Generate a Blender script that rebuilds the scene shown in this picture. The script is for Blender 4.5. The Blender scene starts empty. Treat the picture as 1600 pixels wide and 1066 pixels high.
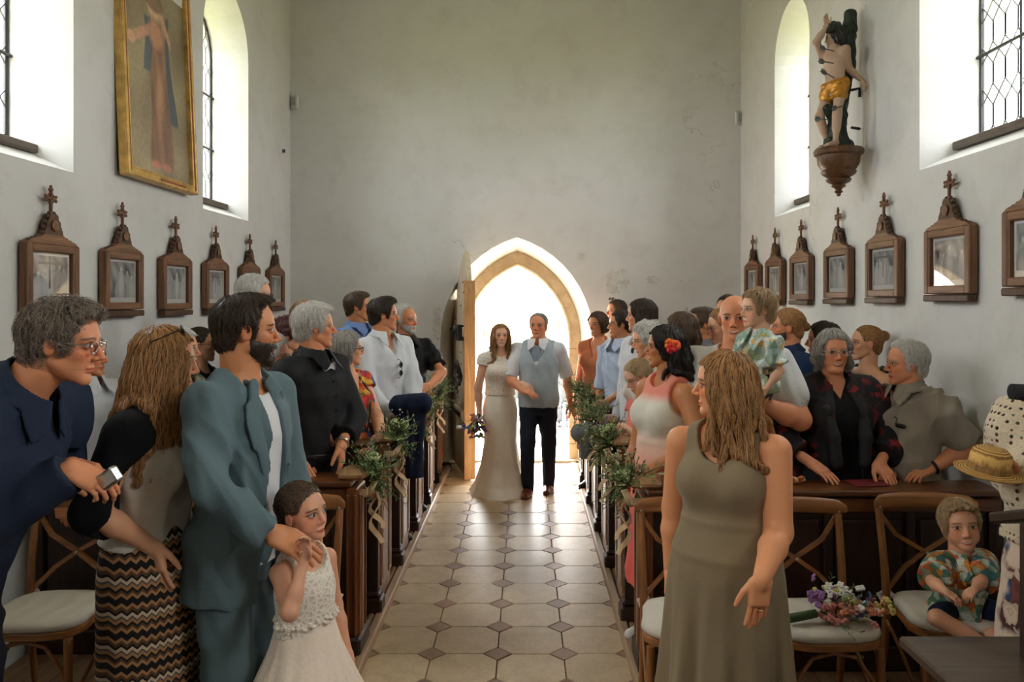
import bpy, bmesh, math, random, time
import numpy as np
from mathutils import Vector, Matrix
T0 = time.time()
random.seed(7)
sc = bpy.context.scene
COL = sc.collection
# ------------------------------------------------------------------ camera
FPX, VPU, VPV, CAMH = 1260.0, 820.0, 465.0, 1.85
cd = bpy.data.cameras.new('camera'); cam = bpy.data.objects.new('camera', cd); COL.objects.link(cam)
cam.location = (0, 0, CAMH); cam.rotation_euler = (math.pi/2, 0, 0)
cd.sensor_width = 36; cd.lens = 36*FPX/1600
cd.shift_x = -(VPU-800)/1600; cd.shift_y = -(533-VPV)/1600
cd.clip_start = 0.05; cd.clip_end = 300
sc.camera = cam
# ------------------------------------------------------------------ world, sun, portals, exposure
w = bpy.data.worlds.new('sky'); sc.world = w; w.use_nodes = True
bg = w.node_tree.nodes['Background']
bg.inputs[0].default_value = (0.985, 0.985, 0.98, 1); bg.inputs[1].default_value = 13.5
sun = bpy.data.lights.new('sun', 'SUN'); sun.energy = 14; sun.angle = 0.03; sun.color = (1, .90, .74)
so = bpy.data.objects.new('sun', sun); COL.objects.link(so)
so.rotation_euler = Vector((0.32, -0.62, -1.75)).to_track_quat('-Z', 'Y').to_euler()
def portal(loc, d, sx, sy):
    l = bpy.data.lights.new('window_portal', 'AREA'); l.shape = 'RECTANGLE'; l.size = sx; l.size_y = sy
    l.cycles.is_portal = True
    o = bpy.data.objects.new('window_portal', l); COL.objects.link(o); o.location = loc
    o.rotation_euler = Vector(d).to_track_quat('-Z', 'Z').to_euler()
sc.view_settings.view_transform = 'Standard'; sc.view_settings.look = 'None'
sc.view_settings.gamma = 1; sc.view_settings.use_curve_mapping = False
sc.view_settings.exposure = 0.78
sc.cycles.max_bounces = 9; sc.cycles.diffuse_bounces = 7; sc.cycles.glossy_bounces = 3
sc.cycles.transparent_max_bounces = 10; sc.cycles.sample_clamp_indirect = 6
sc.cycles.use_denoising = True; sc.cycles.use_adaptive_sampling = True; sc.cycles.adaptive_threshold = .02; sc.cycles.caustics_reflective = False; sc.cycles.caustics_refractive = False
# ------------------------------------------------------------------ helpers
def P(u, v, Y):
    return np.array([(u-VPU)*Y/FPX, Y, CAMH-(v-VPV)*Y/FPX])
def tag(o, label=None, cat=None, group=None, kind=None):
    if label: o['label'] = label
    if cat: o['category'] = cat
    if group: o['group'] = group
    if kind: o['kind'] = kind
    return o
def empty(name, loc=(0,0,0), rz=0, label=None, cat=None, group=None):
    o = bpy.data.objects.new(name, None); COL.objects.link(o); o.location = loc; o.rotation_euler = (0,0,rz)
    o.empty_display_size = .1
    return tag(o, label, cat, group)
def link(name, me, parent=None, loc=None, rot=None):
    o = bpy.data.objects.new(name, me); COL.objects.link(o)
    if parent is not None: o.parent = parent
    if loc is not None: o.location = loc
    if rot is not None: o.rotation_euler = rot
    return o
def copy_tree(o, parent=None):
    c = o.copy(); COL.objects.link(c); c.parent = parent
    for ch in list(o.children): copy_tree(ch, c)
    return c
class NT:
    def __init__(s, name):
        s.m = bpy.data.materials.new(name); s.m.use_nodes = True
        s.t = s.m.node_tree; s.b = s.t.nodes['Principled BSDF']; s.o = s.t.nodes['Material Output']; s._c = None
    def n(s, ty, **kw):
        x = s.t.nodes.new(ty)
        for k, v in kw.items():
            if k in x.inputs.keys() if isinstance(k, str) else False: x.inputs[k].default_value = v
            else: setattr(x, k, v)
        return x
    def l(s, a, b): s.t.links.new(a, b)
    def coord(s, which='Object', scale=(1,1,1), rot=(0,0,0), loc=(0,0,0)):
        if s._c is None: s._c = s.n('ShaderNodeTexCoord')
        m = s.n('ShaderNodeMapping'); m.inputs['Scale'].default_value = scale
        m.inputs['Rotation'].default_value = rot; m.inputs['Location'].default_value = loc
        s.l(s._c.outputs[which], m.inputs[0]); return m.outputs[0]
    def noise(s, vec, scale=5, detail=4, rough=.5, dist=0):
        x = s.n('ShaderNodeTexNoise'); x.inputs['Scale'].default_value = scale; x.inputs['Detail'].default_value = detail
        x.inputs['Roughness'].default_value = rough; x.inputs['Distortion'].default_value = dist
        s.l(vec, x.inputs['Vector']); return x.outputs['Fac']
    def ramp(s, fac, stops, interp='LINEAR'):
        x = s.n('ShaderNodeValToRGB'); cr = x.color_ramp; cr.interpolation = interp
        while len(cr.elements) < len(stops): cr.elements.new(.5)
        for e, (p, c) in zip(cr.elements, stops):
            e.position = p; e.color = (*c, 1) if len(c) == 3 else c
        s.l(fac, x.inputs[0]); return x.outputs[0]
    def mix(s, fac, a, b, mode='MIX'):
        x = s.n('ShaderNodeMix', data_type='RGBA', blend_type=mode)
        for i, v in ((0, fac), (6, a), (7, b)):
            if hasattr(v, 'links') or isinstance(v, bpy.types.NodeSocket): s.l(v, x.inputs[i])
            else: x.inputs[i].default_value = v if i == 0 else ((*v, 1) if len(v) == 3 else v)
        return x.outputs[2]
    def math(s, op, a, b=0.0, c=None):
        x = s.n('ShaderNodeMath', operation=op)
        for i, v in enumerate((a, b) + ((c,) if c is not None else ())):
            if isinstance(v, bpy.types.NodeSocket): s.l(v, x.inputs[i])
            else: x.inputs[i].default_value = v
        return x.outputs[0]
    def bump(s, h, strength=.3, dist=.01):
        x = s.n('ShaderNodeBump'); x.inputs['Strength'].default_value = strength; x.inputs['Distance'].default_value = dist
        s.l(h, x.inputs['Height']); s.l(x.outputs[0], s.b.inputs['Normal'])
    def set(s, **kw):
        for k, v in kw.items():
            k = {'rough':'Roughness','metal':'Metallic','spec':'Specular IOR Level','sss':'Subsurface Weight','sheen':'Sheen Weight','coat':'Coat Weight','trans':'Transmission Weight','alpha':'Alpha'}[k]
            if isinstance(v, bpy.types.NodeSocket): s.l(v, s.b.inputs[k])
            else: s.b.inputs[k].default_value = v
        return s
    def col(s, c):
        if isinstance(c, bpy.types.NodeSocket): s.l(c, s.b.inputs['Base Color'])
        else: s.b.inputs['Base Color'].default_value = (*c, 1)
        return s
def sr(r, g, b):   # 8-bit sRGB -> linear
    f = lambda c: (c/255/12.92 if c/255 <= .04045 else ((c/255+.055)/1.055)**2.4)
    return (f(r), f(g), f(b))
MATS = {}
def flat(name, c, rough=.6, var=.12, scale=30, bump=0.0, **kw):
    if name in MATS: return MATS[name]
    t = NT(name); v = t.coord()
    n = t.noise(v, scale, 4)
    c2 = tuple(max(0, x*(1-var)) for x in c); c3 = tuple(min(1, x*(1+var)) for x in c)
    t.col(t.ramp(n, [(.3, c2), (.7, c3)])); t.set(rough=rough, **kw)
    if bump: t.bump(n, bump, .004)
    MATS[name] = t.m; return t.m
def wood(name, dark, light, rough=.4, axis='Z', scale=1.0, coat=.0):
    if name in MATS: return MATS[name]
    t = NT(name); s = {'X': (2, 30, 30), 'Y': (30, 2, 30), 'Z': (30, 30, 2)}[axis]
    oi = t.n('ShaderNodeObjectInfo')
    add = t.n('ShaderNodeVectorMath', operation='ADD'); cmb = t.n('ShaderNodeCombineXYZ')
    for i in range(3): t.l(t.math('MULTIPLY', oi.outputs['Random'], 7.3+i*3), cmb.inputs[i])
    t.l(t.coord('Object', tuple(x*scale for x in s)), add.inputs[0]); t.l(cmb.outputs[0], add.inputs[1])
    v = add.outputs[0]
    n = t.noise(v, 1.0, 6, .6, 1.2); n2 = t.noise(v, 6.0, 3, .6, .3)
    f = t.math('ADD', t.math('MULTIPLY', n, .75), t.math('MULTIPLY', n2, .25))
    mid = tuple((a+b)/2 for a, b in zip(dark, light))
    t.col(t.ramp(f, [(.3, dark), (.5, mid), (.68, light)])); t.set(rough=rough, coat=coat)
    t.bump(f, .25, .004); MATS[name] = t.m; return t.m
class MB:
    """collects shapes into one mesh"""
    def __init__(s): s.bm = bmesh.new(); s.mi = 0
    def _fin(s, vs, M=None):
        if M is not None: bmesh.ops.transform(s.bm, matrix=M, verts=vs)
        return vs
    def face(s, vs):
        try:
            f = s.bm.faces.new(vs); f.material_index = s.mi; return f
        except ValueError: return None
    def box(s, c, d, bevel=0.0, M=None, seg=1):
        g = bmesh.ops.create_cube(s.bm, size=1.0); vs = g['verts']
        bmesh.ops.scale(s.bm, vec=d, verts=vs); bmesh.ops.translate(s.bm, vec=c, verts=vs)
        fs = {f for v in vs for f in v.link_faces}
        for f in fs: f.material_index = s.mi
        if bevel:
            es = list({e for v in vs for e in v.link_edges})
            r = bmesh.ops.bevel(s.bm, geom=es, offset=bevel, segments=seg, affect='EDGES', profile=.5)
            vs = list({v for f in r['faces'] for v in f.verts} | {v for v in vs if v.is_valid})
        return s._fin(vs, M)
    def prism(s, pts, fr, M=None, close=True):
        """pts: list of 2D pts; fr(p, k) -> 3D for k=0,1"""
        a = [s.bm.verts.new(fr(p, 0)) for p in pts]; b = [s.bm.verts.new(fr(p, 1)) for p in pts]
        n = len(pts)
        for i in range(n): s.face((a[i], a[(i+1) % n], b[(i+1) % n], b[i]))
        if close: s.face(a[::-1]); s.face(b)
        return s._fin(a+b, M)
    def tube(s, pts, rad, n=8, cap=True, M=None):
        pts = [Vector(p) for p in pts]; rings = []; rr = rad if hasattr(rad, '__len__') else [rad]*len(pts)
        prev = None; allv = []
        for i, p in enumerate(pts):
            d = (pts[min(i+1, len(pts)-1)] - pts[max(i-1, 0)]).normalized()
            if prev is None:
                u = d.orthogonal().normalized()
            else:
                u = (prev - d*prev.dot(d)); u = u.normalized() if u.length > 1e-6 else d.orthogonal().normalized()
            prev = u; w_ = d.cross(u)
            ring = [s.bm.verts.new(p + (u*math.cos(2*math.pi*k/n) + w_*math.sin(2*math.pi*k/n))*rr[i]) for k in range(n)]
            rings.append(ring); allv += ring
        for a, b in zip(rings, rings[1:]):
            for k in range(n): s.face((a[k], a[(k+1) % n], b[(k+1) % n], b[k]))
        if cap: s.face(rings[0][::-1]); s.face(rings[-1])
        return s._fin(allv, M)
    def lathe(s, prof, n=20, c=(0,0,0), M=None, a0=0, a1=2*math.pi):
        full = abs(a1-a0-2*math.pi) < 1e-6; cols = n if full else n+1; rings = []
        for r, z in prof:
            rings.append([s.bm.verts.new((c[0]+r*math.cos(a0+(a1-a0)*k/n), c[1]+r*math.sin(a0+(a1-a0)*k/n), c[2]+z)) for k in range(cols)])
        for a, b in zip(rings, rings[1:]):
            for k in range(n):
                j = (k+1) % cols
                s.face((a[k], a[j], b[j], b[k]))
        s.face(rings[0][::-1]); s.face(rings[-1])
        return s._fin([v for r in rings for v in r], M)
    def ball(s, c, r, M=None, n=10, m=6):
        r = r if hasattr(r, '__len__') else (r, r, r)
        g = bmesh.ops.create_uvsphere(s.bm, u_segments=n, v_segments=m, radius=1.0)['verts']
        for f in {f for v in g for f in v.link_faces}: f.material_index = s.mi
        bmesh.ops.scale(s.bm, vec=r, verts=g); bmesh.ops.translate(s.bm, vec=c, verts=g)
        return s._fin(g, M)
    def mesh(s, name, mats, smooth=0):
        bmesh.ops.recalc_face_normals(s.bm, faces=s.bm.faces[:])
        me = bpy.data.meshes.new(name); s.bm.to_mesh(me); s.bm.free()
        for m in (mats if isinstance(mats, (list, tuple)) else [mats]): me.materials.append(m)
        if smooth:
            me.shade_smooth()
            if smooth < 180:
                try: me.set_sharp_from_angle(angle=math.radians(smooth))
                except Exception: pass
        return me
    def build(s, name, mats, parent=None, smooth=0, loc=None, rot=None):
        return link(name, s.mesh(name, mats, smooth), parent, loc, rot)
def box_obj(name, c, d, m, parent=None, bevel=.004):
    b = MB(); b.box((0,0,0), d, bevel); return b.build(name, m, parent, loc=c)
def grid_paint(name, W, H, nx, ny, fn, m, parent=None):
    """flat printed sheet in local XZ plane, colours from fn(u,v)->rgb arrays (u,v in 0..1)"""
    u, v = np.meshgrid(np.linspace(0, 1, nx), np.linspace(0, 1, ny))
    co = np.stack([(u-.5)*W, np.zeros_like(u), v*H], -1).reshape(-1, 3)
    i = np.arange(nx*ny).reshape(ny, nx)
    q = np.stack([i[:-1, :-1], i[:-1, 1:], i[1:, 1:], i[1:, :-1]], -1).reshape(-1, 4)
    me = bpy.data.meshes.new(name); me.from_pydata(co.tolist(), [], q.tolist())
    a = me.color_attributes.new('Col', 'FLOAT_COLOR', 'POINT')
    rgb = fn(u, v).reshape(-1, 3); a.data.foreach_set('color', np.concatenate([rgb, np.ones((len(rgb), 1))], 1).astype(np.float32).ravel())
    me.materials.append(m); return link(name, me, parent) if parent is not False else me
def vcol_mat(name, rough=.6, coat=0, noise_amt=.15, nscale=40):
    t = NT(name); a = t.n('ShaderNodeVertexColor', layer_name='Col')
    n = t.noise(t.coord(), nscale, 5)
    t.col(t.mix(noise_amt, a.outputs[0], t.ramp(n, [(.3, (.2,.2,.2)), (.7, (1,1,1))]), 'MULTIPLY')); t.set(rough=rough, coat=coat)
    return t.m
def bake_boolean(o, cutters):
    for c in cutters:
        md = o.modifiers.new('b', 'BOOLEAN'); md.operation = 'DIFFERENCE'; md.solver = 'EXACT'; md.object = c
    dg = bpy.context.evaluated_depsgraph_get(); me = bpy.data.meshes.new_from_object(o.evaluated_get(dg))
    o.modifiers.clear(); o.data = me
    for c in cutters: bpy.data.objects.remove(c)
# ------------------------------------------------------------------ shell
XL, XR, YB, ZC, YF = -2.53, 2.33, 8.70, 6.6, -4.0
def plaster(name, stains=False):
    t = NT(name); v = t.coord('Object')
    n1 = t.noise(v, .9, 5, .6, .4); n2 = t.noise(v, 4, 6, .65, .2); n3 = t.noise(v, 60, 4, .6)
    c = t.ramp(n1, [(.3, (.64, .63, .60)), (.7, (.71, .706, .69))])
    c = t.mix(.35, c, t.ramp(n2, [(.28, (.70, .66, .60)), (.5, (.92, .91, .89)), (.8, (.94, .935, .92))]), 'MULTIPLY')
    # fine cracks
    vo = t.n('ShaderNodeTexVoronoi', feature='DISTANCE_TO_EDGE'); vo.inputs['Scale'].default_value = .55
    dv = t.n('ShaderNodeVectorMath', operation='ADD'); nn = t.n('ShaderNodeTexNoise'); nn.inputs['Scale'].default_value = 2.5; nn.inputs['Detail'].default_value = 6
    t.l(v, nn.inputs['Vector']); t.l(v, dv.inputs[0]); t.l(nn.outputs['Color'], dv.inputs[1]); t.l(dv.outputs[0], vo.inputs['Vector'])
    cr = t.ramp(vo.outputs['Distance'], [(0, (.72,.69,.64)), (.005, (1,1,1))])
    msk = t.ramp(t.noise(v, .8, 2), [(.58, (0,0,0)), (.66, (1,1,1))])
    c = t.mix(msk, c, t.mix(1.0, c, cr, 'MULTIPLY'))
    hgt = t.math('ADD', t.math('MULTIPLY', n2, 1.0), t.math('MULTIPLY', n3, .12))
    if stains:   # flaked plaster beside the arch
        for (sx, sz, rx, rz, k) in ((.99, 2.02, .20, .19, 1), (1.40, 2.04, .10, .07, 2), (.62, 2.30, .08, .05, 3), (-.95, 1.55, .07, .28, 4), (1.75, 1.62, .16, .12, 5)):
            m = t.coord('Object', (1/rx, 0, 1/rz), (0,0,0), (-sx/rx, 0, -sz/rz))
            ln = t.n('ShaderNodeVectorMath', operation='LENGTH'); t.l(m, ln.inputs[0])
            d = t.math('ADD', ln.outputs['Value'], t.math('MULTIPLY', t.math('SUBTRACT', t.noise(v, 9+k, 6, .7), .5), 2.6))
            mk = t.ramp(d, [(.62, (1,1,1)), (.72, (0,0,0))])
            pc = t.ramp(t.noise(v, 18, 5, .7), [(.3, (.44, .40, .34)), (.55, (.60, .58, .54)), (.75, (.70, .69, .66))])
            c = t.mix(mk, c, pc); hgt = t.math('SUBTRACT', hgt, t.math('MULTIPLY', mk, 1.2))
    t.col(c); t.set(rough=.9, spec=.2); t.bump(hgt, .35, .012); return t.m
M_PL = plaster('white_plaster'); M_PLB = plaster('flaking_plaster', True)
def wall_box(name, lo, hi, m):
    b = MB(); b.box([(a+c)/2 for a, c in zip(lo, hi)], [c-a for a, c in zip(lo, hi)])
    return tag(b.build(name, m), kind='structure')
def round_arch(w, z0, zs, n=14):
    return [(-w, z0), (w, z0)] + [(w*math.cos(math.pi*k/n), zs+w*math.sin(math.pi*k/n)) for k in range(n+1)]
def pointed(w, z0, s, a, n=10):
    h = a-s; R = (w*w+h*h)/(2*w); cx = w-R; t1 = math.acos((R-w)/R)
    right = [(cx+R*math.cos(t1*k/n), s+R*math.sin(t1*k/n)) for k in range(n+1)]
    return [(-w, z0), (w, z0)] + right + [(-x, z) for x, z in right[::-1][1:]]
def loft_cutter(pa, fa, pb, fb):
    b = MB(); A = [b.bm.verts.new(fa(p)) for p in pa]; B = [b.bm.verts.new(fb(p)) for p in pb]; n = len(pa)
    for i in range(n): b.face((A[i], A[(i+1) % n], B[(i+1) % n], B[i]))
    b.face(A[::-1]); b.face(B); return b.build('cutter', M_PL)
WT = .42                               # wall thickness of the nave sides
GD = .30                               # depth of the glass behind the wall face
WIN = {'left': [(-.30, .74), (3.48, 4.52), (6.34, 7.38)], 'right': [(-.10, .94), (3.72, 4.76), (6.60, 7.52)]}
WZ = {'left': (2.55, 2.70, 3.98), 'right': (2.60, 2.76, 4.00)}
def side_cut(side, y0, y1):
    sx = XL if side == 'left' else XR; sg = -1 if side == 'left' else 1
    z0, zg, zs = WZ[side]; cy = (y0+y1)/2; w = (y1-y0)/2; wo = w-.12
    e = .02
    k = WT+.05
    wi = w+.12/GD*e
    pa = round_arch(wi, z0-(zg-z0)/GD*e, zs); 
    kk = (k)/GD
    pb = round_arch(w-.12*kk, z0+(zg-z0)*kk, zs)
    return loft_cutter(pa, lambda p: (sx-sg*e, cy+p[0], p[1]), pb, lambda p: (sx+sg*k, cy+p[0], p[1]))
wl = wall_box('wall_left', (XL-WT, YF, -.1), (XL, YB+.8, ZC), M_PL)
wr = wall_box('wall_right', (XR, YF, -.1), (XR+WT, YB+.8, ZC), M_PL)
bake_boolean(wl, [side_cut('left', *y) for y in WIN['left']])
bake_boolean(wr, [side_cut('right', *y) for y in WIN['right']])
DCX = -.085
wb = wall_box('wall_back', (XL, YB, -.1), (XR, YB+.50, ZC), M_PLB)
bake_boolean(wb, [loft_cutter(pointed(.83, -.2, 1.40, 2.505), lambda p: (DCX+p[0], YB-.02, p[1]), pointed(.70, -.2, 1.38, 2.36), lambda p: (DCX+p[0], YB+.52, p[1]))])
ceil = wall_box('ceiling', (XL-WT, YF-.4, ZC), (XR+WT, YB+.5, ZC+.2), M_PL)
wf = wall_box('wall_front', (XL, YF-.4, -.1), (XR, YF, ZC), M_PL)
portal((DCX, YB+.75, 1.2), (0, -1, 0), 1.5, 2.5)
# ---- leaded windows
M_LEAD = flat('lead_came', (.09, .09, .095), .5, .2); M_IRON = flat('black_iron', (.02, .02, .02), .5, .3, 60, .3)
t = NT('window_glass'); tr = t.n('ShaderNodeBsdfTransparent'); tr.inputs[0].default_value = (.95, .97, .98, 1)
gl = t.n('ShaderNodeBsdfGlossy'); gl.inputs['Roughness'].default_value = .05
mx = t.n('ShaderNodeMixShader'); mx.inputs[0].default_value = .06
t.l(tr.outputs[0], mx.inputs[1]); t.l(gl.outputs[0], mx.inputs[2]); t.l(mx.outputs[0], t.o.inputs[0]); M_GLASS = t.m
M_SILL = wood('weathered_sill_wood', sr(70, 60, 52), sr(120, 108, 96), .8, 'Y')
HX, HY, HP = .115, .235, .06
def poly_mesh(name, pts, th):
    b = MB(); b.prism(pts, lambda p, k: ((k-.5)*th, p[0], p[1])); return b.mesh(name, M_GLASS)
PANE_H = poly_mesh('pane', [(0, -HY/2), (HX/2-.003, -HY/2+HP), (HX/2-.003, HY/2-HP), (0, HY/2), (-HX/2+.003, HY/2-HP), (-HX/2+.003, -HY/2+HP)], .004)
PANE_D = poly_mesh('pane', [(0, -HP+.005), (HX/2-.005, 0), (0, HP-.005), (-HX/2+.005, 0)], .004)
n_win = 0
for side in ('left', 'right'):
    sg = -1 if side == 'left' else 1; sx = (XL if side == 'left' else XR)+sg*GD
    z0, zg, zs = WZ[side]
    for wi, (y0, y1) in enumerate(WIN[side]):
        n_win += 1; cy = (y0+y1)/2; w = (y1-y0)/2-.12
        portal((sx+sg*.06, cy, (zg+zs+w)/2), (-sg, 0, 0), zs+w-zg, 2*w)
        if wi == 0: continue
        root = empty('window_%d' % n_win, (sx, cy, zg)); tag(root, kind='structure')
        cam_ = MB(); inside = lambda y, z: (abs(y) < w+.02 and z > -.02 and (z < zs-zg or y*y+(z-(zs-zg))**2 < (w+.02)**2))
        ny, nz = int(w*2/HX)+2, int((zs+w-zg)/(HY))+2
        pitch = HY
        def seg(a, c):
            m = ((a[0]+c[0])/2, (a[1]+c[1])/2)
            if inside(*a) and inside(*c): cam_.tube([(0, a[0], a[1]), (0, c[0], c[1])], .0045, 4)
        for i in range(-ny//2-1, ny//2+2):
            for j in range(0, nz):
                y, z = i*HX, j*pitch+HY/2
                if inside(y, z): link('pane', PANE_H, root, (0, y, z))
                if inside(y+HX/2, z+pitch/2): link('pane', PANE_D, root, (0, y+HX/2, z+pitch/2))
                V = [(y, z-HY/2), (y+HX/2, z-HY/2+HP), (y+HX/2, z+HY/2-HP), (y, z+HY/2), (y-HX/2, z+HY/2-HP), (y-HX/2, z-HY/2+HP)]
                for a, c in zip(V, V[1:]+V[:1]): seg(a, c)
        cam_.build('leading', M_LEAD, root)
        fr = MB(); arch = [(0, p[0], p[1]-zg) for p in round_arch(w, zg, zs)]
        fr.tube(arch[1:]+[arch[0], arch[1]], .014, 6)
        for k in range(1, int((zs-zg)/.47)+1): fr.tube([(-sg*.02, -w-.02, k*.47), (-sg*.02, w+.02, k*.47)], .010, 6)
        fr.tube([(-sg*.02, 0, 0), (-sg*.02, 0, zs-zg+w)], .008, 6)
        fr.build('iron_frame', M_IRON, root)
        s_ = MB(); s_.box((0, 0, 0), (.14, 2*w+.14, .05), .006); s_.build('window_sill', M_SILL, root, loc=(-sg*.07, 0, -.03))
# ---- floor: base, octagon tiles, squares
M_FB = flat('old_stone_floor', sr(96, 80, 66), .75, .25, 6, .3)
fl = MB(); fl.box(((XL+XR)/2, (YF+YB+.5)/2, -.06), (XR-XL, YB+.5-YF, .09))
floor = tag(fl.build('floor', M_FB), kind='structure')
TP, TX0 = .341, -.140
def tile_mat(name, a, b, rg):
    t = NT(name); oi = t.n('ShaderNodeObjectInfo'); v = t.coord('Object')
    ad = t.n('ShaderNodeVectorMath', operation='ADD'); t.l(v, ad.inputs[0]); t.l(oi.outputs['Location'], ad.inputs[1])
    n = t.noise(ad.outputs[0], 7, 6, .62, .6); n2 = t.noise(ad.outputs[0], 55, 4, .7)
    c = t.ramp(n, [(.28, a), (.72, b)])
    c = t.mix(t.math('MULTIPLY', oi.outputs['Random'], .35), c, tuple(x*.72 for x in a))
    c = t.mix(.3, c, t.ramp(n2, [(.3, (.55,.5,.45)), (.6, (1,1,1))]), 'MULTIPLY')
    t.col(c); t.set(rough=t.math('ADD', t.math('MULTIPLY', n, .22), rg)); t.bump(t.math('ADD', n, t.math('MULTIPLY', n2, .3)), .22, .006); return t.m
M_OCT = tile_mat('pale_limestone', sr(198, 172, 134), sr(232, 210, 174), .26)
M_SQ = tile_mat('brown_stone_insert', sr(140, 104, 80), sr(176, 140, 110), .30)
cut = .215*TP; g = .0022
def tile_mesh(pts, m):
    b = MB(); n = len(pts)
    top = [b.bm.verts.new((x*.985, y*.985, .012)) for x, y in pts]; mid = [b.bm.verts.new((x, y, .009)) for x, y in pts]; bot = [b.bm.verts.new((x, y, -.02)) for x, y in pts]
    for A, B in ((top, mid), (mid, bot)):
        for i in range(n): b.face((A[i], A[(i+1) % n], B[(i+1) % n], B[i]))
    b.face(top); return b.mesh('tile', m)
h_ = TP/2-g; c_ = h_-cut
OCT = [tile_mesh([(c_, -h_), (h_, -c_), (h_, c_), (c_, h_), (-c_, h_), (-h_, c_), (-h_, -c_), (-c_, -h_)], M_OCT)]
q = cut-g*1.5
SQ = tile_mesh([(q, 0), (0, q), (-q, 0), (0, -q)], M_SQ)
r_ = random.Random(3)
YT0 = 2331/(1025.3-465)                # a row of squares measured in the photograph
for j in range(-5, 15):
    y = YT0+j*TP
    for i in range(5):
        if y+TP*.2 < YB+.45:
            x = TX0+(i-2)*TP
            o = link('tile', SQ, floor, (x, y, r_.uniform(-.0015, .001)))
        if i < 4 and y+TP < YB+.48:
            o = link('tile', OCT[0], floor, (TX0+(i-1.5)*TP, y+TP/2, r_.uniform(-.0015, .0015)), (r_.uniform(-.004, .004), r_.uniform(-.004, .004), 0))
M_THR = tile_mat('worn_threshold_stone', sr(170, 158, 138), sr(212, 204, 188), .5)
b = MB(); b.box((DCX, YB+.62, -.005), (1.56, .5, .05), .008); tag(b.build('trim_1', M_THR), kind='structure')
# wooden pew platforms and kerbs
M_PLANK = wood('platform_plank', sr(92, 66, 45), sr(158, 124, 92), .55, 'Y', .7)
M_KERB = wood('kerb_wood', sr(140, 112, 82), sr(196, 168, 134), .45, 'Y', .7)
TXL, TXR = TX0-2*TP, TX0+2*TP
for sgn, x0, x1, nm in ((-1, TXL, XL, 'left'), (1, TXR, XR, 'right')):
    base = MB(); base.box(((x0+x1)/2, 6.2, .005), (abs(x1-x0)-.02, 4.96, .05)); pf = base.build('floor_platform_'+nm, M_PLANK); tag(pf, kind='structure')
    k = MB(); k.box((0, 0, 0), (.05, 5.0, .075), .008); k.build('kerb', M_KERB, pf, loc=(x0-sgn*.0, 6.2, .025))
    k = MB(); k.box((0, 0, 0), (.03, 5.0, .05), .008); k.build('kerb', M_PLANK, pf, loc=(x0+sgn*.048, 6.2, .035))
    nb = 11; wdt = (abs(x1-x0)-.07)/nb
    for i in range(nb):
        p = MB(); p.box((0, 0, 0), (wdt-.004, 4.98, .024), .003)
        p.build('plank', M_PLANK, pf, loc=(x0+sgn*(.066+wdt*(i+.5)), 6.2, .035+r_.uniform(-.001, .001)))
# ---- doorway: stone arch blocks, door leaf
M_STONE = tile_mat('tan_sandstone', sr(168, 148, 118), sr(204, 186, 158), .85)
arch_root = empty('trim_2', (DCX, YB+.46, 0)); tag(arch_root, kind='structure')
SO, SI = (.715, 1.375, 2.375), (.585, 1.36, 2.215)
def arch_pt(spec, t):   # t in 0..1 from right springing to apex
    w, s, a = spec; h = a-s; R = (w*w+h*h)/(2*w); cx = w-R; t1 = math.acos((R-w)/R)
    return (cx+R*math.cos(t1*t), s+R*math.sin(t1*t))
for sg in (1, -1):
    zz = 0
    for k, hgt in enumerate((.34, .26, .17, .2, .3, .11)):
        z1 = zz+hgt
        b = MB(); ins = SI[0]-(.0 if k != 3 else .03)
        b.box(((SO[0]+ins)/2*sg, .10, (zz+z1)/2), (SO[0]-ins, .24, hgt-.004), .008); b.build('stone_block', M_STONE, arch_root); zz = z1
    nv = 4
    for k in range(nv):
        ts = [(k+f/4)/nv for f in range(5)]; pts = [arch_pt(SO, x) for x in ts]+[arch_pt(SI, x) for x in ts[::-1]]
        b = MB(); b.prism([(x*sg, z) for x, z in pts], lambda p, kk: (p[0], kk*.24-.02, p[1])); b.build('stone_block', M_STONE, arch_root)
        # roll moulding along the inner edge
        pts = [arch_pt(tuple(q_+.016 if i_ != 1 else q_ for i_, q_ in enumerate(SI)), x) for x in ts]
        b = MB(); b.tube([(x*sg, -.02, z) for x, z in pts], .014, 6); b.build('moulding', M_STONE, arch_root, 60)
# door leaf
M_DOOR = wood('weathered_door_oak', sr(176, 156, 128), sr(230, 214, 188), .8, 'Z', .8)
M_DEDGE = wood('door_edge_oak', sr(150, 104, 58), sr(206, 160, 104), .6, 'Z', .8)
hinge = Vector((-.79, 9.12, .02)); free = Vector((-.552, 8.10, .02))
dv_ = free-hinge; ang = math.atan2(dv_.y, dv_.x); DL = dv_.length
door = empty('door_1', hinge, ang); tag(door, kind='structure')
prof = [(0, 1.76), (.12, 1.80), (.3, 1.82), (.301, 1.93), (.5, 2.10), (.68, 2.24), (.78, 2.30), (.86, 2.26), (.95, 2.08), (1.0, 1.86)]
pz = lambda s_: float(np.interp(s_, [p[0] for p in prof], [p[1] for p in prof]))
edges = [0, .18, .3, .52, .72, .88, .965]
for a, c in zip(edges, edges[1:]):
    ss = [a+(c-a)*k/5 for k in range(6)]; ss[0] += .004; ss[-1] -= .004
    b = MB(); b.prism([(ss[0], 0)]+[(ss[-1], 0)]+[(s_, pz(s_ if s_ > .3 or c <= .301 else .31)) for s_ in ss[::-1]], lambda p, k: (p[0]*DL, (k-.5)*.05, p[1]))
    b.build('plank', M_DOOR, door)
b = MB(); ss = [.968, .98, .99, 1.0]; b.prism([(ss[0], 0), (ss[-1], 0)]+[(s_, pz(s_)) for s_ in ss[::-1]], lambda p, k: (p[0]*DL, (k-.5)*.11, p[1])); b.build('edge_stile', M_DEDGE, door)
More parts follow.
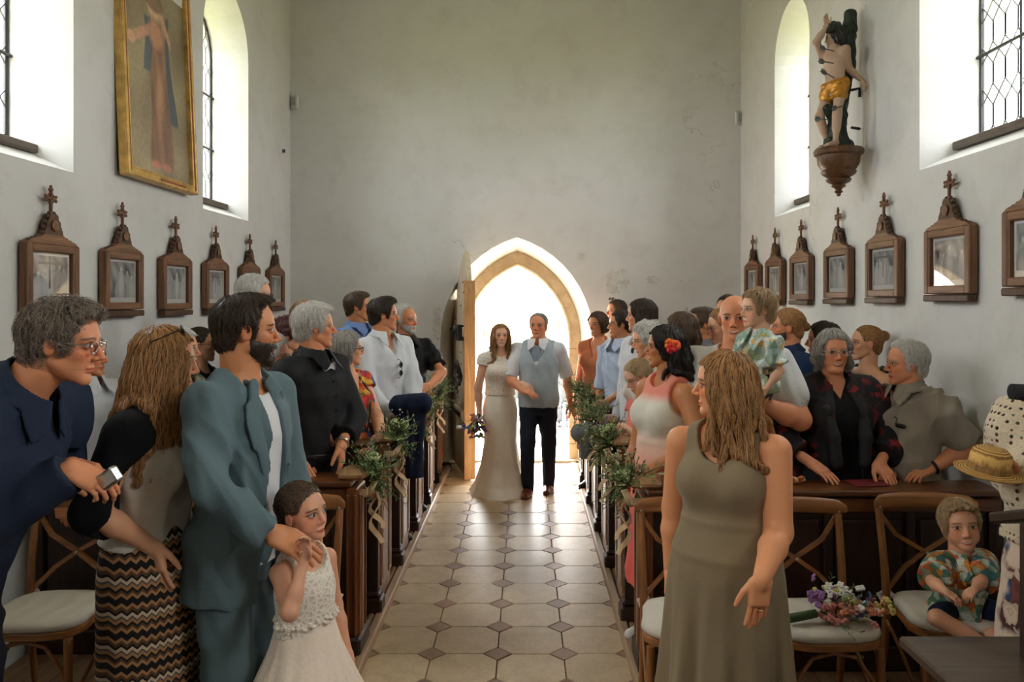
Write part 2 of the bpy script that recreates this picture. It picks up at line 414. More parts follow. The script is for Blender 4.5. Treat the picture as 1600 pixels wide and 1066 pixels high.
sidev = 1   # +y local is the side seen by the camera
for z, l_ in ((1.48, .62), (.62, .6)):
    b = MB(); b.box((DL*.62, -.045, z), (l_*DL, .035, .10), .008); b.build('rail', M_DOOR, door)
    b = MB(); b.box((DL*.5, -.07, z), (.62*DL, .012, .045), .004)
    for k in range(6): b.ball((DL*(.25+.1*k), -.08, z), .012, n=8, m=5)
    b.build('strap_hinge', M_IRON, door)
b = MB(); b.box((DL*.80, -.075, 1.47), (.20, .07, .16), .01); b.box((DL*.80, -.115, 1.47), (.13, .02, .09), .005); b.tube([(DL*.74, -.13, 1.44), (DL*.86, -.13, 1.5)], .012, 6)
b.build('lock_box', M_IRON, door)
b = MB()
for k in range(14):
    a = k*.62; p0 = (DL*.86, -.06, 1.02); b.tube([p0, (DL*.86+.07*math.cos(a), -.09-.02*(k % 3), 1.02+.12*math.sin(a)), (DL*.86+.1*math.cos(a+.5), -.10, 1.02+.17*math.sin(a+.4))], [.012, .01, .004], 5)
b.build('iron_ornament', M_IRON, door)
b = MB()
for r0 in range(26):
    s_ = r_.choice([.1, .24, .4, .6, .8]); b.ball((DL*(s_+r_.uniform(-.03, .03)), -.03, r_.uniform(.2, 2.0)), .008, n=6, m=4)
b.build('nails', M_IRON, door)
# black door wedge on the floor and step
b = MB(); b.box((0, 0, 0), (.11, .10, .06), .02, seg=2); b.build('door_stop', M_IRON, door, loc=door.matrix_world.inverted() @ Vector((-.79, 8.55, .05)) if False else (.45, -.16, .03))
# ---- wall boxes
M_WBOX = flat('white_plastic', (.62, .61, .58), .5, .05)
def detector(loc, rz, label):
    r = empty('wall_detector', loc, rz, label, 'detector', 'detectors in the nave corners')
    b = MB(); b.box((0, 0, 0), (.09, .04, .15), .008); b.build('housing', M_WBOX, r)
    b = MB(); b.box((0, -.024, .01), (.06, .012, .08), .01, seg=2); b.build('lens_cover', flat('grey_lens', (.45, .45, .44), .3), r)
detector(P(461, 160, YB-.03), -.5, 'small white alarm box in the corner above the framed prints beside the painting')
detector(P(1154, 185, YB-.03), .5, 'small white alarm box in the corner beside the carved saint')
b = MB(); b.box((0, 0, 0), (.035, .02, .035), .004); o = b.build('wall_socket', flat('dark_socket', (.08,.08,.08), .5), loc=P(443, 236, YB-.3) if False else (XL+.012, 8.42, 3.38))
tag(o, 'tiny dark cable outlet on the plaster below the alarm box', 'outlet')
# ---- outside
t = NT('sunlit_gravel'); v = t.coord('Object'); t.col(t.ramp(t.noise(v, 3, 8, .7), [(.3, sr(190, 180, 160)), (.7, sr(226, 218, 204))])); t.set(rough=.95); M_GRAV = t.m
t = NT('summer_grass'); v = t.coord('Object'); t.col(t.ramp(t.noise(v, 2, 8, .7), [(.3, sr(118, 122, 84)), (.7, sr(172, 172, 126))])); t.set(rough=.95); M_GRASS = t.m
b = MB(); b.box((0, 25, -.14), (120, 120, .1)); tag(b.build('ground', M_GRASS), kind='structure')
b = MB(); b.box((0, YB+4.4, -.085), (9, 7.6, .05)); tag(b.build('path', M_GRAV), kind='structure')
b = MB(); b.prism([(-7+k*.7, .62+.1*math.sin(k*2.1)+.05*math.sin(k*5.3)) for k in range(21)]+[(7, -.1), (-7, -.1)], lambda p, k: (p[0], 19+k*.5, p[1])); tag(b.build('wall_churchyard', M_THR), kind='structure')
# ------------------------------------------------------------------ implicit-surface modelling (smooth blends, then surface nets)
f32 = np.float32
def nrm(a):
    a = np.asarray(a, float); return a/max(1e-9, np.linalg.norm(a))
class Fld:
    def __init__(s, lo, hi, vox):
        s.vox = vox; s.lo = np.asarray(lo, float)-2.5*vox
        n = np.ceil((np.asarray(hi, float)-s.lo)/vox).astype(int)+4
        s.ax = [(s.lo[i]+vox*np.arange(n[i])).astype(f32) for i in range(3)]
        s.D = np.full(tuple(n), 1.0, f32)
    def win(s, lo, hi, pad):
        sl = []
        for i in range(3):
            a = int(max(0, math.floor((lo[i]-pad-s.lo[i])/s.vox))); b = int(min(len(s.ax[i]), math.ceil((hi[i]+pad-s.lo[i])/s.vox)+1))
            if b <= a: return None
            sl.append(slice(a, b))
        return tuple(sl)
    def xyz(s, sl):
        return s.ax[0][sl[0]][:, None, None], s.ax[1][sl[1]][None, :, None], s.ax[2][sl[2]][None, None, :]
    def put(s, pr, k=.02, op='u'):
        fn, lo, hi = pr
        sl = s.win(lo, hi, k+3*s.vox)
        if sl is None: return s
        d = fn(*s.xyz(sl)); D = s.D[sl]
        if op == 'u':
            h = np.clip(.5+.5*(d-D)/k, 0, 1); s.D[sl] = d*(1-h)+D*h-k*h*(1-h)
        elif op == 's':
            h = np.clip(.5-.5*(D+d)/k, 0, 1); s.D[sl] = D*(1-h)-d*h+k*h*(1-h)
        elif op == 'min': s.D[sl] = np.minimum(D, d)
        return s
    def clip(s, fn):
        """keep where fn(x,y,z) < 0"""
        s.D = np.maximum(s.D, fn(*s.xyz((slice(None),)*3)).astype(f32)); return s
    def disp(s, fn):
        m = np.abs(s.D) < .05
        X, Y, Z = np.broadcast_arrays(*s.xyz((slice(None),)*3))
        s.D[m] += fn(X[m], Y[m], Z[m]).astype(f32); return s
    def nets(s):
        D = s.D; I = D < 0
        c = I[:-1, :-1, :-1].astype(np.int8)
        for a in (0, 1):
            for b in (0, 1):
                for d in (0, 1):
                    if a+b+d: c = c + I[a:a+D.shape[0]-1, b:b+D.shape[1]-1, d:d+D.shape[2]-1]
        act = np.nonzero((c > 0) & (c < 8)); n = len(act[0])
        if n == 0: return np.zeros((0, 3)), np.zeros((0, 4), int)
        cor = [(a, b, d) for a in (0, 1) for b in (0, 1) for d in (0, 1)]
        val = np.stack([D[act[0]+a, act[1]+b, act[2]+d] for a, b, d in cor], 1)
        acc = np.zeros((n, 3)); cnt = np.zeros(n)
        for i in range(8):
            for j in range(i+1, 8):
                ca, cb = cor[i], cor[j]
                if sum(abs(p-q) for p, q in zip(ca, cb)) != 1: continue
                m = (val[:, i] < 0) != (val[:, j] < 0)
                tt = val[m, i]/(val[m, i]-val[m, j])
                acc[m] += np.array(ca)+tt[:, None]*(np.array(cb)-np.array(ca)); cnt[m] += 1
        V = s.lo+s.vox*(np.stack(act, 1)+acc/cnt[:, None])
        idx = np.full(c.shape, -1, np.int32); idx[act] = np.arange(n)
        Q = []
        for ax in range(3):
            sh = [slice(None)]*3; sh2 = [slice(None)]*3; sh[ax] = slice(0, -1); sh2[ax] = slice(1, None)
            e = I[tuple(sh)] != I[tuple(sh2)]
            p = np.stack(np.nonzero(e), 1); o1, o2 = [(1, 2), (2, 0), (0, 1)][ax]
            ok = (p[:, o1] > 0) & (p[:, o2] > 0) & (p[:, o1] < D.shape[o1]-1) & (p[:, o2] < D.shape[o2]-1); p = p[ok]
            fl_ = I[tuple(p.T)]
            def at(a, b):
                r = p.copy(); r[:, o1] -= a; r[:, o2] -= b; return idx[tuple(r.T)]
            qd = np.stack([at(0, 0), at(1, 0), at(1, 1), at(0, 1)], 1)
            qd[~fl_] = qd[~fl_][:, ::-1]; Q.append(qd)
        Q = np.concatenate(Q); Q = Q[(Q >= 0).all(1)]
        return V, Q[:, ::-1] if False else Q
def smooth_verts(V, Q, it=1, f=.5):
    for _ in range(it):
        a = np.concatenate([Q[:, [0, 1]], Q[:, [1, 2]], Q[:, [2, 3]], Q[:, [3, 0]]])
        S = np.zeros_like(V); C = np.zeros(len(V))
        for k in range(3): S[:, k] = np.bincount(a[:, 0], V[a[:, 1], k], len(V))+np.bincount(a[:, 1], V[a[:, 0], k], len(V))
        C = np.bincount(a[:, 0], minlength=len(V))+np.bincount(a[:, 1], minlength=len(V))
        V = V*(1-f)+f*S/np.maximum(C, 1)[:, None]
    return V
def mk_mesh(name, V, Q, mats):
    me = bpy.data.meshes.new(name); me.vertices.add(len(V)); me.vertices.foreach_set('co', np.ascontiguousarray(V, f32).ravel())
    me.loops.add(len(Q)*4); me.loops.foreach_set('vertex_index', np.ascontiguousarray(Q, np.int32).ravel())
    me.polygons.add(len(Q)); me.polygons.foreach_set('loop_start', np.arange(0, len(Q)*4, 4, dtype=np.int32))
    me.update(calc_edges=True); me.shade_smooth()
    for m in (mats if isinstance(mats, (list, tuple)) else [mats]): me.materials.append(m)
    return me
def rc(a, b, ra, rb):
    a = np.asarray(a, float); b = np.asarray(b, float); ba = b-a; L2 = float(ba@ba)+1e-12
    def fn(X, Y, Z):
        px, py, pz_ = X-f32(a[0]), Y-f32(a[1]), Z-f32(a[2])
        t = np.clip((px*f32(ba[0])+py*f32(ba[1])+pz_*f32(ba[2]))/f32(L2), 0, 1)
        return np.sqrt((px-t*f32(ba[0]))**2+(py-t*f32(ba[1]))**2+(pz_-t*f32(ba[2]))**2)-(f32(ra)+t*f32(rb-ra))
    r = max(ra, rb); return fn, np.minimum(a, b)-r, np.maximum(a, b)+r
def ell(c, r, R=None):
    c = np.asarray(c, float); r = np.asarray(r, float)
    R = np.eye(3) if R is None else np.asarray(R, float)     # rows: local axes in world
    def fn(X, Y, Z):
        px, py, pz_ = X-f32(c[0]), Y-f32(c[1]), Z-f32(c[2])
        q_ = [(px*f32(R[i, 0])+py*f32(R[i, 1])+pz_*f32(R[i, 2])) for i in range(3)]
        k0 = np.sqrt(sum((q_[i]/f32(r[i]))**2 for i in range(3))); k1 = np.sqrt(sum((q_[i]/f32(r[i]**2))**2 for i in range(3)))
        return k0*(k0-1)/np.maximum(k1, 1e-6)
    e = np.sqrt((R.T**2 @ (r**2))); return fn, c-e, c+e
def rbox(c, hd, R, rad):
    c = np.asarray(c, float); R = np.asarray(R, float); hd = np.asarray(hd, float)
    def fn(X, Y, Z):
        px, py, pz_ = X-f32(c[0]), Y-f32(c[1]), Z-f32(c[2])
        q_ = [np.abs(px*f32(R[i, 0])+py*f32(R[i, 1])+pz_*f32(R[i, 2]))-f32(hd[i]-rad) for i in range(3)]
        o = np.sqrt(sum(np.maximum(x, 0)**2 for x in q_)); return o+np.minimum(np.maximum(q_[0], np.maximum(q_[1], q_[2])), 0)-f32(rad)
    e = np.abs(R).T @ hd; return fn, c-e, c+e
def prof_prim(o, L, F, U, tab, off=0.0, t0=None, t1=None, ripple=None):
    """elliptic sweep along U from o: tab rows (t, a, b, c): half width, half depth, forward offset (metres)"""
    tab = np.asarray(tab, float); t0 = tab[0, 0] if t0 is None else t0; t1 = tab[-1, 0] if t1 is None else t1
    def fn(X, Y, Z):
        px, py, pz_ = X-f32(o[0]), Y-f32(o[1]), Z-f32(o[2])
        t = px*f32(U[0])+py*f32(U[1])+pz_*f32(U[2])
        x = px*f32(L[0])+py*f32(L[1])+pz_*f32(L[2]); y = px*f32(F[0])+py*f32(F[1])+pz_*f32(F[2])
        a = np.interp(t, tab[:, 0], tab[:, 1]).astype(f32)+f32(off); b = np.interp(t, tab[:, 0], tab[:, 2]).astype(f32)+f32(off)
        y = y-np.interp(t, tab[:, 0], tab[:, 3]).astype(f32)
        if ripple is not None:
            m = ripple(np.arctan2(y, x), t); a = a*m; b = b*m
        k0 = np.sqrt((x/a)**2+(y/b)**2); k1 = np.sqrt((x/a**2)**2+(y/b**2)**2)
        d = k0*(k0-1)/np.maximum(k1, 1e-4)
        return np.maximum(d, np.maximum(t-f32(t1), f32(t0)-t))
    m = max(tab[:, 1].max(), (tab[:, 2]+np.abs(tab[:, 3])).max())+abs(off)
    if ripple is not None: m *= 1.25
    A = np.asarray(o)+np.asarray(U)*t0; B = np.asarray(o)+np.asarray(U)*t1
    return fn, np.minimum(A, B)-m, np.maximum(A, B)+m
def folds(seed, amp, fr=28.0, dirs=None):
    r = np.random.RandomState(seed); A = []
    for i in range(3):
        d = nrm(r.normal(size=3)*np.array([1, 1, .55])) if dirs is None else nrm(np.asarray(dirs)+r.normal(size=3)*.35)
        e = nrm(r.normal(size=3)); A.append((d*fr*r.uniform(.7, 1.5), e*fr*.35, r.uniform(0, 6), r.uniform(.5, 1)))
    def fn(X, Y, Z):
        s_ = 0
        for d, e, ph, w_ in A: s_ = s_+w_*(np.abs(np.sin(.5*(d[0]*X+d[1]*Y+d[2]*Z+ph+1.8*np.sin(e[0]*X+e[1]*Y+e[2]*Z+ph*2))))-.62)
        m_ = np.clip(.55+.75*np.sin(X*7.3+ph*3)*np.sin(Y*6.1+1)*1.0+.5*np.sin(Z*8.7+ph), .15, 1.25)
        return amp*s_*1.6*m_
    return fn
# ------------------------------------------------------------------ people
def skin_material():
    t = NT('skin'); at = t.n('ShaderNodeAttribute', attribute_name='hc'); sp = t.n('ShaderNodeSeparateXYZ'); t.l(at.outputs['Vector'], sp.inputs[0])
    pa = t.n('ShaderNodeAttribute', attribute_name='par'); pp = t.n('ShaderNodeSeparateXYZ'); t.l(pa.outputs['Vector'], pp.inputs[0])
    bc = t.n('ShaderNodeAttribute', attribute_name='brow').outputs['Color']
    base = t.n('ShaderNodeAttribute', attribute_name='Col').outputs['Color']
    xs, y, z = sp.outputs; smile, gaze, lipr = pp.outputs
    M = t.math; x = M('ABSOLUTE', xs)
    def sm(v, a, b):     # smooth step: 1 below a, 0 above b
        r = t.n('ShaderNodeMapRange', interpolation_type='SMOOTHSTEP'); t.l(v, r.inputs[0]); r.inputs[1].default_value = a; r.inputs[2].default_value = b; r.inputs[3].default_value = 1; r.inputs[4].default_value = 0
        return r.outputs[0]
    front = M('SUBTRACT', 1, sm(y, .14, .18))
    sq = lambda v: M('MULTIPLY', v, v)
    mul = lambda *a: a[0] if len(a) == 1 else M('MULTIPLY', a[0], mul(*a[1:]))
    v = t.coord('Object'); n = t.noise(v, 35, 4, .6)
    c = t.mix(.25, base, t.ramp(n, [(.3, (.90, .80, .76)), (.7, (1, 1, 1))]), 'MULTIPLY')
    def spot(cx, cy, cz, r): 
        d = M('ADD', M('ADD', sq(M('SUBTRACT', x, cx)), sq(M('SUBTRACT', y, cy))), sq(M('SUBTRACT', z, cz)))
        return sm(d, 0, r*r)
    red = t.mix(1.0, base, (1.05, .62, .52), 'MULTIPLY')
    for s_ in ((.17, .28, -.10, .15), (0, .43, -.13, .10), (.36, -.03, 0, .13)): c = t.mix(mul(spot(*s_), .45), c, red)
    # eyes
    ex = M('DIVIDE', M('SUBTRACT', x, .145), .074); ez = M('DIVIDE', M('ABSOLUTE', M('SUBTRACT', z, .018)), M('SUBTRACT', .033, M('MULTIPLY', smile, .009)))
    al = M('ADD', ez, sq(ex)); upper = M('SUBTRACT', 1, sm(z, .010, .022))
    lash = mul(sm(al, 1.45, 1.75), upper, front)
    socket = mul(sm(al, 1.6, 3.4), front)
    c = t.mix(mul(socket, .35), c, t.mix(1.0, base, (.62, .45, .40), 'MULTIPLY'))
    c = t.mix(mul(lash, .8), c, (.03, .018, .012))
    eye = mul(sm(al, .92, 1.08), front); c = t.mix(eye, c, (.50, .45, .42))
    di = M('SQRT', M('ADD', sq(M('SUBTRACT', M('SUBTRACT', xs, M('MULTIPLY', gaze, .03)), M('MULTIPLY', M('SIGN', xs), .145))), sq(M('SUBTRACT', z, .02))))
    c = t.mix(mul(eye, sm(di, .030, .036)), c, (.09, .055, .03)); c = t.mix(mul(eye, sm(di, .013, .018)), c, (.005, .005, .005))
    # brows
    bz = M('ABSOLUTE', M('SUBTRACT', z, M('SUBTRACT', .112, M('MULTIPLY', sq(M('SUBTRACT', x, .13)), 2.2))))
    bw = mul(sm(bz, .008, .020), sm(M('ABSOLUTE', M('SUBTRACT', x, .145)), .075, .10), front); c = t.mix(mul(bw, .85), c, bc)
    # mouth
    zm = M('ADD', -.287, M('MULTIPLY', mul(smile, sq(x)), 1.7)); mw = M('ADD', .105, M('MULTIPLY', smile, .02))
    xr = sq(M('DIVIDE', x, mw)); dz = M('ABSOLUTE', M('SUBTRACT', z, zm)); tp = M('SUBTRACT', 1, xr)
    lips = mul(sm(M('SUBTRACT', dz, M('MULTIPLY', tp, M('ADD', .034, M('MULTIPLY', smile, .012)))), -.006, .006), front)
    lc = t.mix(1.0, base, (.86, .40, .36), 'MULTIPLY'); lc = t.mix(lipr, lc, (.35, .03, .03)); c = t.mix(mul(lips, .85), c, lc)
    open_ = mul(sm(M('SUBTRACT', dz, M('MULTIPLY', tp, M('MULTIPLY', smile, .026))), -.003, .004), front); c = t.mix(open_, c, (.09, .02, .015))
    teeth = mul(sm(M('SUBTRACT', M('ABSOLUTE', M('SUBTRACT', z, M('ADD', zm, .006))), M('MULTIPLY', tp, M('MULTIPLY', smile, .019))), -.003, .003), front, M('GREATER_THAN', smile, .4))
    c = t.mix(teeth, c, (.72, .66, .58))
    nos = mul(sm(M('ADD', sq(M('DIVIDE', M('SUBTRACT', x, .034), .020)), sq(M('DIVIDE', M('ADD', z, .172), .012))), .6, 1.2), front); c = t.mix(mul(nos, .7), c, (.06, .02, .015))
    t.col(c); t.set(rough=.48, spec=.35); t.bump(t.noise(v, 180, 3), .12, .003)
    return t.m
M_SKIN = skin_material()
def hair_mat(name, dark, light, z=.35, rough=.42):
    if name in MATS: return MATS[name]
    t = NT(name); v = t.coord('Object', (1, 1, z)); n = t.noise(v, 75, 3, .6, .8); n2 = t.noise(v, 9, 3)
    f = t.math('ADD', t.math('MULTIPLY', n, .6), t.math('MULTIPLY', n2, .4))
    f = t.math('ADD', f, t.math('MULTIPLY', t.math('SUBTRACT', t.n('ShaderNodeHairInfo').outputs['Random'], .3), .38))
    t.col(t.ramp(f, [(.30, dark), (.66, light)])); t.set(rough=rough, spec=.5); t.bump(n, .5, .006)
    MATS[name] = t.m; return t.m
def fabric(name, c, rough=.85, var=.10, scale=220, sheen=.0, bump=.15, crease=.55):
    if name in MATS: return MATS[name]
    t = NT(name); v = t.coord('Object'); n = t.noise(v, scale, 2); n2 = t.noise(v, 6, 4)
    f = t.math('ADD', t.math('MULTIPLY', n, .5), t.math('MULTIPLY', n2, .5))
    t.col(t.ramp(f, [(.3, tuple(x*(1-var) for x in c)), (.7, tuple(min(1, x*(1+var)) for x in c))])); t.set(rough=rough, sheen=sheen, spec=.25); w_ = t.n('ShaderNodeTexWave', wave_profile='SIN'); w_.inputs['Scale'].default_value = 3.2; w_.inputs['Distortion'].default_value = 9; w_.inputs['Detail'].default_value = 2; w_.inputs['Detail Scale'].default_value = .8; t.l(t.coord('Object', (1, 1, .7), (.5, .4, .2)), w_.inputs['Vector']); t.bump(t.math('ADD', t.math('MULTIPLY', n, bump*1.2), t.math('MULTIPLY', w_.outputs['Fac'], crease)), .5, .02)
    MATS[name] = t.m; return t.m
TM = [(-.085, .060, .055, 0), (-.04, .090, .070, -.006), (0, .094, .072, -.006), (.05, .087, .064, .002), (.09, .086, .063, .004), (.15, .092, .067, .003), (.20, .100, .070, .002), (.245, .102, .064, -.003), (.275, .092, .053, -.009), (.30, .062, .043, -.013), (.325, .034, .034, -.014)]
TF = [(-.085, .058, .055, 0), (-.04, .098, .074, -.008), (0, .099, .074, -.008), (.05, .084, .061, 0), (.085, .075, .054, .003), (.13, .078, .056, .003), (.18, .086, .060, .001), (.23, .089, .056, -.004), (.265, .083, .047, -.010), (.295, .055, .040, -.014), (.32, .031, .031, -.014)]
UP = np.array([0, 0, 1.0])
def basis(yaw, pitch=0, roll=0):
    y = math.radians(yaw); p = math.radians(pitch); r = math.radians(roll)
    f0 = np.array([math.sin(y), -math.cos(y), 0]); l0 = np.array([math.cos(y), math.sin(y), 0])
    U = UP*math.cos(p)+f0*math.sin(p); F = f0*math.cos(p)-UP*math.sin(p)
    return l0*math.cos(r)-U*math.sin(r), F, U*math.cos(r)+l0*math.sin(r)       # left, forward, up
def skeleton(sp, h):
    S = {'h': h}; yaw = sp.get('yaw', 0); fem = sp.get('sex', 'm') == 'f'; child = sp.get('child', 0)
    hs = sp.get('hs', (.222 if fem else .232)*(.55+.45*h/1.72)) ; S['hs'] = hs; S['fem'] = fem
    L0, F0, _ = basis(yaw); S['L0'], S['F0'] = L0, F0
    pz_ = sp.get('pelvis', .53)*h
    pel = np.array([0, 0, pz_]); L, F, U = basis(yaw+sp.get('twist', 0), sp.get('lean', 0), sp.get('side', 0))
    S.update(pel=pel, L=L, F=F, U=U)
    fat = sp.get('fat', 1.0); belly = sp.get('belly', 0)
    tl = sp.get('tl', 1.0)
    tab = np.array(TF if fem else TM)*h; tab[:, 0] *= tl
    w_ = np.interp(tab[:, 0]/h, [-.09, .25, .32], [fat, 1+(fat-1)*.7, 1]); tab[:, 1] *= w_; tab[:, 2] *= w_
    tab[:, 3] += belly*np.exp(-((tab[:, 0]/h-.05)/.07)**2); tab[:, 2] += belly*.6*np.exp(-((tab[:, 0]/h-.05)/.08)**2)
    S['tab'] = tab; at = lambda x, y, t_: pel+L*x*h+F*y*h+U*t_*h*tl
    S['at'] = at
    sx = (.098 if fem else .112)*(1+(fat-1)*.5)*(1 if not child else .93)
    for s_, n_ in ((1, 'L'), (-1, 'R')):
        S['sh'+n_] = at(s_*sx, -.006, .262 if fem else .266)+UP*sp.get('shrug'+n_, 0)
        S['hip'+n_] = pel+L0*s_*.050*h*fat-UP*.01*h
        st = sp.get('stance', .045)
        step = sp.get('step', 0)*(1 if n_ == 'L' else -1)
        kn = sp.get('knee'+n_); an = sp.get('ankle'+n_)
        S['kn'+n_] = pel*[1, 1, 0]+L0*s_*(st+.004)*h+F0*(step*.55+.012*h)+UP*.285*h if kn is None else pel+(L0*kn[0]+F0*kn[1]+UP*kn[2])*h
        S['an'+n_] = pel*[1, 1, 0]+L0*s_*st*h+F0*step+UP*.045*h if an is None else pel+(L0*an[0]+F0*an[1]+UP*an[2])*h
    HL, HF, HU = basis(sp.get('hyaw', yaw), sp.get('hpitch', 0), sp.get('hroll', 0))
    nb = at(0, -.012, .300); S['nb'] = nb
    tilt = nrm(U*.5+HU*.5+HF*sp.get('nf', .12))
    S['hc'] = nb+tilt*(h*(1-.53-.300*tl)-hs/2)*sp.get('neck', 1.0) if not child else nb+tilt*(hs*.72)
    S['H'] = (HL, HF, HU)
    S['htop'] = S['hc']+HU*hs*.5
    S['l1'], S['l2'] = .172*h*sp.get('al', 1), .150*h*sp.get('al', 1); S['hl'] = .106*h*sp.get('handk', 1)
    return S
def hp(S, x, y, z):
    HL, HF, HU = S['H']; return S['hc']+S['hs']*(HL*x+HF*y+HU*z)
def shift(S, d):
    for k, v in S.items():
        if isinstance(v, np.ndarray) and v.shape == (3,) and k not in ('L', 'F', 'U', 'L0', 'F0'): S[k] = v+d
    pel, L, F, U, h = S['pel'], S['L'], S['F'], S['U'], S['h']; tl = S.get('tl', 1)
    S['at'] = lambda x, y, t_: pel+L*x*h+F*y*h+U*t_*h*tl
def solve(sp):
    z0 = sp.get('z0', .047); tgt = P(sp['u'], sp['v'], sp['Y']); h = sp.get('h', tgt[2]-z0)
    hair = sp.get('hairtop', .012)
    for _ in range(6):
        S = skeleton(sp, h); S['tl'] = sp.get('tl', 1.0)
        if 'h' in sp: break
        h *= (tgt[2]-z0-hair)/max(.1, S['htop'][2])
    d = tgt-S['htop']; d[2] = (z0 if 'h' not in sp else tgt[2]-hair-S['htop'][2]) if not sp.get('zfix') else sp['zfix']
    if 'h' in sp and not sp.get('float'): d[2] = z0
    shift(S, d); S['z0'] = d[2]
    for n_, s_ in (('L', 1), ('R', -1)):
        a = sp.get('arm'+n_, {}); sh = S['sh'+n_]; l1, l2 = S['l1'], S['l2']; F0, L0 = S['F0'], S['L0']
        wv = a.get('w')
        if wv is None:
            off = a.get('off', (.035, .05, -.985)); W = sh+(L0*s_*off[0]*1.0+F0*off[1])*S['h']+UP*off[2]*(l1+l2)
        else: W = P(*wv) if not a.get('raw') else np.asarray(wv, float)
        ax = W-sh; dist = np.linalg.norm(ax); m = (l1+l2)*.992
        if dist > m: W = sh+ax/dist*m; ax = W-sh; dist = m
        dist = max(dist, abs(l1-l2)+.03); ax = nrm(ax)
        ca = (l1*l1+dist*dist-l2*l2)/(2*l1*dist); ca = max(-1, min(1, ca))
        pole = np.asarray(a.get('pole', -F0*.7+L0*s_*.45-UP*.4), float); pole = nrm(pole-ax*(pole@ax))
        S['el'+n_] = sh+ax*l1*ca+pole*l1*math.sqrt(max(0, 1-ca*ca)); S['wr'+n_] = W
        fd = nrm(W-S['el'+n_]); S['hd'+n_] = nrm(np.asarray(a['d'], float)) if 'd' in a else nrm(fd*.8-UP*.35)
        n0 = np.asarray(a.get('n', -L0*s_), float); S['hn'+n_] = nrm(n0-S['hd'+n_]*(n0@S['hd'+n_])); S['curl'+n_] = a.get('curl', .45)
    return S
def hand_mesh(S, n_, vox):
    W, d, n = S['wr'+n_], S['hd'+n_], S['hn'+n_]; s_ = 1 if n_ == 'L' else -1
    side = np.cross(n, d)*s_     # towards the thumb
    L = S['hl']; curl = S['curl'+n_]; lo = W-L*1.3; hi = W+L*1.3
    F = Fld(lo, hi, vox); fd = nrm(W-S['el'+n_])
    F.put(rc(W-fd*.35*L, W+d*.05*L, .155*L, .16*L), .02)
    R = np.stack([side, d, n])
    F.put(rbox(W+d*.26*L, (.215*L, .27*L, .085*L), R, .075*L), .03*L*3)
    F.put(ell(W+d*.18*L+side*.15*L+n*.03*L, (.10*L, .2*L, .09*L), R), .05*L)
    k = .010*L
    for i, (sx, ln, r) in enumerate(((.162, .43, .049), (.055, .48, .051), (-.055, .45, .049), (-.162, .35, .043))):
        p = W+d*(.48-.02*abs(i-1))*L+side*sx*L; a = curl*(.55+.12*i); dd = d+side*sx*.35*(1-min(1, curl)); ang = 0
        for q_, (fr, rr) in enumerate(((.45, 1), (.32, .93), (.23, .82))):
            ang += a*(.6 if q_ == 0 else 1.0); v = nrm(nrm(dd)*math.cos(ang)+n*math.sin(ang)); e = p+v*ln*fr*L
            F.put(rc(p, e, r*L*rr, r*L*rr*.93), k); p = e
    p = W+d*.10*L+side*.17*L+n*.03*L; v = nrm(d*.80+side*.55+n*(.15+.35*curl))
    e = p+v*.22*L; F.put(rc(p, e, .085*L, .068*L), .03*L)
    v2 = nrm(d*.9+side*(.35-.4*curl)+n*(.2+.4*curl)); e2 = e+v2*.17*L; F.put(rc(e, e2, .064*L, .058*L), k); e3 = e2+nrm(v2+d*.2)*.13*L; F.put(rc(e2, e3, .056*L, .045*L), k)
    return F.nets()
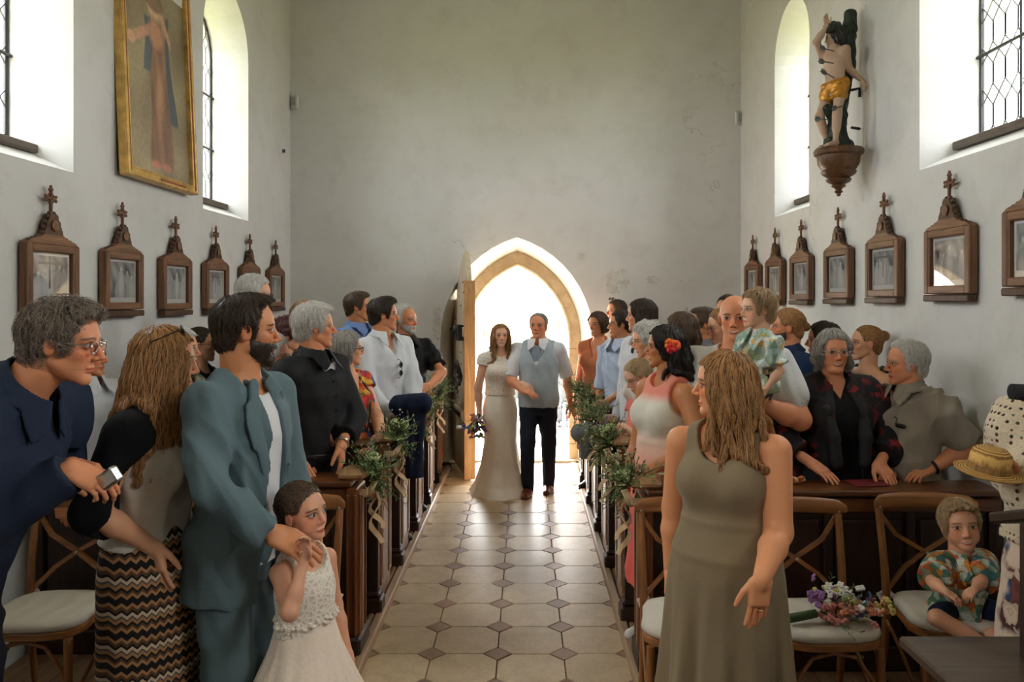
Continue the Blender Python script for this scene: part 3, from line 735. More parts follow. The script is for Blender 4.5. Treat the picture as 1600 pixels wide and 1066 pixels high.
def head_mesh(S, sp, vox):
    hs = S['hs']; R = np.stack(S['H']); q = lambda x, y, z: hp(S, x, y, z)
    E = lambda c, r: ell(q(*c), np.array(r)*hs, R)
    F = Fld(S['hc']-hs*.62, S['hc']+hs*.62, vox); fem = S['fem']; ch = sp.get('child', 0); fw = sp.get('facew', 1.0)
    k = .05*hs
    F.put(E((0, -.06, .135), (.335, .42, .365)), k)
    F.put(E((0, .10, -.16), ((.245 if fem else .262)*fw, .25, .31 if not ch else .27)), .10*hs)
    jw = (.165 if fem or ch else .195)*fw; cz = -.415 if not ch else -.37
    for s_ in (1, -1):
        F.put(rc(q(s_*jw, -.0, -.22), q(s_*.05, .265, cz), .095*hs, .07*hs), .07*hs)
        F.put(E((s_*.165*fw, .215, -.07-(.02 if sp.get('smile', 0) < .5 else 0)), (.095, .085, .085)), .07*hs)
    F.put(E((0, .285, cz-.005), (.085, .065, .07)), .05*hs)
    F.put(rc(q(-.15, .285, .095), q(.15, .285, .095), .06*hs, .06*hs), .07*hs)
    for s_ in (1, -1): F.put(E((s_*.145, .405, .015), (.085, .075, .055)), .05*hs, 's')
    for s_ in (1, -1): F.put(E((s_*.143, .285, .017), (.078, .062, .058)), .012*hs)
    nl = sp.get('nose', 1.0)*(.75 if ch else 1)
    F.put(rc(q(0, .335, .06), q(0, .36+.07*nl, -.12), .032*hs, .046*hs), .035*hs)
    for s_ in (1, -1): F.put(E((s_*.048, .33+.045*nl, -.145), (.036, .045, .033)), .025*hs)
    sm_ = sp.get('smile', 0)
    F.put(E((0, .325, -.262), (.10+.02*sm_, .05, .024)), .02*hs); F.put(E((0, .318, -.308), (.085+.02*sm_, .05, .028)), .02*hs)
    if ch: [F.put(E((s_*.17, .19, -.19), (.10, .10, .11)), .06*hs) for s_ in (1, -1)]
    if sp.get('chin2'): F.put(E((0, .16, -.44), (.19, .17, .10)), .07*hs)
    for s_ in (1, -1):
        F.put(E((s_*.345, -.045, -.02), (.034, .078, .125)), .025*hs); F.put(E((s_*.385, -.025, -.01), (.028, .042, .075)), .018*hs, 's')
    nr = sp.get('neckr', .225 if fem or ch else .262)*hs
    F.put(rc(q(0, -.14, -.15), S['nb'], nr, nr*1.04), .05*hs)
    V, Q = F.nets(); V = smooth_verts(V, Q, 1, .35)
    rel = (V-S['hc'])/hs; return V, Q, rel @ R.T
def body_field(S, sp, vox):
    h = S['h']; fem = S['fem']; cov = sp.get('cover', ('torso', 'uarm', 'leg')); sh_ = lambda k: -.013 if k in cov else 0.0
    fat = sp.get('fat', 1.0); ak = sp.get('armk', 1.0)*(1+(fat-1)*.6)
    pts = [v for k, v in S.items() if isinstance(v, np.ndarray) and v.shape == (3,) and k[:2] in ('sh', 'el', 'wr', 'an', 'kn', 'hi', 'nb')]
    lo = np.min(pts, 0)-.14; hi = np.max(pts, 0)+.14; lo[2] = max(lo[2], S['z0']-.02)
    F = Fld(lo, hi, vox); o = sh_('torso')
    F.put(prof_prim(S['pel'], S['L'], S['F'], S['U'], S['tab'], o), .03)
    for n_, s_ in (('L', 1), ('R', -1)):
        F.put(rc(S['at'](s_*.03, -.012, .285), S['sh'+n_], .036*h+o, .030*h+o), .035)
        r0, r1, r2, r3 = ((.029, .024, .0215, .0145) if fem else (.034, .027, .025, .017))
        a = sh_('uarm'); b = sh_('farm')
        F.put(rc(S['sh'+n_], S['el'+n_], r0*h*ak+a, r1*h*ak+a), .03)
        mid = S['el'+n_]*.65+S['wr'+n_]*.35
        F.put(rc(S['el'+n_], mid, r1*h*ak*.95+b, r2*h*ak*1.06+b), .02); F.put(rc(mid, S['wr'+n_], r2*h*ak*1.06+b, r3*h*ak+b), .02)
        if fem and not sp.get('child'): F.put(ell(S['at'](s_*.043, .046, .19), np.array([.040, .036, .040])*h*(1+(fat-1)*.8)+o, np.stack([S['L'], S['F'], S['U']])), .03)
        g = sh_('leg'); kf = .5+.5*fat
        F.put(rc(S['hip'+n_], S['kn'+n_], .054*h*fat+g, .034*h*kf+g), .03)
        F.put(rc(S['kn'+n_], S['an'+n_], .034*h*kf+g, .022*h+g), .02)
        back = nrm(np.cross(S['an'+n_]-S['kn'+n_], S['L0'])); cal = S['kn'+n_]*.68+S['an'+n_]*.32
        F.put(rc(S['kn'+n_]*.85+S['an'+n_]*.15, S['kn'+n_]*.5+S['an'+n_]*.5, .034*h*kf+g, .031*h*kf+g), .02)
        if sp.get('barefoot'):
            ft = S.get('toe'+n_, S['an'+n_]+S['F0']*.09*h-UP*.03*h); F.put(rc(S['an'+n_]-UP*.012*h, ft, .026*h, .020*h), .02)
            sd = nrm(np.cross(ft-S['an'+n_], UP))
            for j in range(5): F.put(rc(ft+sd*(j-2)*.011*h, ft+sd*(j-2)*.013*h+nrm(ft-S['an'+n_])*(.03-.003*abs(j-1))*h, .0085*h, .007*h), .006)
    F.put(rc(S['nb']-S['U']*.02, S['nb']*.5+S['hc']*.5, .036*h*(.85 if fem else 1), .034*h*(.85 if fem else 1)), .03)
    return F
def attrs(me, hc, col, par, brow):
    n = len(me.vertices)
    for nm, ty, arr, key in (('hc', 'FLOAT_VECTOR', hc, 'vector'), ('par', 'FLOAT_VECTOR', np.tile(par, (n, 1)), 'vector'), ('Col', 'FLOAT_COLOR', np.tile((*col, 1), (n, 1)), 'color'), ('brow', 'FLOAT_COLOR', np.tile((*brow, 1), (n, 1)), 'color')):
        a = me.attributes.new(nm, ty, 'POINT'); a.data.foreach_set(key, np.ascontiguousarray(arr, f32).ravel())
def fld_obj(name, F, root, mat, sm_=0, subs=None):
    V, Q = F.nets()
    if len(V) == 0: return None
    if sm_: V = smooth_verts(V, Q, sm_, .5)
    return link(name, mk_mesh(name, V-np.array(root.location), Q, mat), root)
def strands(F, root, mat, n, steps, ds, flow, seed, rad=.0009, keep=None, jitter=.3, lift=.001, parent=None):
    """fine hair lying on the hair volume, combed along flow(points, normals)"""
    V, Q = F.nets()
    if len(V) < 10: return
    r = np.random.RandomState(seed); p = V[r.randint(0, len(V), n)]
    if keep is not None: p = p[keep(p)]
    n = len(p)
    if n == 0: return
    def samp(x):
        g = (x-F.lo)/F.vox; i = np.clip(np.floor(g).astype(int), 0, np.array(F.D.shape)-2); f = np.clip(g-i, 0, 1); o = 0
        for a in (0, 1):
            for b in (0, 1):
                for c in (0, 1):
                    o = o+F.D[i[:, 0]+a, i[:, 1]+b, i[:, 2]+c]*(f[:, 0] if a else 1-f[:, 0])*(f[:, 1] if b else 1-f[:, 1])*(f[:, 2] if c else 1-f[:, 2])
        return o
    def grad(x):
        e = F.vox*.8; g = np.stack([samp(x+np.eye(3)[k]*e)-samp(x-np.eye(3)[k]*e) for k in range(3)], 1)
        return g/np.maximum(1e-6, np.linalg.norm(g, axis=1))[:, None]
    pts = []; jit = r.normal(size=(n, 3))*jitter; lf = r.uniform(0, 1, n)[:, None]*lift
    for k in range(steps):
        N = grad(p); p = p-N*np.clip(samp(p), -.02, .02)[:, None]; pts.append(p+N*(.0004+lf*(1+.8*k/steps)))
        d = flow(p, N)+jit; d = d-N*np.sum(d*N, 1)[:, None]; d = d/np.maximum(1e-6, np.linalg.norm(d, axis=1))[:, None]
        p = p+d*ds
    A = np.stack(pts, 1)-np.array(root.location)
    cv = bpy.data.hair_curves.new('hair_strands'); cv.add_curves([steps]*n)
    cv.attributes['position'].data.foreach_set('vector', A.astype(f32).ravel())
    ra = cv.attributes.get('radius') or cv.attributes.new('radius', 'FLOAT', 'POINT')
    ra.data.foreach_set('value', np.tile(np.linspace(1, .25, steps)*rad, n).astype(f32))
    cv.materials.append(mat); o = bpy.data.objects.new('hair_strands', cv); COL.objects.link(o); o.parent = parent or root
    o['kind'] = 'stuff'
    return o
HL_SHORT = [(-.6, -.36), (-.2, -.36), (-.13, -.28), (-.10, .02), (.04, .02), (.06, -.10), (.13, -.08), (.17, .08), (.21, .28), (.28, .38), (.45, .46)]
HL_LONG = [(-.6, -3), (-.02, -3), (.02, -.05), (.10, -.02), (.17, .08), (.21, .28), (.28, .38), (.45, .46)]
HL_BACK = [(-.6, -.36), (-.2, -.36), (-.13, -.25), (-.08, .05), (.10, .06), (.15, .10), (.21, .28), (.28, .38), (.45, .46)]
def push_out(S, p, m):
    h = S['h']; tab = S['tab']; tl = S.get('tl', 1)
    for n_, s_ in (('L', 1), ('R', -1)):
        for a, b, r in ((S['at'](s_*.03, -.012, .285), S['sh'+n_], .036*h+.022+m), (S['sh'+n_], S['el'+n_], .033*h+.022+m)):
            ba = b-a; t_ = np.clip(((p-a)@ba)/(ba@ba), 0, 1); c = a+ba*t_; d = p-c; l = np.linalg.norm(d)
            if l < r: p = c+(d/l if l > 1e-4 else UP)*r
    q = p-S['pel']; t_ = q@S['U']
    if tab[0, 0] < t_ < tab[-1, 0]:
        a, b, c = [np.interp(t_, tab[:, 0], tab[:, k]) for k in (1, 2, 3)]; a += .02+m; b += .02+m; x = q@S['L']; y = q@S['F']-c; k = math.hypot(x/a, y/b)
        if 1e-3 < k < 1: p = p+S['L']*(x/k-x)+S['F']*(y/k-y)
    return p
def make_hair(S, sp, root, vox):
    hd = sp.get('hair')
    if not hd: return
    ty = hd['t']; mat = hd['m']; hs = S['hs']; R = np.stack(S['H']); q = lambda x, y, z: hp(S, x, y, z)
    E = lambda c, r: ell(q(*c), np.array(r)*hs, R)
    th = hd.get('th', .035); ln = hd.get('len', .5); seed = sp['seed']; rr = np.random.RandomState(seed)
    lo = S['hc']-hs*(.72+(.25 if ty in ('bun', 'curly') else 0)); hi = S['hc']+hs*(.80 if ty in ('bun', 'curly') else .72)
    if ty in ('long', 'bob', 'pony', 'wild'): lo = lo-np.array([hs*.5, hs*.5, ln*hs+.05]); hi = hi+np.array([hs*.5, hs*.5, 0])
    F = Fld(lo, hi, vox)
    F.put(E((0, -.085, .135+th*.3), (.337+th, .415+th, .365+th)), .02)
    if ty != 'fringe': F.put(E((0, -.24, -.12), (.26+th*.5, .20+th, .25)), .05*hs)
    line = HL_SHORT
    if ty in ('bun', 'updo', 'braid'): line = HL_BACK
    if ty in ('long', 'bob', 'pony', 'wild'): line = HL_LONG if ty != 'pony' else HL_BACK
    if ty in ('short', 'curly') and hd.get('top'): F.put(E((hd.get('part', 0), .10, .40), (.27, .26, hd['top'])), .08*hs)
    rec = hd.get('rec', 0)
    ly = np.array([a for a, b in line]); lz = np.array([b for a, b in line])
    HLx, HF, HU = S['H']
    def loc(X, Y, Z):
        px, py, pz_ = X-f32(S['hc'][0]), Y-f32(S['hc'][1]), Z-f32(S['hc'][2])
        return [(px*f32(A[0])+py*f32(A[1])+pz_*f32(A[2]))/f32(hs) for A in (HLx, HF, HU)]
    def cut(X, Y, Z):
        x, y, z = loc(X, Y, Z)
        zl = np.interp(y+rec*.5, ly, lz+np.where(ly > .15, rec*.5, 0)).astype(f32)
        return (zl-z)*f32(hs)*.75
    if ty in ('bob', 'long', 'wild'):
        zb = hd.get('bottom', -.5 if ty == 'bob' else -.25); ts = th*.55 if ty == 'bob' else th*.3
        F.put(prof_prim(S['hc']-HU*0, HLx, HF, HU, np.array([(-.62, .30, .22, -.10), (-.3, .33, .28, -.10), (0, .355, .36, -.08), (.2, .35, .41, -.07)])*hs+np.array([0, ts*hs, ts*hs, 0]), 0, zb*hs, .2*hs), .03)
    if rec > .3 or ty == 'fringe': F.put(E((0, .06, .42), (.25, .36, .22)), .03*hs, 's')
    F.clip(cut)
    # keep the face clear
    fe = hd.get('face', 1.0)
    F.put(E((0, .37, -.15), (.265*fe, .30, .42)), .02*hs, 's')
    if ty in ('long', 'bob', 'wild', 'pony'):
        down = hd.get('down', -UP); n = hd.get('locks', 16); wav = hd.get('wave', .25)
        cen = nrm(down)
        for i in range(n):
            a = hd.get('a0', 100)+(hd.get('a1', 260)-hd.get('a0', 100))*(i+.5)/n+rr.uniform(-6, 6); a = math.radians(a)
            # angle about head: 0 = front, 90 = left, 180 = back
            x0, y0 = .33*math.sin(a), .39*math.cos(a)-.08; zr = rr.uniform(-.02, .30); kz = math.sqrt(max(.1, 1-(zr-.13)**2/.16))
            p = q(x0*kz, y0*kz, zr); L_ = ln*hs*rr.uniform(.80, 1.08); r0 = rr.uniform(.048, .075)*hs*hd.get('lockr', 1)
            if ty == 'bob': r0 *= .85
            if ty == 'pony': p = q(rr.uniform(-.06, .06), -.44, .05)
            st = 12; ph = rr.uniform(0, 6); prev = p; out = nrm(HLx*x0+HF*y0); fq = rr.uniform(5, 8)
            for j in range(1, st+1):
                f_ = j/st; e = p+cen*L_*f_+out*hs*(hd.get('flare', .07)*math.sin(min(1, f_*2.2)*1.57)-hd.get('tuck', .06)*f_*f_)+(HLx*math.sin(ph+f_*fq)+HF*math.cos(ph*1.3+f_*fq*.9))*wav*.13*hs*min(1, f_*1.6)
                if ty != 'bob': e = push_out(S, e, r0*.35)
                F.put(rc(prev, e, r0*(1-.6*((j-1)/st)**2), r0*(1-.6*f_**2)), .007); prev = e
    if ty == 'bun':
        b = hd.get('at', (0, -.50, .26)); br = hd.get('r', .17); F.put(E(b, (br, br, br)), .02*hs)
        F.put(rc(q(*b), q(0, -.3, .15), .10*hs, .16*hs), .04*hs)
    if ty == 'updo':
        for i in range(9): F.put(E((rr.uniform(-.2, .2), -.40+rr.uniform(-.08, .04), rr.uniform(-.22, .22)), (.10, .09, .09)), .015*hs)
    if ty == 'braid':
        for i in range(14):
            a = math.radians(-100+200*i/13); F.put(E((.35*math.sin(a), -.02-.38*math.cos(a)*1.0, .10-.10*math.cos(a)), (.065, .06, .075)), .006*hs)
        F.put(E((0, -.46, -.10), (.13, .10, .13)), .02*hs)
    if ty == 'curly' or hd.get('curl'):
        am = hd.get('curl', .05)*hs
        for i in range(hd.get('nc', 90)):
            v_ = nrm(rr.normal(size=3)); p = np.array([0, -.065, .14])+v_*np.array([.335+th, .42+th, .37+th])
            if p[2] < np.interp(p[1]+.02, ly, lz)+.03: continue
            F.put(E(tuple(p), (rr.uniform(.05, .085),)*3), .010*hs)
    am = hd.get('ridge', .016 if ty in ('bob', 'short', 'long') else .010)*hs
    def ridge(X, Y, Z):
        x, y, z = loc(X, Y, Z); a = np.arctan2(x, -(y+.1)); return am*(np.sin(a*26+3*np.sin(z*6+a*2))+.6*np.sin(a*47+z*9))*.6
    F.disp(ridge)
    o = fld_obj('hair', F, root, mat)
    cr = q(0, -.22, .48)
    if ty in ('short', 'fringe', 'curly'):
        fd = hd.get('flow', None)
        def flow(p, N):
            d = p-cr; d = d/np.maximum(1e-6, np.linalg.norm(d, axis=1))[:, None]; d = d-HU*.35
            return d+(np.asarray(fd)[0]*HLx+np.asarray(fd)[1]*HF if fd is not None else 0)
        strands(F, root, mat, hd.get('n', 1500), 6, .009, flow, seed, hd.get('rad', .0010), jitter=hd.get('jit', .45), lift=hd.get('lift', .006), parent=o)
    elif ty in ('bun', 'updo', 'pony', 'braid'):
        tgt = q(*hd.get('at', (0, -.5, .1)))
        def flow(p, N):
            d = tgt-p; return d/np.maximum(1e-6, np.linalg.norm(d, axis=1))[:, None]
        strands(F, root, mat, hd.get('n', 1200), 7, .011, flow, seed, hd.get('rad', .0010), jitter=.2, lift=.003, parent=o)
    else:
        def flow(p, N):
            up = np.clip((p-S['hc'])@HU/hs/.35, 0, 1)[:, None]; d = p-cr; d = d/np.maximum(1e-6, np.linalg.norm(d, axis=1))[:, None]
            return d*up+np.asarray(hd.get('down', -UP))*(1.2-up*.6)
        strands(F, root, mat, hd.get('n', 1800), 12, .014, flow, seed, hd.get('rad', .0012), jitter=.16, lift=.005, parent=o)
    return o
def make_beard(S, sp, root, vox):
    bd = sp['beard']; hs = S['hs']; R = np.stack(S['H']); q = lambda x, y, z: hp(S, x, y, z); t_ = bd.get('th', .02); fw = sp.get('facew', 1)
    F = Fld(S['hc']-hs*.62, S['hc']+hs*.5, vox); E = lambda c, r: ell(q(*c), np.array(r)*hs, R)
    F.put(E((0, .10, -.20), (.265*fw+t_, .25+t_, .27+t_)), .05*hs)
    for s_ in (1, -1): F.put(rc(q(s_*.20*fw, 0, -.2), q(s_*.05, .27, -.43), (.09+t_)*hs, (.07+t_)*hs), .05*hs)
    F.put(E((0, .285, -.43), (.10+t_, .07+t_, .08+t_)), .04*hs)
    F.put(E((0, .34, -.225), (.11, .045+t_, .025)), .02*hs)
    F.put(E((0, .42, -.285), (.09, .14, .03)), .01*hs, 's')
    F.put(E((0, .40, -.05), (.22, .22, .17)), .03*hs, 's')
    HLx, HF, HU = S['H']
    def cut(X, Y, Z):
        y = (X-S['hc'][0])*HF[0]+(Y-S['hc'][1])*HF[1]+(Z-S['hc'][2])*HF[2]; z = (X-S['hc'][0])*HU[0]+(Y-S['hc'][1])*HU[1]+(Z-S['hc'][2])*HU[2]
        return np.maximum(np.maximum(z-np.interp(y/hs, [0, .1, .3], [-.02, -.14, -.17])*hs, (.02*hs-y)), (-.55*hs-z))
    F.clip(cut); F.disp(folds(sp['seed'], .002*1, 400))
    o = fld_obj('beard', F, root, bd['m']); 
    strands(F, root, bd['m'], 700, 4, .005, lambda p, N: np.tile(-HU, (len(p), 1)), sp['seed']+1, .0008, jitter=.5, lift=.005, parent=o)
def sleeve_pts(S, n_, frac):
    """points along the arm down to frac (1 = elbow, 2 = wrist)"""
    a, b, c = S['sh'+n_], S['el'+n_], S['wr'+n_]
    if frac <= 1: return [a, a+(b-a)*frac]
    return [a, b, b+(c-b)*(frac-1)]
def g_top(S, sp, root, g, vox):
    """shirt, blouse, polo, jacket or bodice"""
    h = S['h']; off = g.get('off', .016); fem = S['fem']; fat = sp.get('fat', 1); ak = sp.get('armk', 1)*(1+(fat-1)*.6)
    sl = {'long': 1.97, 'roll': 1.25, 'short': .62, 'three': 1.5, 'cap': .22, 'none': 0}.get(g.get('sleeve', 'long'), g.get('sleeve'))
    slv = {'L': g.get('slL', sl), 'R': g.get('slR', sl)}
    hem = g.get('hem', -.05)*h*S.get('tl', 1)
    pts = [S['sh'+n_] for n_ in 'LR']+[S['at'](0, 0, hem/h), S['nb']]
    for n_ in 'LR':
        if slv[n_]: pts += sleeve_pts(S, n_, slv[n_])
    ext = .17*h if g.get('wide') else .14*h
    sk = skirt_prim(S, sp, g['skirt']) if g.get('skirt') else None; lo_, hi_ = np.min(pts, 0)-ext*fat, np.max(pts, 0)+ext*.8
    if sk: lo_ = np.minimum(lo_, sk[1]); hi_ = np.maximum(hi_, sk[2])
    F = Fld(lo_, hi_, vox)
    if sk: F.put(sk[0], .01)
    tab = S['tab'].copy(); loose = g.get('loose', .008)
    tab[:, 1] += loose*np.interp(tab[:, 0]/h, [-.1, .1, .2, .3], [1, 1.2, .6, 0]); tab[:, 2] += loose*np.interp(tab[:, 0]/h, [-.1, .1, .2, .3], [1, 1, .6, 0])
    if hem < tab[0, 0]: tab = np.vstack([[hem-.02, tab[1, 1]+.01, tab[1, 2]+.01, tab[1, 3]], tab[1:]])
    else: tab[0, 1:3] = np.maximum(tab[0, 1:3], tab[1, 1:3])
    F.put(prof_prim(S['pel'], S['L'], S['F'], S['U'], tab, off, hem, tab[-1, 0]), .05 if sk else .02)
    RT = np.stack([S['L'], S['F'], S['U']])
    for n_, s_ in (('L', 1), ('R', -1)):
        if fem and not sp.get('child'): F.put(ell(S['at'](s_*.043, .046, .19), np.array([.041, .037, .041])*h*(1+(fat-1)*.8)+off*.8, RT), .045)
        F.put(rc(S['at'](s_*.03, -.012, .285), S['sh'+n_], .036*h+off*.8, .030*h+off*.8), .035)
        if slv[n_]:
            r0, r1, r2, r3 = ((.029, .024, .0215, .0145) if fem else (.034, .028, .026, .019)); so_ = off+g.get('sleeve_loose', .004)
            q_ = sleeve_pts(S, n_, slv[n_])
            if len(q_) == 2:
                f_ = min(1, slv[n_]); F.put(rc(q_[0], q_[1], r0*h*ak+so_, (r0+(r1-r0)*f_)*h*ak+so_+.006), .03)
            else:
                f_ = slv[n_]-1; F.put(rc(q_[0], q_[1], r0*h*ak+so_, r1*h*ak+so_), .03); F.put(rc(q_[1], q_[2], r1*h*ak+so_, (r1+(r3-r1)*f_)*h*ak+so_), .025)
                if g.get('cuff', 1): F.put(rc(q_[2]*.94+q_[1]*.06, q_[2], (r1+(r3-r1)*f_)*h*ak+so_+.001, (r1+(r3-r1)*f_)*h*ak+so_+.001), .008)
            e = nrm(q_[-1]-q_[-2])
            F.put((lambda X, Y, Z, c=q_[-1], e=e: np.maximum(f32(.0)-((X-c[0])*e[0]+(Y-c[1])*e[1]+(Z-c[2])*e[2]), np.sqrt((X-c[0])**2+(Y-c[1])**2+(Z-c[2])**2)-.09), q_[-1]-.09, q_[-1]+.09), .002, 's')
        elif g.get('armhole', 1):
            F.put(ell(S['sh'+n_]+S['L']*s_*.012*h, np.array([g.get('ahx', .034)*h+off, .06*h+off, .062*h+off]), RT), .012, 's')
    if g.get('wrinkle', 1): F.disp(folds(sp['seed']+11, .0085*g.get('wrinkle', 1), 46))
    nk = g.get('neck', 'collar'); nb = S['nb']; at = S['at']
    nr = (.030 if fem else .036)*h
    if nk == 'collar': F.put(ell(at(0, .0, .318), (nr*1.15, nr*1.35, .035*h), RT), .006, 's')
    if nk == 'crew': F.put(ell(at(0, .008, .312), (nr*1.45, nr*1.6, .04*h), RT), .006, 's')
    if nk == 'scoop': F.put(ell(at(0, .035, .300), (.055*h, .075*h, g.get('scoop', .075)*h), RT), .006, 's')
    if nk == 'tank': F.put(ell(at(0, .02, .305), (.056*h, .11*h, g.get('scoop', .065)*h), RT), .006, 's')
    if nk == 'halter':
        F.put(ell(at(0, -.06, .27), (.07*h, .07*h, .10*h), RT), .006, 's')
        F.put(ell(at(0, .0, .318), (nr*1.25, nr*1.5, .025*h), RT), .006, 's')
    if nk == 'strap': F.put(ell(at(0, .0, .300), (.058*h, .14*h, .065*h), RT), .004, 's')
    vd = g.get('v', 0)
    if vd or nk == 'v':
        vd = vd or .09; vw = g.get('vw', .5)
        def wedge(X, Y, Z):
            px, py, pz_ = X-nb[0], Y-nb[1], Z-nb[2]; x = np.abs(px*S['L'][0]+py*S['L'][1]+pz_*S['L'][2]); y = px*S['F'][0]+py*S['F'][1]+pz_*S['F'][2]; t_ = px*S['U'][0]+py*S['U'][1]+pz_*S['U'][2]
            return np.maximum(np.maximum((x-(t_+vd*h)*vw)*.9, -(y+.0)), -.6*h-t_)
        F.put((wedge, nb-.3*h, nb+.3*h), .004, 's')
    if g.get('open'):      # open front
        ow = g['open']; skew = g.get('skew', 0)
        def opn(X, Y, Z):
            px, py, pz_ = X-nb[0], Y-nb[1], Z-nb[2]; x = np.abs(px*S['L'][0]+py*S['L'][1]+pz_*S['L'][2]-skew); y = px*S['F'][0]+py*S['F'][1]+pz_*S['F'][2]; t_ = -(px*S['U'][0]+py*S['U'][1]+pz_*S['U'][2])/h
            return np.maximum(x-np.interp(t_, [0, .10, .2, .30, .5], [.02*h, ow*.8, ow, ow*.95, ow*1.7]).astype(f32), -y)
        F.put((opn, nb-np.array([.4, .4, .62*h]), nb+.3), .006, 's')
    o = fld_obj(g.get('name', 'shirt'), F, root, g['m'], 1)
    if nk == 'collar' and not g.get('nocollar'):
        C = Fld(nb-.16, nb+.16, min(vox, .006)); NA = nrm(S['hc']-nb); c0 = at(0, .000, .318)
        LL, FF = S['L'], nrm(np.cross(NA, S['L'])); FF = FF if FF@S['F'] > 0 else -FF
        nk_r = nr*1.10+.006; op = g.get('collar_open', .5)
        def ring(X, Y, Z):
            px, py, pz_ = X-c0[0], Y-c0[1], Z-c0[2]; x = px*LL[0]+py*LL[1]+pz_*LL[2]; y = px*FF[0]+py*FF[1]+pz_*FF[2]; t_ = px*NA[0]+py*NA[1]+pz_*NA[2]
            r_x = np.sqrt(x*x+(y*.9)**2); fl2 = nk_r+np.maximum(0, .030-t_)*.75
            a = np.abs(np.arctan2(x, y)); tip = np.clip(1-np.abs(a-.5)/.45, 0, 1)
            d = np.abs(r_x-fl2)-.0055
            d = np.maximum(d, np.maximum(t_-.034-.010*np.clip(a-1.5, 0, 1), -.016-.055*tip-t_))
            return np.maximum(d, (op*.35-a)*r_x)
        C.put((ring, c0-.13, c0+.13), .001, 'min'); fld_obj('collar', C, root, g['m'], 1)
    if g.get('buttons'):
        b = MB(); n0 = g['buttons']
        for i in range(n0):
            t_ = .24-(.26 if not g.get('jacket') else .16)*i/max(1, n0-1)-(.10 if g.get('jacket') else 0)
            yy = float(np.interp(t_*h, tab[:, 0], tab[:, 2]+tab[:, 3]))+off+.002; c = S['pel']+S['F']*yy+S['U']*t_*h*1.0+S['L']*g.get('bx', 0)-np.array(root.location)
            b.ball(c, .0055, n=8, m=5)
        b.build('buttons', g.get('bm', g['m']), root, 60)
    return o
def g_trousers(S, sp, root, g, vox):
    h = S['h']; off = g.get('off', .006 if not g.get('tuck') else .030); fat = sp.get('fat', 1); fr = g.get('len', 1.0)
    pts = [S[k+n_] for k in ('hip', 'kn', 'an') for n_ in 'LR']; lo = np.min(pts, 0)-.13*fat; hi = np.max(pts, 0)+.14*fat; hi[2] = max(hi[2], S['pel'][2]+.10*h); lo[2] = max(lo[2], S['z0']+.005)
    F = Fld(lo, hi, vox); top = g.get('top', .05)*h
    F.put(prof_prim(S['pel'], S['L0'] if abs(sp.get('twist', 0)) < 1 else S['L'], S['F0'] if not sp.get('lean') else S['F'], UP if not sp.get('lean') else S['U'], S['tab'], off, None, top), .03)
    w_ = g.get('w', 1.0); kf = .5+.5*fat
    for n_ in 'LR':
        a, b, c = S['hip'+n_], S['kn'+n_], S['an'+n_]-UP*.01
        b_ = b if fr > .6 else a+(b-a)*.72; F.put(rc(a, b_, .054*h*fat+off, (.037*kf*w_ if fr > .6 else .046)*h+off), .03)
        if fr > .6: F.put(rc(b, b+(c-b)*min(1, (fr-.5)*2), .037*h*kf*w_+off, .029*h*w_+off), .03)
    F.disp(folds(sp['seed']+5, .007, 38)); o = fld_obj(g.get('name', 'trousers'), F, root, g['m'], 1)
    if g.get('belt'):
        B = Fld(S['pel']-.25, S['pel']+.25, min(vox, .008)); tz = top-.012
        tb = S['tab'].copy(); LL, FF, UU = (S['L'], S['F'], S['U'])
        B.put(prof_prim(S['pel'], LL, FF, UU, tb, off+.006, tz-.032, tz), .003); fld_obj('belt', B, root, g['belt'], 0)
        yy = float(np.interp(tz-.016, tb[:, 0], tb[:, 2]+tb[:, 3]))+off+.008; b = MB(); c = S['pel']+FF*yy+UU*(tz-.016)-np.array(root.location)
        l_, u_ = LL*.024, UU*.019; b.tube([Vector(c+l_+u_), Vector(c-l_+u_), Vector(c-l_-u_), Vector(c+l_-u_), Vector(c+l_+u_)], .003, 6); b.build('buckle', M_STEEL, root, 60)
def skirt_prim(S, sp, g):
    """long or short skirt: rows (fraction of waist-to-floor, a, b) in metres"""
    h = S['h']; top = S['at'](0, 0, g.get('top', .09)); z1 = top[2]; hem = S['z0']+g.get('hem', .02); Ln = z1-hem
    ft = (S['anL']+S['anR'])/2; ft = np.array([ft[0], ft[1], 0]); base = np.array([top[0], top[1], z1])
    k = g.get('flare', .22); fat = sp.get('fat', 1); hipa, hipb = .103*h*fat, .080*h*fat; wa, wb = np.interp(g.get('top', .09)*h, S['tab'][:, 0], S['tab'][:, 1]), np.interp(g.get('top', .09)*h, S['tab'][:, 0], S['tab'][:, 2])
    hp_ = .11*h/Ln; o = .014
    rows = g.get('rows') or [(0, wa+o, wb+o), (hp_*.55, hipa*.93+o, hipb*.95+o), (hp_, hipa+o, hipb+o), (.5, max(hipa*.98, (hipa+k)/2*.92)+o, max(hipb, (hipb+k*.8)/2*.95)+o), (1.0, max(k, .12), max(k*.85, .1))]
    tb = np.array([(-f_*Ln, a, b, 0) for f_, a, b in rows])[::-1]
    n_f, amp = g.get('nf', 9), g.get('amp', .05); ph = sp['seed'] % 7
    rip = lambda a, t: 1+amp*np.clip((-t/Ln-g.get('rf', .25))/.6, 0, 1)*(np.sin(a*n_f+ph+.7*np.sin(a*2))+.5*np.sin(a*n_f*1.7+ph*2+t*2))
    sway = (ft-base*[1, 1, 0])/Ln; U = nrm(np.array([-sway[0], -sway[1], 1.0])); m = tb[:, 1:3].max()*1.25
    lo = np.minimum(base, ft)*[1, 1, 0]+np.array([-m, -m, hem-.02]); hi = np.maximum(base, ft)*[1, 1, 0]+np.array([m, m, z1+.03])
    return prof_prim(base, S['L0'], S['F0'], U, tb, 0, -Ln*1.0, .004, rip), lo, hi
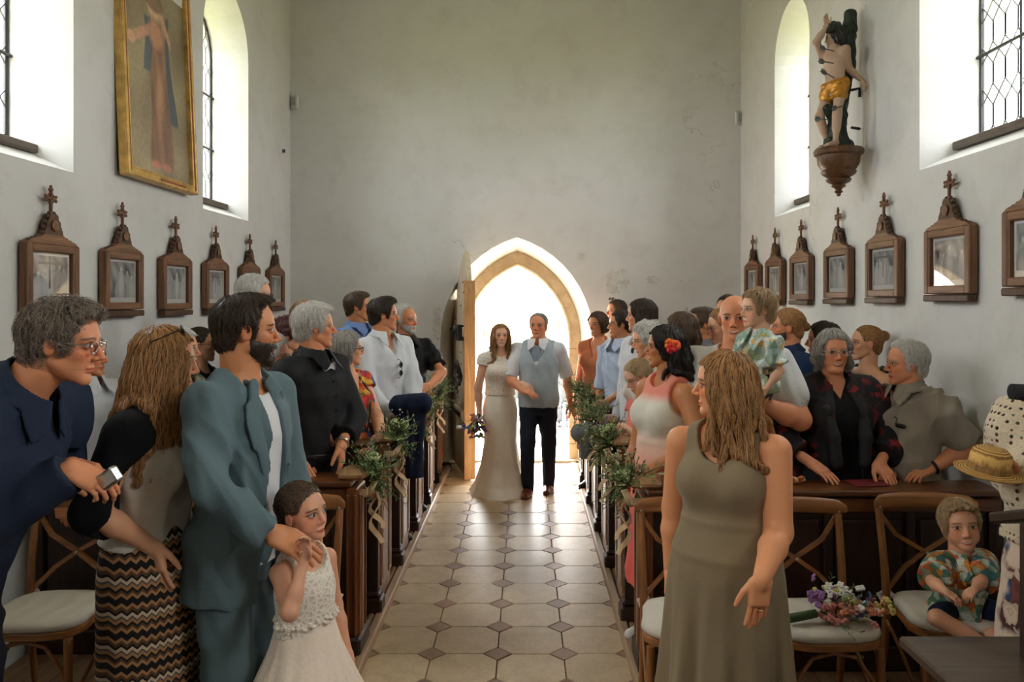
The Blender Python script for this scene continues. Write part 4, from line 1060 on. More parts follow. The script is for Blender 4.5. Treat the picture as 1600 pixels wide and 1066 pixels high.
def g_skirt(S, sp, root, g, vox):
    pr, lo, hi = skirt_prim(S, sp, g); F = Fld(lo, hi, vox); F.put(pr, .01)
    if not g.get('smooth'): F.disp(folds(sp['seed']+3, .002, 20))
    return fld_obj(g.get('name', 'skirt'), F, root, g['m'], 1)
def g_shoes(S, sp, root, g, vox):
    h = S['h']
    for n_ in 'LR':
        a = S['an'+n_]; z0 = S['z0']; f_ = S['F0']; c = np.array([a[0], a[1], z0]); v_ = min(vox, .009)
        F = Fld(c-np.array([.2, .2, 0.0]), c+np.array([.2, .2, .13]), v_)
        L_ = .075*h; w_ = .026*h
        F.put(rc(c-f_*.028*h+UP*.03, c+f_*L_*.5+UP*.028, w_*1.0, w_*1.1), .02); F.put(rc(c+f_*L_*.5+UP*.026, c+f_*L_*1.35+UP*.022, w_*1.15, w_*.80), .02)
        F.put(rc(c-f_*.012*h+UP*.05, c+UP*.09, w_*1.0, w_*1.0), .02)
        F.put((lambda X, Y, Z: (Z-f32(z0+.016))+0*X+0*Y, c-.2, c+.2), .001, 's'); 
        F.clip(lambda X, Y, Z: f32(z0+.014)-Z+0*X+0*Y) if False else None
        o = fld_obj('shoe', F, root, g['m'], 1)
        B = Fld(c-np.array([.2, .2, 0.0]), c+np.array([.2, .2, .03]), v_)
        B.put(rc(c-f_*.028*h+UP*.008, c+f_*L_*.6+UP*.008, w_*1.05, w_*1.15), .02); B.put(rc(c+f_*L_*.6+UP*.008, c+f_*L_*1.35+UP*.008, w_*1.15, w_*.82), .02)
        B.clip(lambda X, Y, Z: np.maximum(Z-f32(z0+.018), f32(z0+.001)-Z)+0*X+0*Y); s_ = fld_obj('sole', B, root, g.get('sole', g['m']))
        if o and s_: s_.parent = o
def glasses(S, root, mat, kind='clear', at=None, R=None, hs=None):
    b = MB(); hs = hs or S['hs']; loc = np.array(root.location)
    q = (lambda x, y, z: Vector(hp(S, x, y, z)-loc)) if at is None else (lambda x, y, z: Vector(np.asarray(at)+hs*(R[0]*x+R[1]*y+R[2]*z)-loc))
    for s_ in (1, -1):
        pts = [q(s_*.15+.10*math.cos(a)*(1 if abs(math.cos(a)) < .9 else .97), .395, .005+.072*math.sin(a)) for a in [2*math.pi*k/14 for k in range(15)]]
        b.tube(pts, .0022 if kind == 'clear' else .003, 5, False)
        b.tube([q(s_*.25, .39, .03), q(s_*.34, .25, .035), q(s_*.365, -.05, .03), q(s_*.36, -.12, -.03)], .0022, 5)
    b.tube([q(-.05, .40, .02), q(0, .41, .035), q(.05, .40, .02)], .0022, 5)
    o = b.build('glasses', mat, root, 60)
    for s_ in (1, -1):
        l_ = MB(); vs = [l_.bm.verts.new(q(s_*.15+.098*math.cos(a), .393, .005+.07*math.sin(a))) for a in [2*math.pi*k/14 for k in range(14)]]; l_.face(vs)
        l_.build('lens', M_LENS if kind == 'clear' else M_DLENS, o)
    return o
t = NT('clear_lens'); tr = t.n('ShaderNodeBsdfTransparent'); gl = t.n('ShaderNodeBsdfGlossy'); gl.inputs['Roughness'].default_value = .02; mx = t.n('ShaderNodeMixShader'); mx.inputs[0].default_value = .04
t.l(tr.outputs[0], mx.inputs[1]); t.l(gl.outputs[0], mx.inputs[2]); t.l(mx.outputs[0], t.o.inputs[0]); M_LENS = t.m
M_DLENS = flat('dark_lens', (.015, .013, .012), .06, .1); M_STEEL = flat('brushed_steel', (.55, .53, .50), .28, .1, metal=1.0)
M_GOLD = flat('gold_ring', (.8, .55, .2), .25, .1, metal=1.0); M_BLK = flat('black_plastic', (.012, .012, .012), .3, .1)
PEOPLE = []
def make_person(sp):
    sp.setdefault('seed', len(PEOPLE)*17+3); S = solve(sp); Yd = max(2.6, sp['Y']); q_ = sp.get('q', 1.0)
    vb = max(.0065, .0017*Yd)*q_; vh = min(.008, max(.0034, .00105*Yd))*q_; vhand = min(.007, max(.0032, .001*Yd))*q_
    hc = S['hc']; root = empty('person', (float(S['pel'][0]), float(S['pel'][1]), float(S['z0'])), 0, sp['label'], 'person', sp.get('group'))
    loc = np.array(root.location)
    V1, Q1 = body_field(S, sp, vb).nets(); V1 = smooth_verts(V1, Q1, 1, .5)
    V2, Q2, hcv = head_mesh(S, sp, vh); Vs, Qs, HC = [V1, V2], [Q1, Q2+len(V1)], [np.tile((0, -9, 0), (len(V1), 1)), hcv]; n = len(V1)+len(V2)
    for n_ in 'LR':
        if sp.get('nohand'+n_): continue
        V3, Q3 = hand_mesh(S, n_, vhand); Vs.append(V3); Qs.append(Q3+n); n += len(V3); HC.append(np.tile((0, -9, 0), (len(V3), 1)))
    me = mk_mesh('body', np.concatenate(Vs)-loc, np.concatenate(Qs), M_SKIN)
    bm_ = sp.get('brow', (.10, .06, .035))
    attrs(me, np.concatenate(HC), sp.get('skin', (.50, .27, .18)), (sp.get('smile', 0), sp.get('gaze', 0), sp.get('lip', 0)), bm_)
    link('body', me, root)
    make_hair(S, sp, root, max(.005, vh*1.35))
    if sp.get('beard'): make_beard(S, sp, root, max(.004, vh*1.1))
    for g in sp.get('wear', ()):
        v_ = vb*g.get('vk', 1.0); {'top': g_top, 'trousers': g_trousers, 'skirt': g_skirt, 'shoes': g_shoes}[g['k']](S, sp, root, g, v_)
    if sp.get('glasses'): glasses(S, root, sp['glasses'])
    if sp.get('extra'): sp['extra'](S, root)
    PEOPLE.append((root, S, sp)); return root
# ------------------------------------------------------------------ furniture
M_PEW = wood('red_brown_pew_oak', sr(66, 32, 16), sr(142, 80, 40), .36, 'Z', .8, .15)
M_PEWX = wood('red_brown_pew_oak_rail', sr(58, 30, 15), sr(124, 72, 36), .34, 'X', .8, .15)
M_PEWD = wood('dark_pew_oak', sr(28, 16, 10), sr(64, 36, 20), .42, 'Z', .8)
M_CAP = wood('pale_worn_cap_oak', sr(128, 92, 58), sr(186, 148, 104), .4, 'Y', .8)
M_CARVE = wood('pale_carved_oak', sr(120, 88, 58), sr(176, 138, 98), .5, 'Z', .8)
def add_cap(root, x, y, z, sgn):
    b = MB(); hx = [(-.085, -.055), (.085, -.055), (.12, 0), (.085, .055), (-.085, .055), (-.12, 0)]
    lv = [(.80, -.022), (1.0, -.006), (1.0, .008), (.62, .030)]
    rings = [[b.bm.verts.new((px*.7*k_, py*1.7*k_, zz)) for px, py in hx] for k_, zz in lv]
    for A, B in zip(rings, rings[1:]):
        for i in range(6): b.face((A[i], A[(i+1) % 6], B[(i+1) % 6], B[i]))
    b.face(rings[0][::-1]); b.face(rings[-1]); b.build('cap', M_CAP, root, loc=(x, y, z))
def pew_end(root, x, sgn, yb, fine=True):
    """bench end in the plane x: front post at y=0, tall back at y=yb"""
    T = .05
    pr = [(0, 0), (yb+.05, 0), (yb+.05, .90), (yb-.08, .90), (yb-.085, .80), (yb-.12, .70), (yb-.17, .66), (.10, .64), (.05, .66), (0, .64)]
    b = MB(); b.prism(pr, lambda p, k: (x+(k-.5)*T, p[0], p[1])); e = b.build('pew_end', M_PEW, root)
    b = MB(); b.box((x, .02, .31), (.065, .055, .58), .006); b.box((x, .02, .62), (.085, .075, .05), .008); b.box((x, .02, .585), (.075, .065, .02), .004); b.build('post', M_PEWD, e)
    b = MB(); b.box((x, .015, .045), (.12, .13, .09), .012); b.box((x, .015, .105), (.095, .10, .03), .01); b.build('foot', M_PEWD, e)
    xo = x-sgn*(T/2+.006)
    for (y0, y1, z0, z1) in ((.09, yb-.10, .12, .50), (yb-.055, yb+.03, .12, .74)):
        w_ = (y1-y0)/2; cy = (y0+y1)/2; pts = [(cy+p, z) for p, z in pointed(w_, z0, z1, z1+w_*1.15, 6)]
        b = MB(); b.prism(pts, lambda p, k: (xo+sgn*(k-.5)*.012, p[0], p[1])); b.build('carved_panel', M_CARVE, e)
        pts2 = [(cy+p, z) for p, z in pointed(max(.01, w_-.022), z0+.03, z1, z1+w_*.85, 6)]
        b = MB(); b.prism(pts2, lambda p, k: (xo-sgn*.006+sgn*(k-.5)*.006, p[0], p[1])); b.build('carved_inset', M_PEW, e)
    return e
def side_x(side): return (-.872, XL+.03) if side == 'left' else (.590, XR-.03)
PEW_Y = {'left': [4.62, 5.42, 6.22, 7.02, 7.82], 'right': [4.50, 5.38, 6.20, 7.02, 7.82]}
FR_Y = {'left': 4.12, 'right': 3.93}
ORD = ['first', 'second', 'third', 'fourth', 'fifth']
for side in ('left', 'right'):
    x0, x1 = side_x(side); sgn = 1 if side == 'right' else -1; ln = abs(x1-x0); xm = (x0+x1)/2
    # front screen
    r = empty('pew_screen', (0, FR_Y[side], .047), 0, 'dark panelled pew front with book ledge, ' + ('below the black shirt man' if side == 'left' else 'under the hands of the woman in black'), 'pew')
    b = MB(); b.box((xm, .0, .42), (ln, .04, .80), .004); b.build('board', M_PEWD, r)
    npn = 4; pw = (ln-.12)/npn
    for i in range(npn):
        cx = x0+sgn*(.08+pw*(i+.5)); b = MB(); b.box((cx, -.028, .45), (pw-.07, .02, .56), .012); b.build('panel', M_PEWD, r)
        b = MB(); b.box((cx+pw/2*sgn, -.03, .42), (.045, .028, .78), .006); b.build('stile', M_PEWD, r)
    b = MB(); b.box((xm, -.03, .80), (ln, .035, .07), .008); b.build('top_rail', M_PEWX, r)
    b = MB(); b.box((xm, -.03, .06), (ln, .04, .12), .008); b.build('bottom_rail', M_PEWD, r)
    b = MB(); b.box((xm, .05, .862), (ln, .24, .028), .008, seg=2); b.build('ledge', M_PEWX, r)
    b = MB(); b.box((x0, .04, .42), (.06, .20, .84), .006)
    e = b.build('end_post', M_PEW, r)
    for k in range(3): b = MB(); b.box((x0-sgn*.034, -.03+.07*k, .44), (.014, .018 if k != 1 else .034, .74), .004); b.build('moulding', M_PEW if k != 1 else M_CARVE, e)
    for k in range(2): b = MB(); b.box((x0-.018+.036*k, -.066, .44), (.014, .014, .74), .004); b.build('moulding', M_PEW, e)
    b = MB(); b.box((x0, .03, .05), (.10, .26, .10), .012); b.build('foot', M_PEWD, e)
    add_cap(r, x0+sgn*.01, .05, .895, sgn)
    for i, y in enumerate(PEW_Y[side]):
        r = empty('pew', (0, y, .047), 0, f'{ORD[i]} oak pew behind the pew front, on the ' + ('painting' if side == 'left' else 'statue') + ' side of the aisle', 'pew', 'rows of oak pews')
        pew_end(r, x0, sgn, .40); 
        b = MB(); b.box((x1-sgn*.03, .2, .45), (.045, .46, .90), .006); b.build('wall_end', M_PEWD, r)
        b = MB(); b.box((xm, .19, .43), (ln-.05, .34, .03), .008); b.build('seat', M_PEWX, r)
        b = MB(); b.box((xm, .39, .62), (ln-.05, .03, .52), .004); b.build('backrest', M_PEWD, r)
        b = MB(); b.box((xm, .395, .20), (ln-.05, .022, .36), .004); b.build('lower_board', M_PEWD, r)
        b = MB(); b.box((xm, .46, .887), (ln-.03, .20, .026), .008); b.build('ledge', M_PEWX, r)
        add_cap(r, x0+sgn*.005, .43, .925, sgn)
# ---- cross-back chairs
M_CH = wood('honey_beech', sr(104, 62, 30), sr(172, 114, 64), .38, 'Z', .6, .2)
M_CHX = wood('honey_beech_rail', sr(110, 66, 32), sr(180, 120, 68), .36, 'X', .6, .2)
M_PAD = fabric('cream_seat_pad', sr(214, 206, 192), .9, .06)
def make_chair(loc, rz, label):
    r = empty('cross_back_chair', loc, rz, label, 'chair', 'cross-back wedding chairs')
    W, D = .225, .21
    def seat_pts(k=1.0, n=22):
        o = []
        for i in range(n):
            a = 2*math.pi*i/n; c, s_ = math.cos(a), math.sin(a); e = 2/3.4
            x = abs(c)**e*math.copysign(1, c)*W*k*(1.0 if s_ < 0 else .93); y = abs(s_)**e*math.copysign(1, s_)*D*k; o.append((x, y))
        return o
    b = MB(); rings = []
    for k, z in ((.93, .425), (1.0, .432), (1.0, .456), (.97, .462)): rings.append([b.bm.verts.new((x, y, z)) for x, y in seat_pts(k)])
    for A, B in zip(rings, rings[1:]):
        for i in range(len(A)): j = (i+1) % len(A); b.face((A[i], A[j], B[j], B[i]))
    b.face(rings[0][::-1]); b.face(rings[-1]); b.build('seat', M_CHX, r, 40)
    b = MB(); rings = []
    for k, z in ((.96, .4615), (1.0, .470), (1.01, .484), (.98, .496), (.86, .504), (.5, .508)): rings.append([b.bm.verts.new((x, y, z)) for x, y in seat_pts(k)])
    for A, B in zip(rings, rings[1:]):
        for i in range(len(A)): j = (i+1) % len(A); b.face((A[i], A[j], B[j], B[i]))
    b.face(rings[0][::-1]); b.face(rings[-1]); pad = b.build('seat_pad', M_PAD, r, 180)
    for s_ in (1, -1):
        b = MB(); b.tube([(s_*.17, .19, .47), (s_*.185, .235, .48), (s_*.215, .25, .46), (s_*.20, .22, .42)], [.012, .016, .014, .008], 6); b.build('tie', M_PAD, pad, 60)
    for s_ in (1, -1):
        b = MB(); b.tube([(s_*.185, -.175, .43), (s_*.19, -.185, .22), (s_*.195, -.20, 0)], [.019, .017, .013], 10); b.build('front_leg', M_CH, r, 60)
        b = MB(); b.tube([(s_*.205, .27, 0), (s_*.198, .225, .22), (s_*.195, .205, .44), (s_*.20, .225, .62), (s_*.205, .265, .80), (s_*.205, .285, .875)], [.014, .017, .019, .018, .017, .017], 10); b.build('back_leg', M_CH, r, 60)
        b = MB(); b.tube([(s_*.205, .29, .84), (0.13*s_, .275, .735), (0, .255, .66), (-.10*s_, .24, .59), (-.185*s_, .21, .50)], .013, 4, M=Matrix.Translation((0, .006*s_, 0))); b.build('cross_slat', M_CHX, r)
        b = MB(); b.tube([(s_*.188, -.18, .16), (s_*.16, -.18, .30), (s_*.09, -.178, .395), (0, -.176, .415)], .009, 8); b.build('arc_brace', M_CH, r, 60)
        b = MB(); b.tube([(s_*.192, -.185, .14), (s_*.2, .05, .30), (s_*.198, .21, .36)], .009, 8); b.build('arc_brace', M_CH, r, 60)
        b = MB(); b.ball((s_*.205, .262, .865), .006, n=8, m=5); b.build('rivet', M_STEEL, r, 60)
    b = MB(); b.ball((0, .236, .66), .007, n=8, m=5); b.build('rivet', M_STEEL, r, 60)
    # bent top rail
    b = MB(); n = 16; sec = []
    for i in range(n+1):
        f_ = -1+2*i/n; x = .235*f_; y = .292-.035*f_*f_*.6+(-.02 if abs(f_) > .95 else 0); e = 1 if abs(f_) < .9 else (.75 if abs(f_) < .99 else .45)
        hh, tt = .034*e*(1+.12*(1-f_*f_)), .016*e; zc = .882+.012*(1-f_*f_)
        sec.append([b.bm.verts.new((x, y+tt*math.cos(a), zc+hh*math.sin(a))) for a in [2*math.pi*k/10 for k in range(10)]])
    for A, B in zip(sec, sec[1:]):
        for k in range(10): b.face((A[k], A[(k+1) % 10], B[(k+1) % 10], B[k]))
    b.face(sec[0][::-1]); b.face(sec[-1]); b.build('top_rail', M_CHX, r, 60)
    return r
make_chair((.715, 3.44, 0), -.10, 'honey wooden chair half hidden behind the olive dress')
make_chair((1.245, 3.43, 0), .03, 'honey wooden chair holding the pink and white bouquet')
make_chair((1.86, 3.52, 0), -.06, 'honey wooden chair on which the small boy sits')
make_chair((-1.06, 3.50, 0), .05, 'honey wooden chair behind the flower girl')
make_chair((-1.575, 3.52, 0), -.03, 'honey wooden chair between the zigzag skirt and the suit trousers')
make_chair((-2.09, 3.53, 0), .02, 'honey wooden chair between the navy shirt and the zigzag skirt')
# ---- stations: thirteen framed prints
M_FRM = wood('carved_walnut_frame', sr(74, 46, 26), sr(136, 92, 58), .5, 'Z', 1.0)
M_FRX = wood('carved_walnut_rail', sr(80, 50, 29), sr(146, 100, 64), .5, 'X', 1.0)
M_FRD = wood('dark_carved_walnut', sr(44, 27, 16), sr(100, 66, 40), .55, 'Z', 1.4)
M_PRINT = vcol_mat('engraving_print', .7, 0, .35, 160)
t = NT('picture_glass'); tr = t.n('ShaderNodeBsdfTransparent'); gl = t.n('ShaderNodeBsdfGlossy'); gl.inputs['Roughness'].default_value = .015
fr_n = t.n('ShaderNodeFresnel'); fr_n.inputs[0].default_value = 1.5; mx = t.n('ShaderNodeMixShader'); t.l(fr_n.outputs[0], mx.inputs[0]); t.l(tr.outputs[0], mx.inputs[1]); t.l(gl.outputs[0], mx.inputs[2]); t.l(mx.outputs[0], t.o.inputs[0]); M_PGL = t.m
def engraving(seed):
    def fn(u, v):
        r = np.random.RandomState(seed); c = np.full(u.shape+(3,), .0); g = np.full(u.shape, .78)
        m = (u > .09) & (u < .91) & (v > .13) & (v < .93)
        sky = .30+.18*np.sin(u*9+seed)*np.sin(v*7)+.1*np.sin(u*23+v*11); g = np.where(m, sky, g)
        def blob(cx, cy, rx, ry, val): 
            nonlocal g
            k = ((u-cx)/rx)**2+((v-cy)/ry)**2; g = np.where((k < 1) & m, val*(.72+.35*np.sin((u*3+v)*60)*.25+.2*(1-k)), g)
        for k in range(9):
            cx = r.uniform(.16, .84); top = r.uniform(.45, .72); val = r.uniform(.42, .78); w = r.uniform(.06, .10)
            blob(cx, top*.52, w*1.4, top*.45, val); blob(cx+r.uniform(-.02, .02), top, .038, .055, val*1.1)
        cx = .5+r.uniform(-.1, .1); blob(cx, .42, .09, .32, .82); blob(cx, .76, .04, .058, .9)
        if seed % 3 == 1: g = np.where(m & (np.abs(u-cx) < .022) & (v > .3), .16, g); g = np.where(m & (np.abs(v-.78) < .022) & (np.abs(u-cx) < .26), .16, g)
        return np.stack([g*.98, g*.94, g*.86], -1)
    return fn
def station(loc, rz, label, seed):
    r = empty('framed_print', loc, rz, label, 'picture', 'carved stations along the side walls')
    W, H, m, d = .47, .355, .045, .05
    for s_ in (1, -1):
        b = MB(); b.box((s_*(W/2-m/2), 0, H/2), (m, d, H), .006); b.box((s_*(W/2-m-.004), -.004, H/2), (.014, d*.6, H-2*m+.02), .003); b.build('frame_side', M_FRM, r)
    for z, nm in ((m/2, 'frame_bottom'), (H-m/2, 'frame_top')):
        b = MB(); b.box((0, 0, z), (W-2*m, d*.96, m), .006); b.build(nm, M_FRX, r)
    b = MB(); b.box((0, -.006, -.024), (W-.01, .05, .038), .006); b.build('base_ledge', M_FRD, r)
    o = grid_paint('print', W-2*m+.01, H-2*m+.01, 64, 60, engraving(seed), M_PRINT, r); o.location = (0, .004, m-.005)
    b = MB(); b.face([b.bm.verts.new((x_, -.004, z_)) for x_, z_ in ((-W/2+m, m), (W/2-m, m), (W/2-m, H-m), (-W/2+m, H-m))]); g_ = b.build('glass', M_PGL, r)
    b = MB(); b.box((0, .022, H/2), (W-.02, .006, H-.02)); b.build('backing', M_FRD, r)
    b = MB(); b.prism([(-W/2+.01, H), (W/2-.01, H), (W/2-.03, H+.014), (.11, H+.036), (.085, H+.05), (-.085, H+.05), (-.11, H+.036), (-W/2+.03, H+.014)], lambda p, k: (p[0], -.02+k*.04, p[1])); ped = b.build('pediment', M_FRX, r)
    for s_ in (1, -1):
        b = MB()
        for k in range(3): b.ball((s_*(.20-.035*k), -.004, H+.012+.010*k), (.013, .014, .011), n=8, m=5)
        b.build('scroll', M_FRD, ped, 60)
    b = MB(); zb = H+.045
    b.prism([(-.085, zb), (.085, zb), (.078, zb+.03), (.066, zb+.035), (.060, zb+.075), (.045, zb+.082), (.03, zb+.115), (-.03, zb+.115), (-.045, zb+.082), (-.060, zb+.075), (-.066, zb+.035), (-.078, zb+.03)], lambda p, k: (p[0], -.018+k*.034, p[1]))
    for s_ in (1, -1):
        for (x, z) in ((.085, .012), (.074, .04), (.062, .07), (.044, .10), (.02, .118)): b.ball((s_*x, -.004, zb+z), .012, n=8, m=5)
    blk = b.build('crest', M_FRD, r)
    b = MB(); b.lathe([(.001, 0), (.026, 0), (.030, .006), (.022, .010), (.001, .010)], 14, M=Matrix.Translation((0, -.02, zb+.052)) @ Matrix.Rotation(math.pi/2, 4, 'X')); b.build('medallion', M_FRX, blk, 40)
    b = MB(); zc = zb+.112; b.box((0, 0, zc+.065), (.016, .016, .13), .003); b.box((0, 0, zc+.085), (.085, .016, .016), .003)
    for (x, z) in ((0, .135), (.047, .085), (-.047, .085)):
        for a in range(3):
            dx, dz = [(0, .011), (.010, -.004), (-.010, -.004)][a]
            if x: dx, dz = (math.copysign(1, x)*dz*-1 if a == 0 else math.copysign(.011, x)*(1 if a == 0 else 0), [0, .011, -.011][a])
            b.ball((x+dx, 0, zc+z+dz), (.010, .008, .010), n=8, m=5)
    b.tube([(.03*math.cos(a), 0, zc+.085+.03*math.sin(a)) for a in [2*math.pi*k/12 for k in range(13)]], .004, 5, False)
    b.build('cross', M_FRM, r, 40)
LEFT = [(4.245, 1.775), (5.0, 1.775), (5.765, 1.765), (6.515, 1.762), (7.32, 1.762), (8.08, 1.76)]
LBL = ['framed print nearest the navy shirt man, its lower half bleached by light', 'framed crucifixion print right of the one above the navy shirt man', 'framed print third from the camera on the painting wall, above the blonde woman', 'framed print fourth from the camera on the painting wall, left of the white haired man', 'framed print mostly hidden behind the tall white haired man with glasses', 'framed print nearest the corner on the painting wall']
for i, (y, z) in enumerate(LEFT): station((XL+.035, y, z), math.pi/2, LBL[i], i+1)
RIGHT = [(3.61, 1.90), (4.36, 1.87), (5.155, 1.855), (5.91, 1.845), (6.70, 1.832), (7.40, 1.825), (8.12, 1.815)]
LBR = ['framed picture cut off by the photo edge on the statue wall', 'framed print above the old man in the grey shirt, reflecting the garden', 'framed print below the statue, glass filled with the bright door reflection', 'framed print third visible from the camera on the statue wall, above the grey haired woman', 'framed print on the statue wall above the man with the bun', 'framed print second from the corner on the statue wall', 'framed print in the corner on the statue wall']
for i, (y, z) in enumerate(RIGHT): station((XR-.035, y, z), -math.pi/2, LBR[i], i+11)
# ---- tall painting
M_GILT = flat('worn_gilt', sr(206, 166, 92), .42, .3, 14, .2, metal=.35); M_GRED = flat('red_bole', sr(142, 74, 52), .6, .3, 9)
M_CANVAS = vcol_mat('oil_canvas', .42, .12, .30, 30)
def saint_painting(u, v):
    v = v*1.40
    ns = .5+.25*np.sin(u*7+3*np.sin(v*5))+.25*np.sin(v*13+2*np.sin(u*9)); c = np.stack([.16+.10*ns, .125+.085*ns, .075+.05*ns], -1)*1.0
    c = c*(1.15-.45*np.clip(np.hypot((u-.3)*1.3, (v-.5)), 0, 1)[..., None])
    def lay(mask, col, a=1.0):
        nonlocal c
        m = np.clip(mask, 0, 1)[..., None]*a; c = c*(1-m)+np.array(col)*m
    soft = lambda d, w=.012: np.clip(.5-d/w, 0, 1)
    cx = .52+.03*np.sin(v*5); hw = np.interp(v, [.05, .10, .25, .45, .60, .70, .78], [.16, .19, .17, .15, .13, .16, .10])
    fold = .80+.22*np.sin((u-cx)*26+3*np.sin(v*6))+.12*np.sin((u-cx)*55+v*14)
    robe = soft(np.abs(u-cx)-hw)*soft(.05-v)*soft(v-.80)
    rc_ = np.stack([.17*fold+.04, .085*fold+.025, .05*fold+.018], -1); c = c*(1-robe[..., None])+rc_*robe[..., None]
    hi_ = np.exp(-((u-cx+.02)/.05)**2-((v-.45)/.16)**2); c += hi_[..., None]*np.array([.14, .085, .03])
    ml = soft(np.abs(u-(cx+.19+.03*np.sin(v*8)))-.045-.02*np.sin(v*6))*soft(.30-v)*soft(v-.86); lay(ml, (.045, .062, .075), .95)
    ml = soft(np.abs(u-(cx-.16+.05*np.sin(v*9+1)))-.055)*soft(.52-v)*soft(v-.80); lay(ml, (.05, .075, .09), .9)
    lay(soft(np.hypot((u-cx)/.11, (v-.73)/.07)-1, .5), (.40, .20, .12), .8)
    lay(soft(np.abs((v-.70)-(u-.30)*.35)-.028)*soft(.12-u)*soft(u-.40), (.42, .22, .14), .8); lay(soft(np.hypot((u-.13)/.06, (v-.64)/.03)-1, .4), (.44, .26, .17))
    lay(soft(np.abs((v-.74)+(u-.72)*.9)-.03)*soft(.50-u)*soft(u-.74), (.40, .20, .12), .9)
    lay(soft(np.hypot((u-cx)/.10, (v-.865)/.055)-1, .3), (.42, .26, .17)); lay(soft(np.hypot((u-cx-.01)/.14, (v-.895)/.05)-1, .3), (.10, .06, .035), .8)
    for fx in (.43, .60): lay(soft(np.hypot((u-fx)/.07, (v-.062)/.022)-1, .4), (.32, .12, .08))
    for (bx, by, rx, ry) in ((.18, .18, .16, .12), (.42, .03, .2, .05), (.82, .12, .14, .10)): c += (np.exp(-((u-bx)/rx)**2-((v-by)/ry)**2))[..., None]*np.array([.07, .055, .035])
    return np.clip(c*1.7, .01, 1)
pr_ = empty('tall_painting', (XL+.06, 5.49, 2.61), math.pi/2, 'tall gilt-framed oil painting of a robed figure between the windows', 'painting'); pr_.rotation_euler = (math.radians(-2.5), 0, math.pi/2)
PW, PH, pm = 1.05, 1.98, .062
o = grid_paint('canvas', PW-2*pm+.02, PH-2*pm+.02, 110, 210, saint_painting, M_CANVAS, pr_); o.location = (0, .0, pm-.01)
for s_ in (1, -1):
    b = MB(); b.box((s_*(PW/2-pm/2), 0, PH/2), (pm, .06, PH), .008); b.box((s_*(PW/2-.012), -.03, PH/2), (.022, .02, PH), .006); b.box((s_*(PW/2-pm+.008), -.026, PH/2), (.016, .014, PH-2*pm+.03), .004); f_ = b.build('frame_side', M_GILT, pr_)
    b = MB(); b.box((s_*(PW/2-pm/2-.004), -.031, PH/2), (.018, .006, PH-pm), .002); b.build('red_inlay', M_GRED, f_)
    z = pm/2 if s_ < 0 else PH-pm/2
    b = MB(); b.box((0, 0, z), (PW-2*pm, .06, pm), .008); b.box((0, -.03, z+s_*(pm/2-.012)), (PW-.02, .02, .022), .006); b.box((0, -.026, z-s_*(pm/2-.006)), (PW-2*pm, .014, .016), .004); f_ = b.build('frame_rail', M_GILT, pr_)
    b = MB(); b.box((.12, -.031, z), (.40, .006, .018), .002); b.build('red_inlay', M_GRED, f_)
b = MB(); b.box((0, .03, PH/2), (PW-.04, .012, PH-.04)); b.build('backing', M_FRD, pr_)
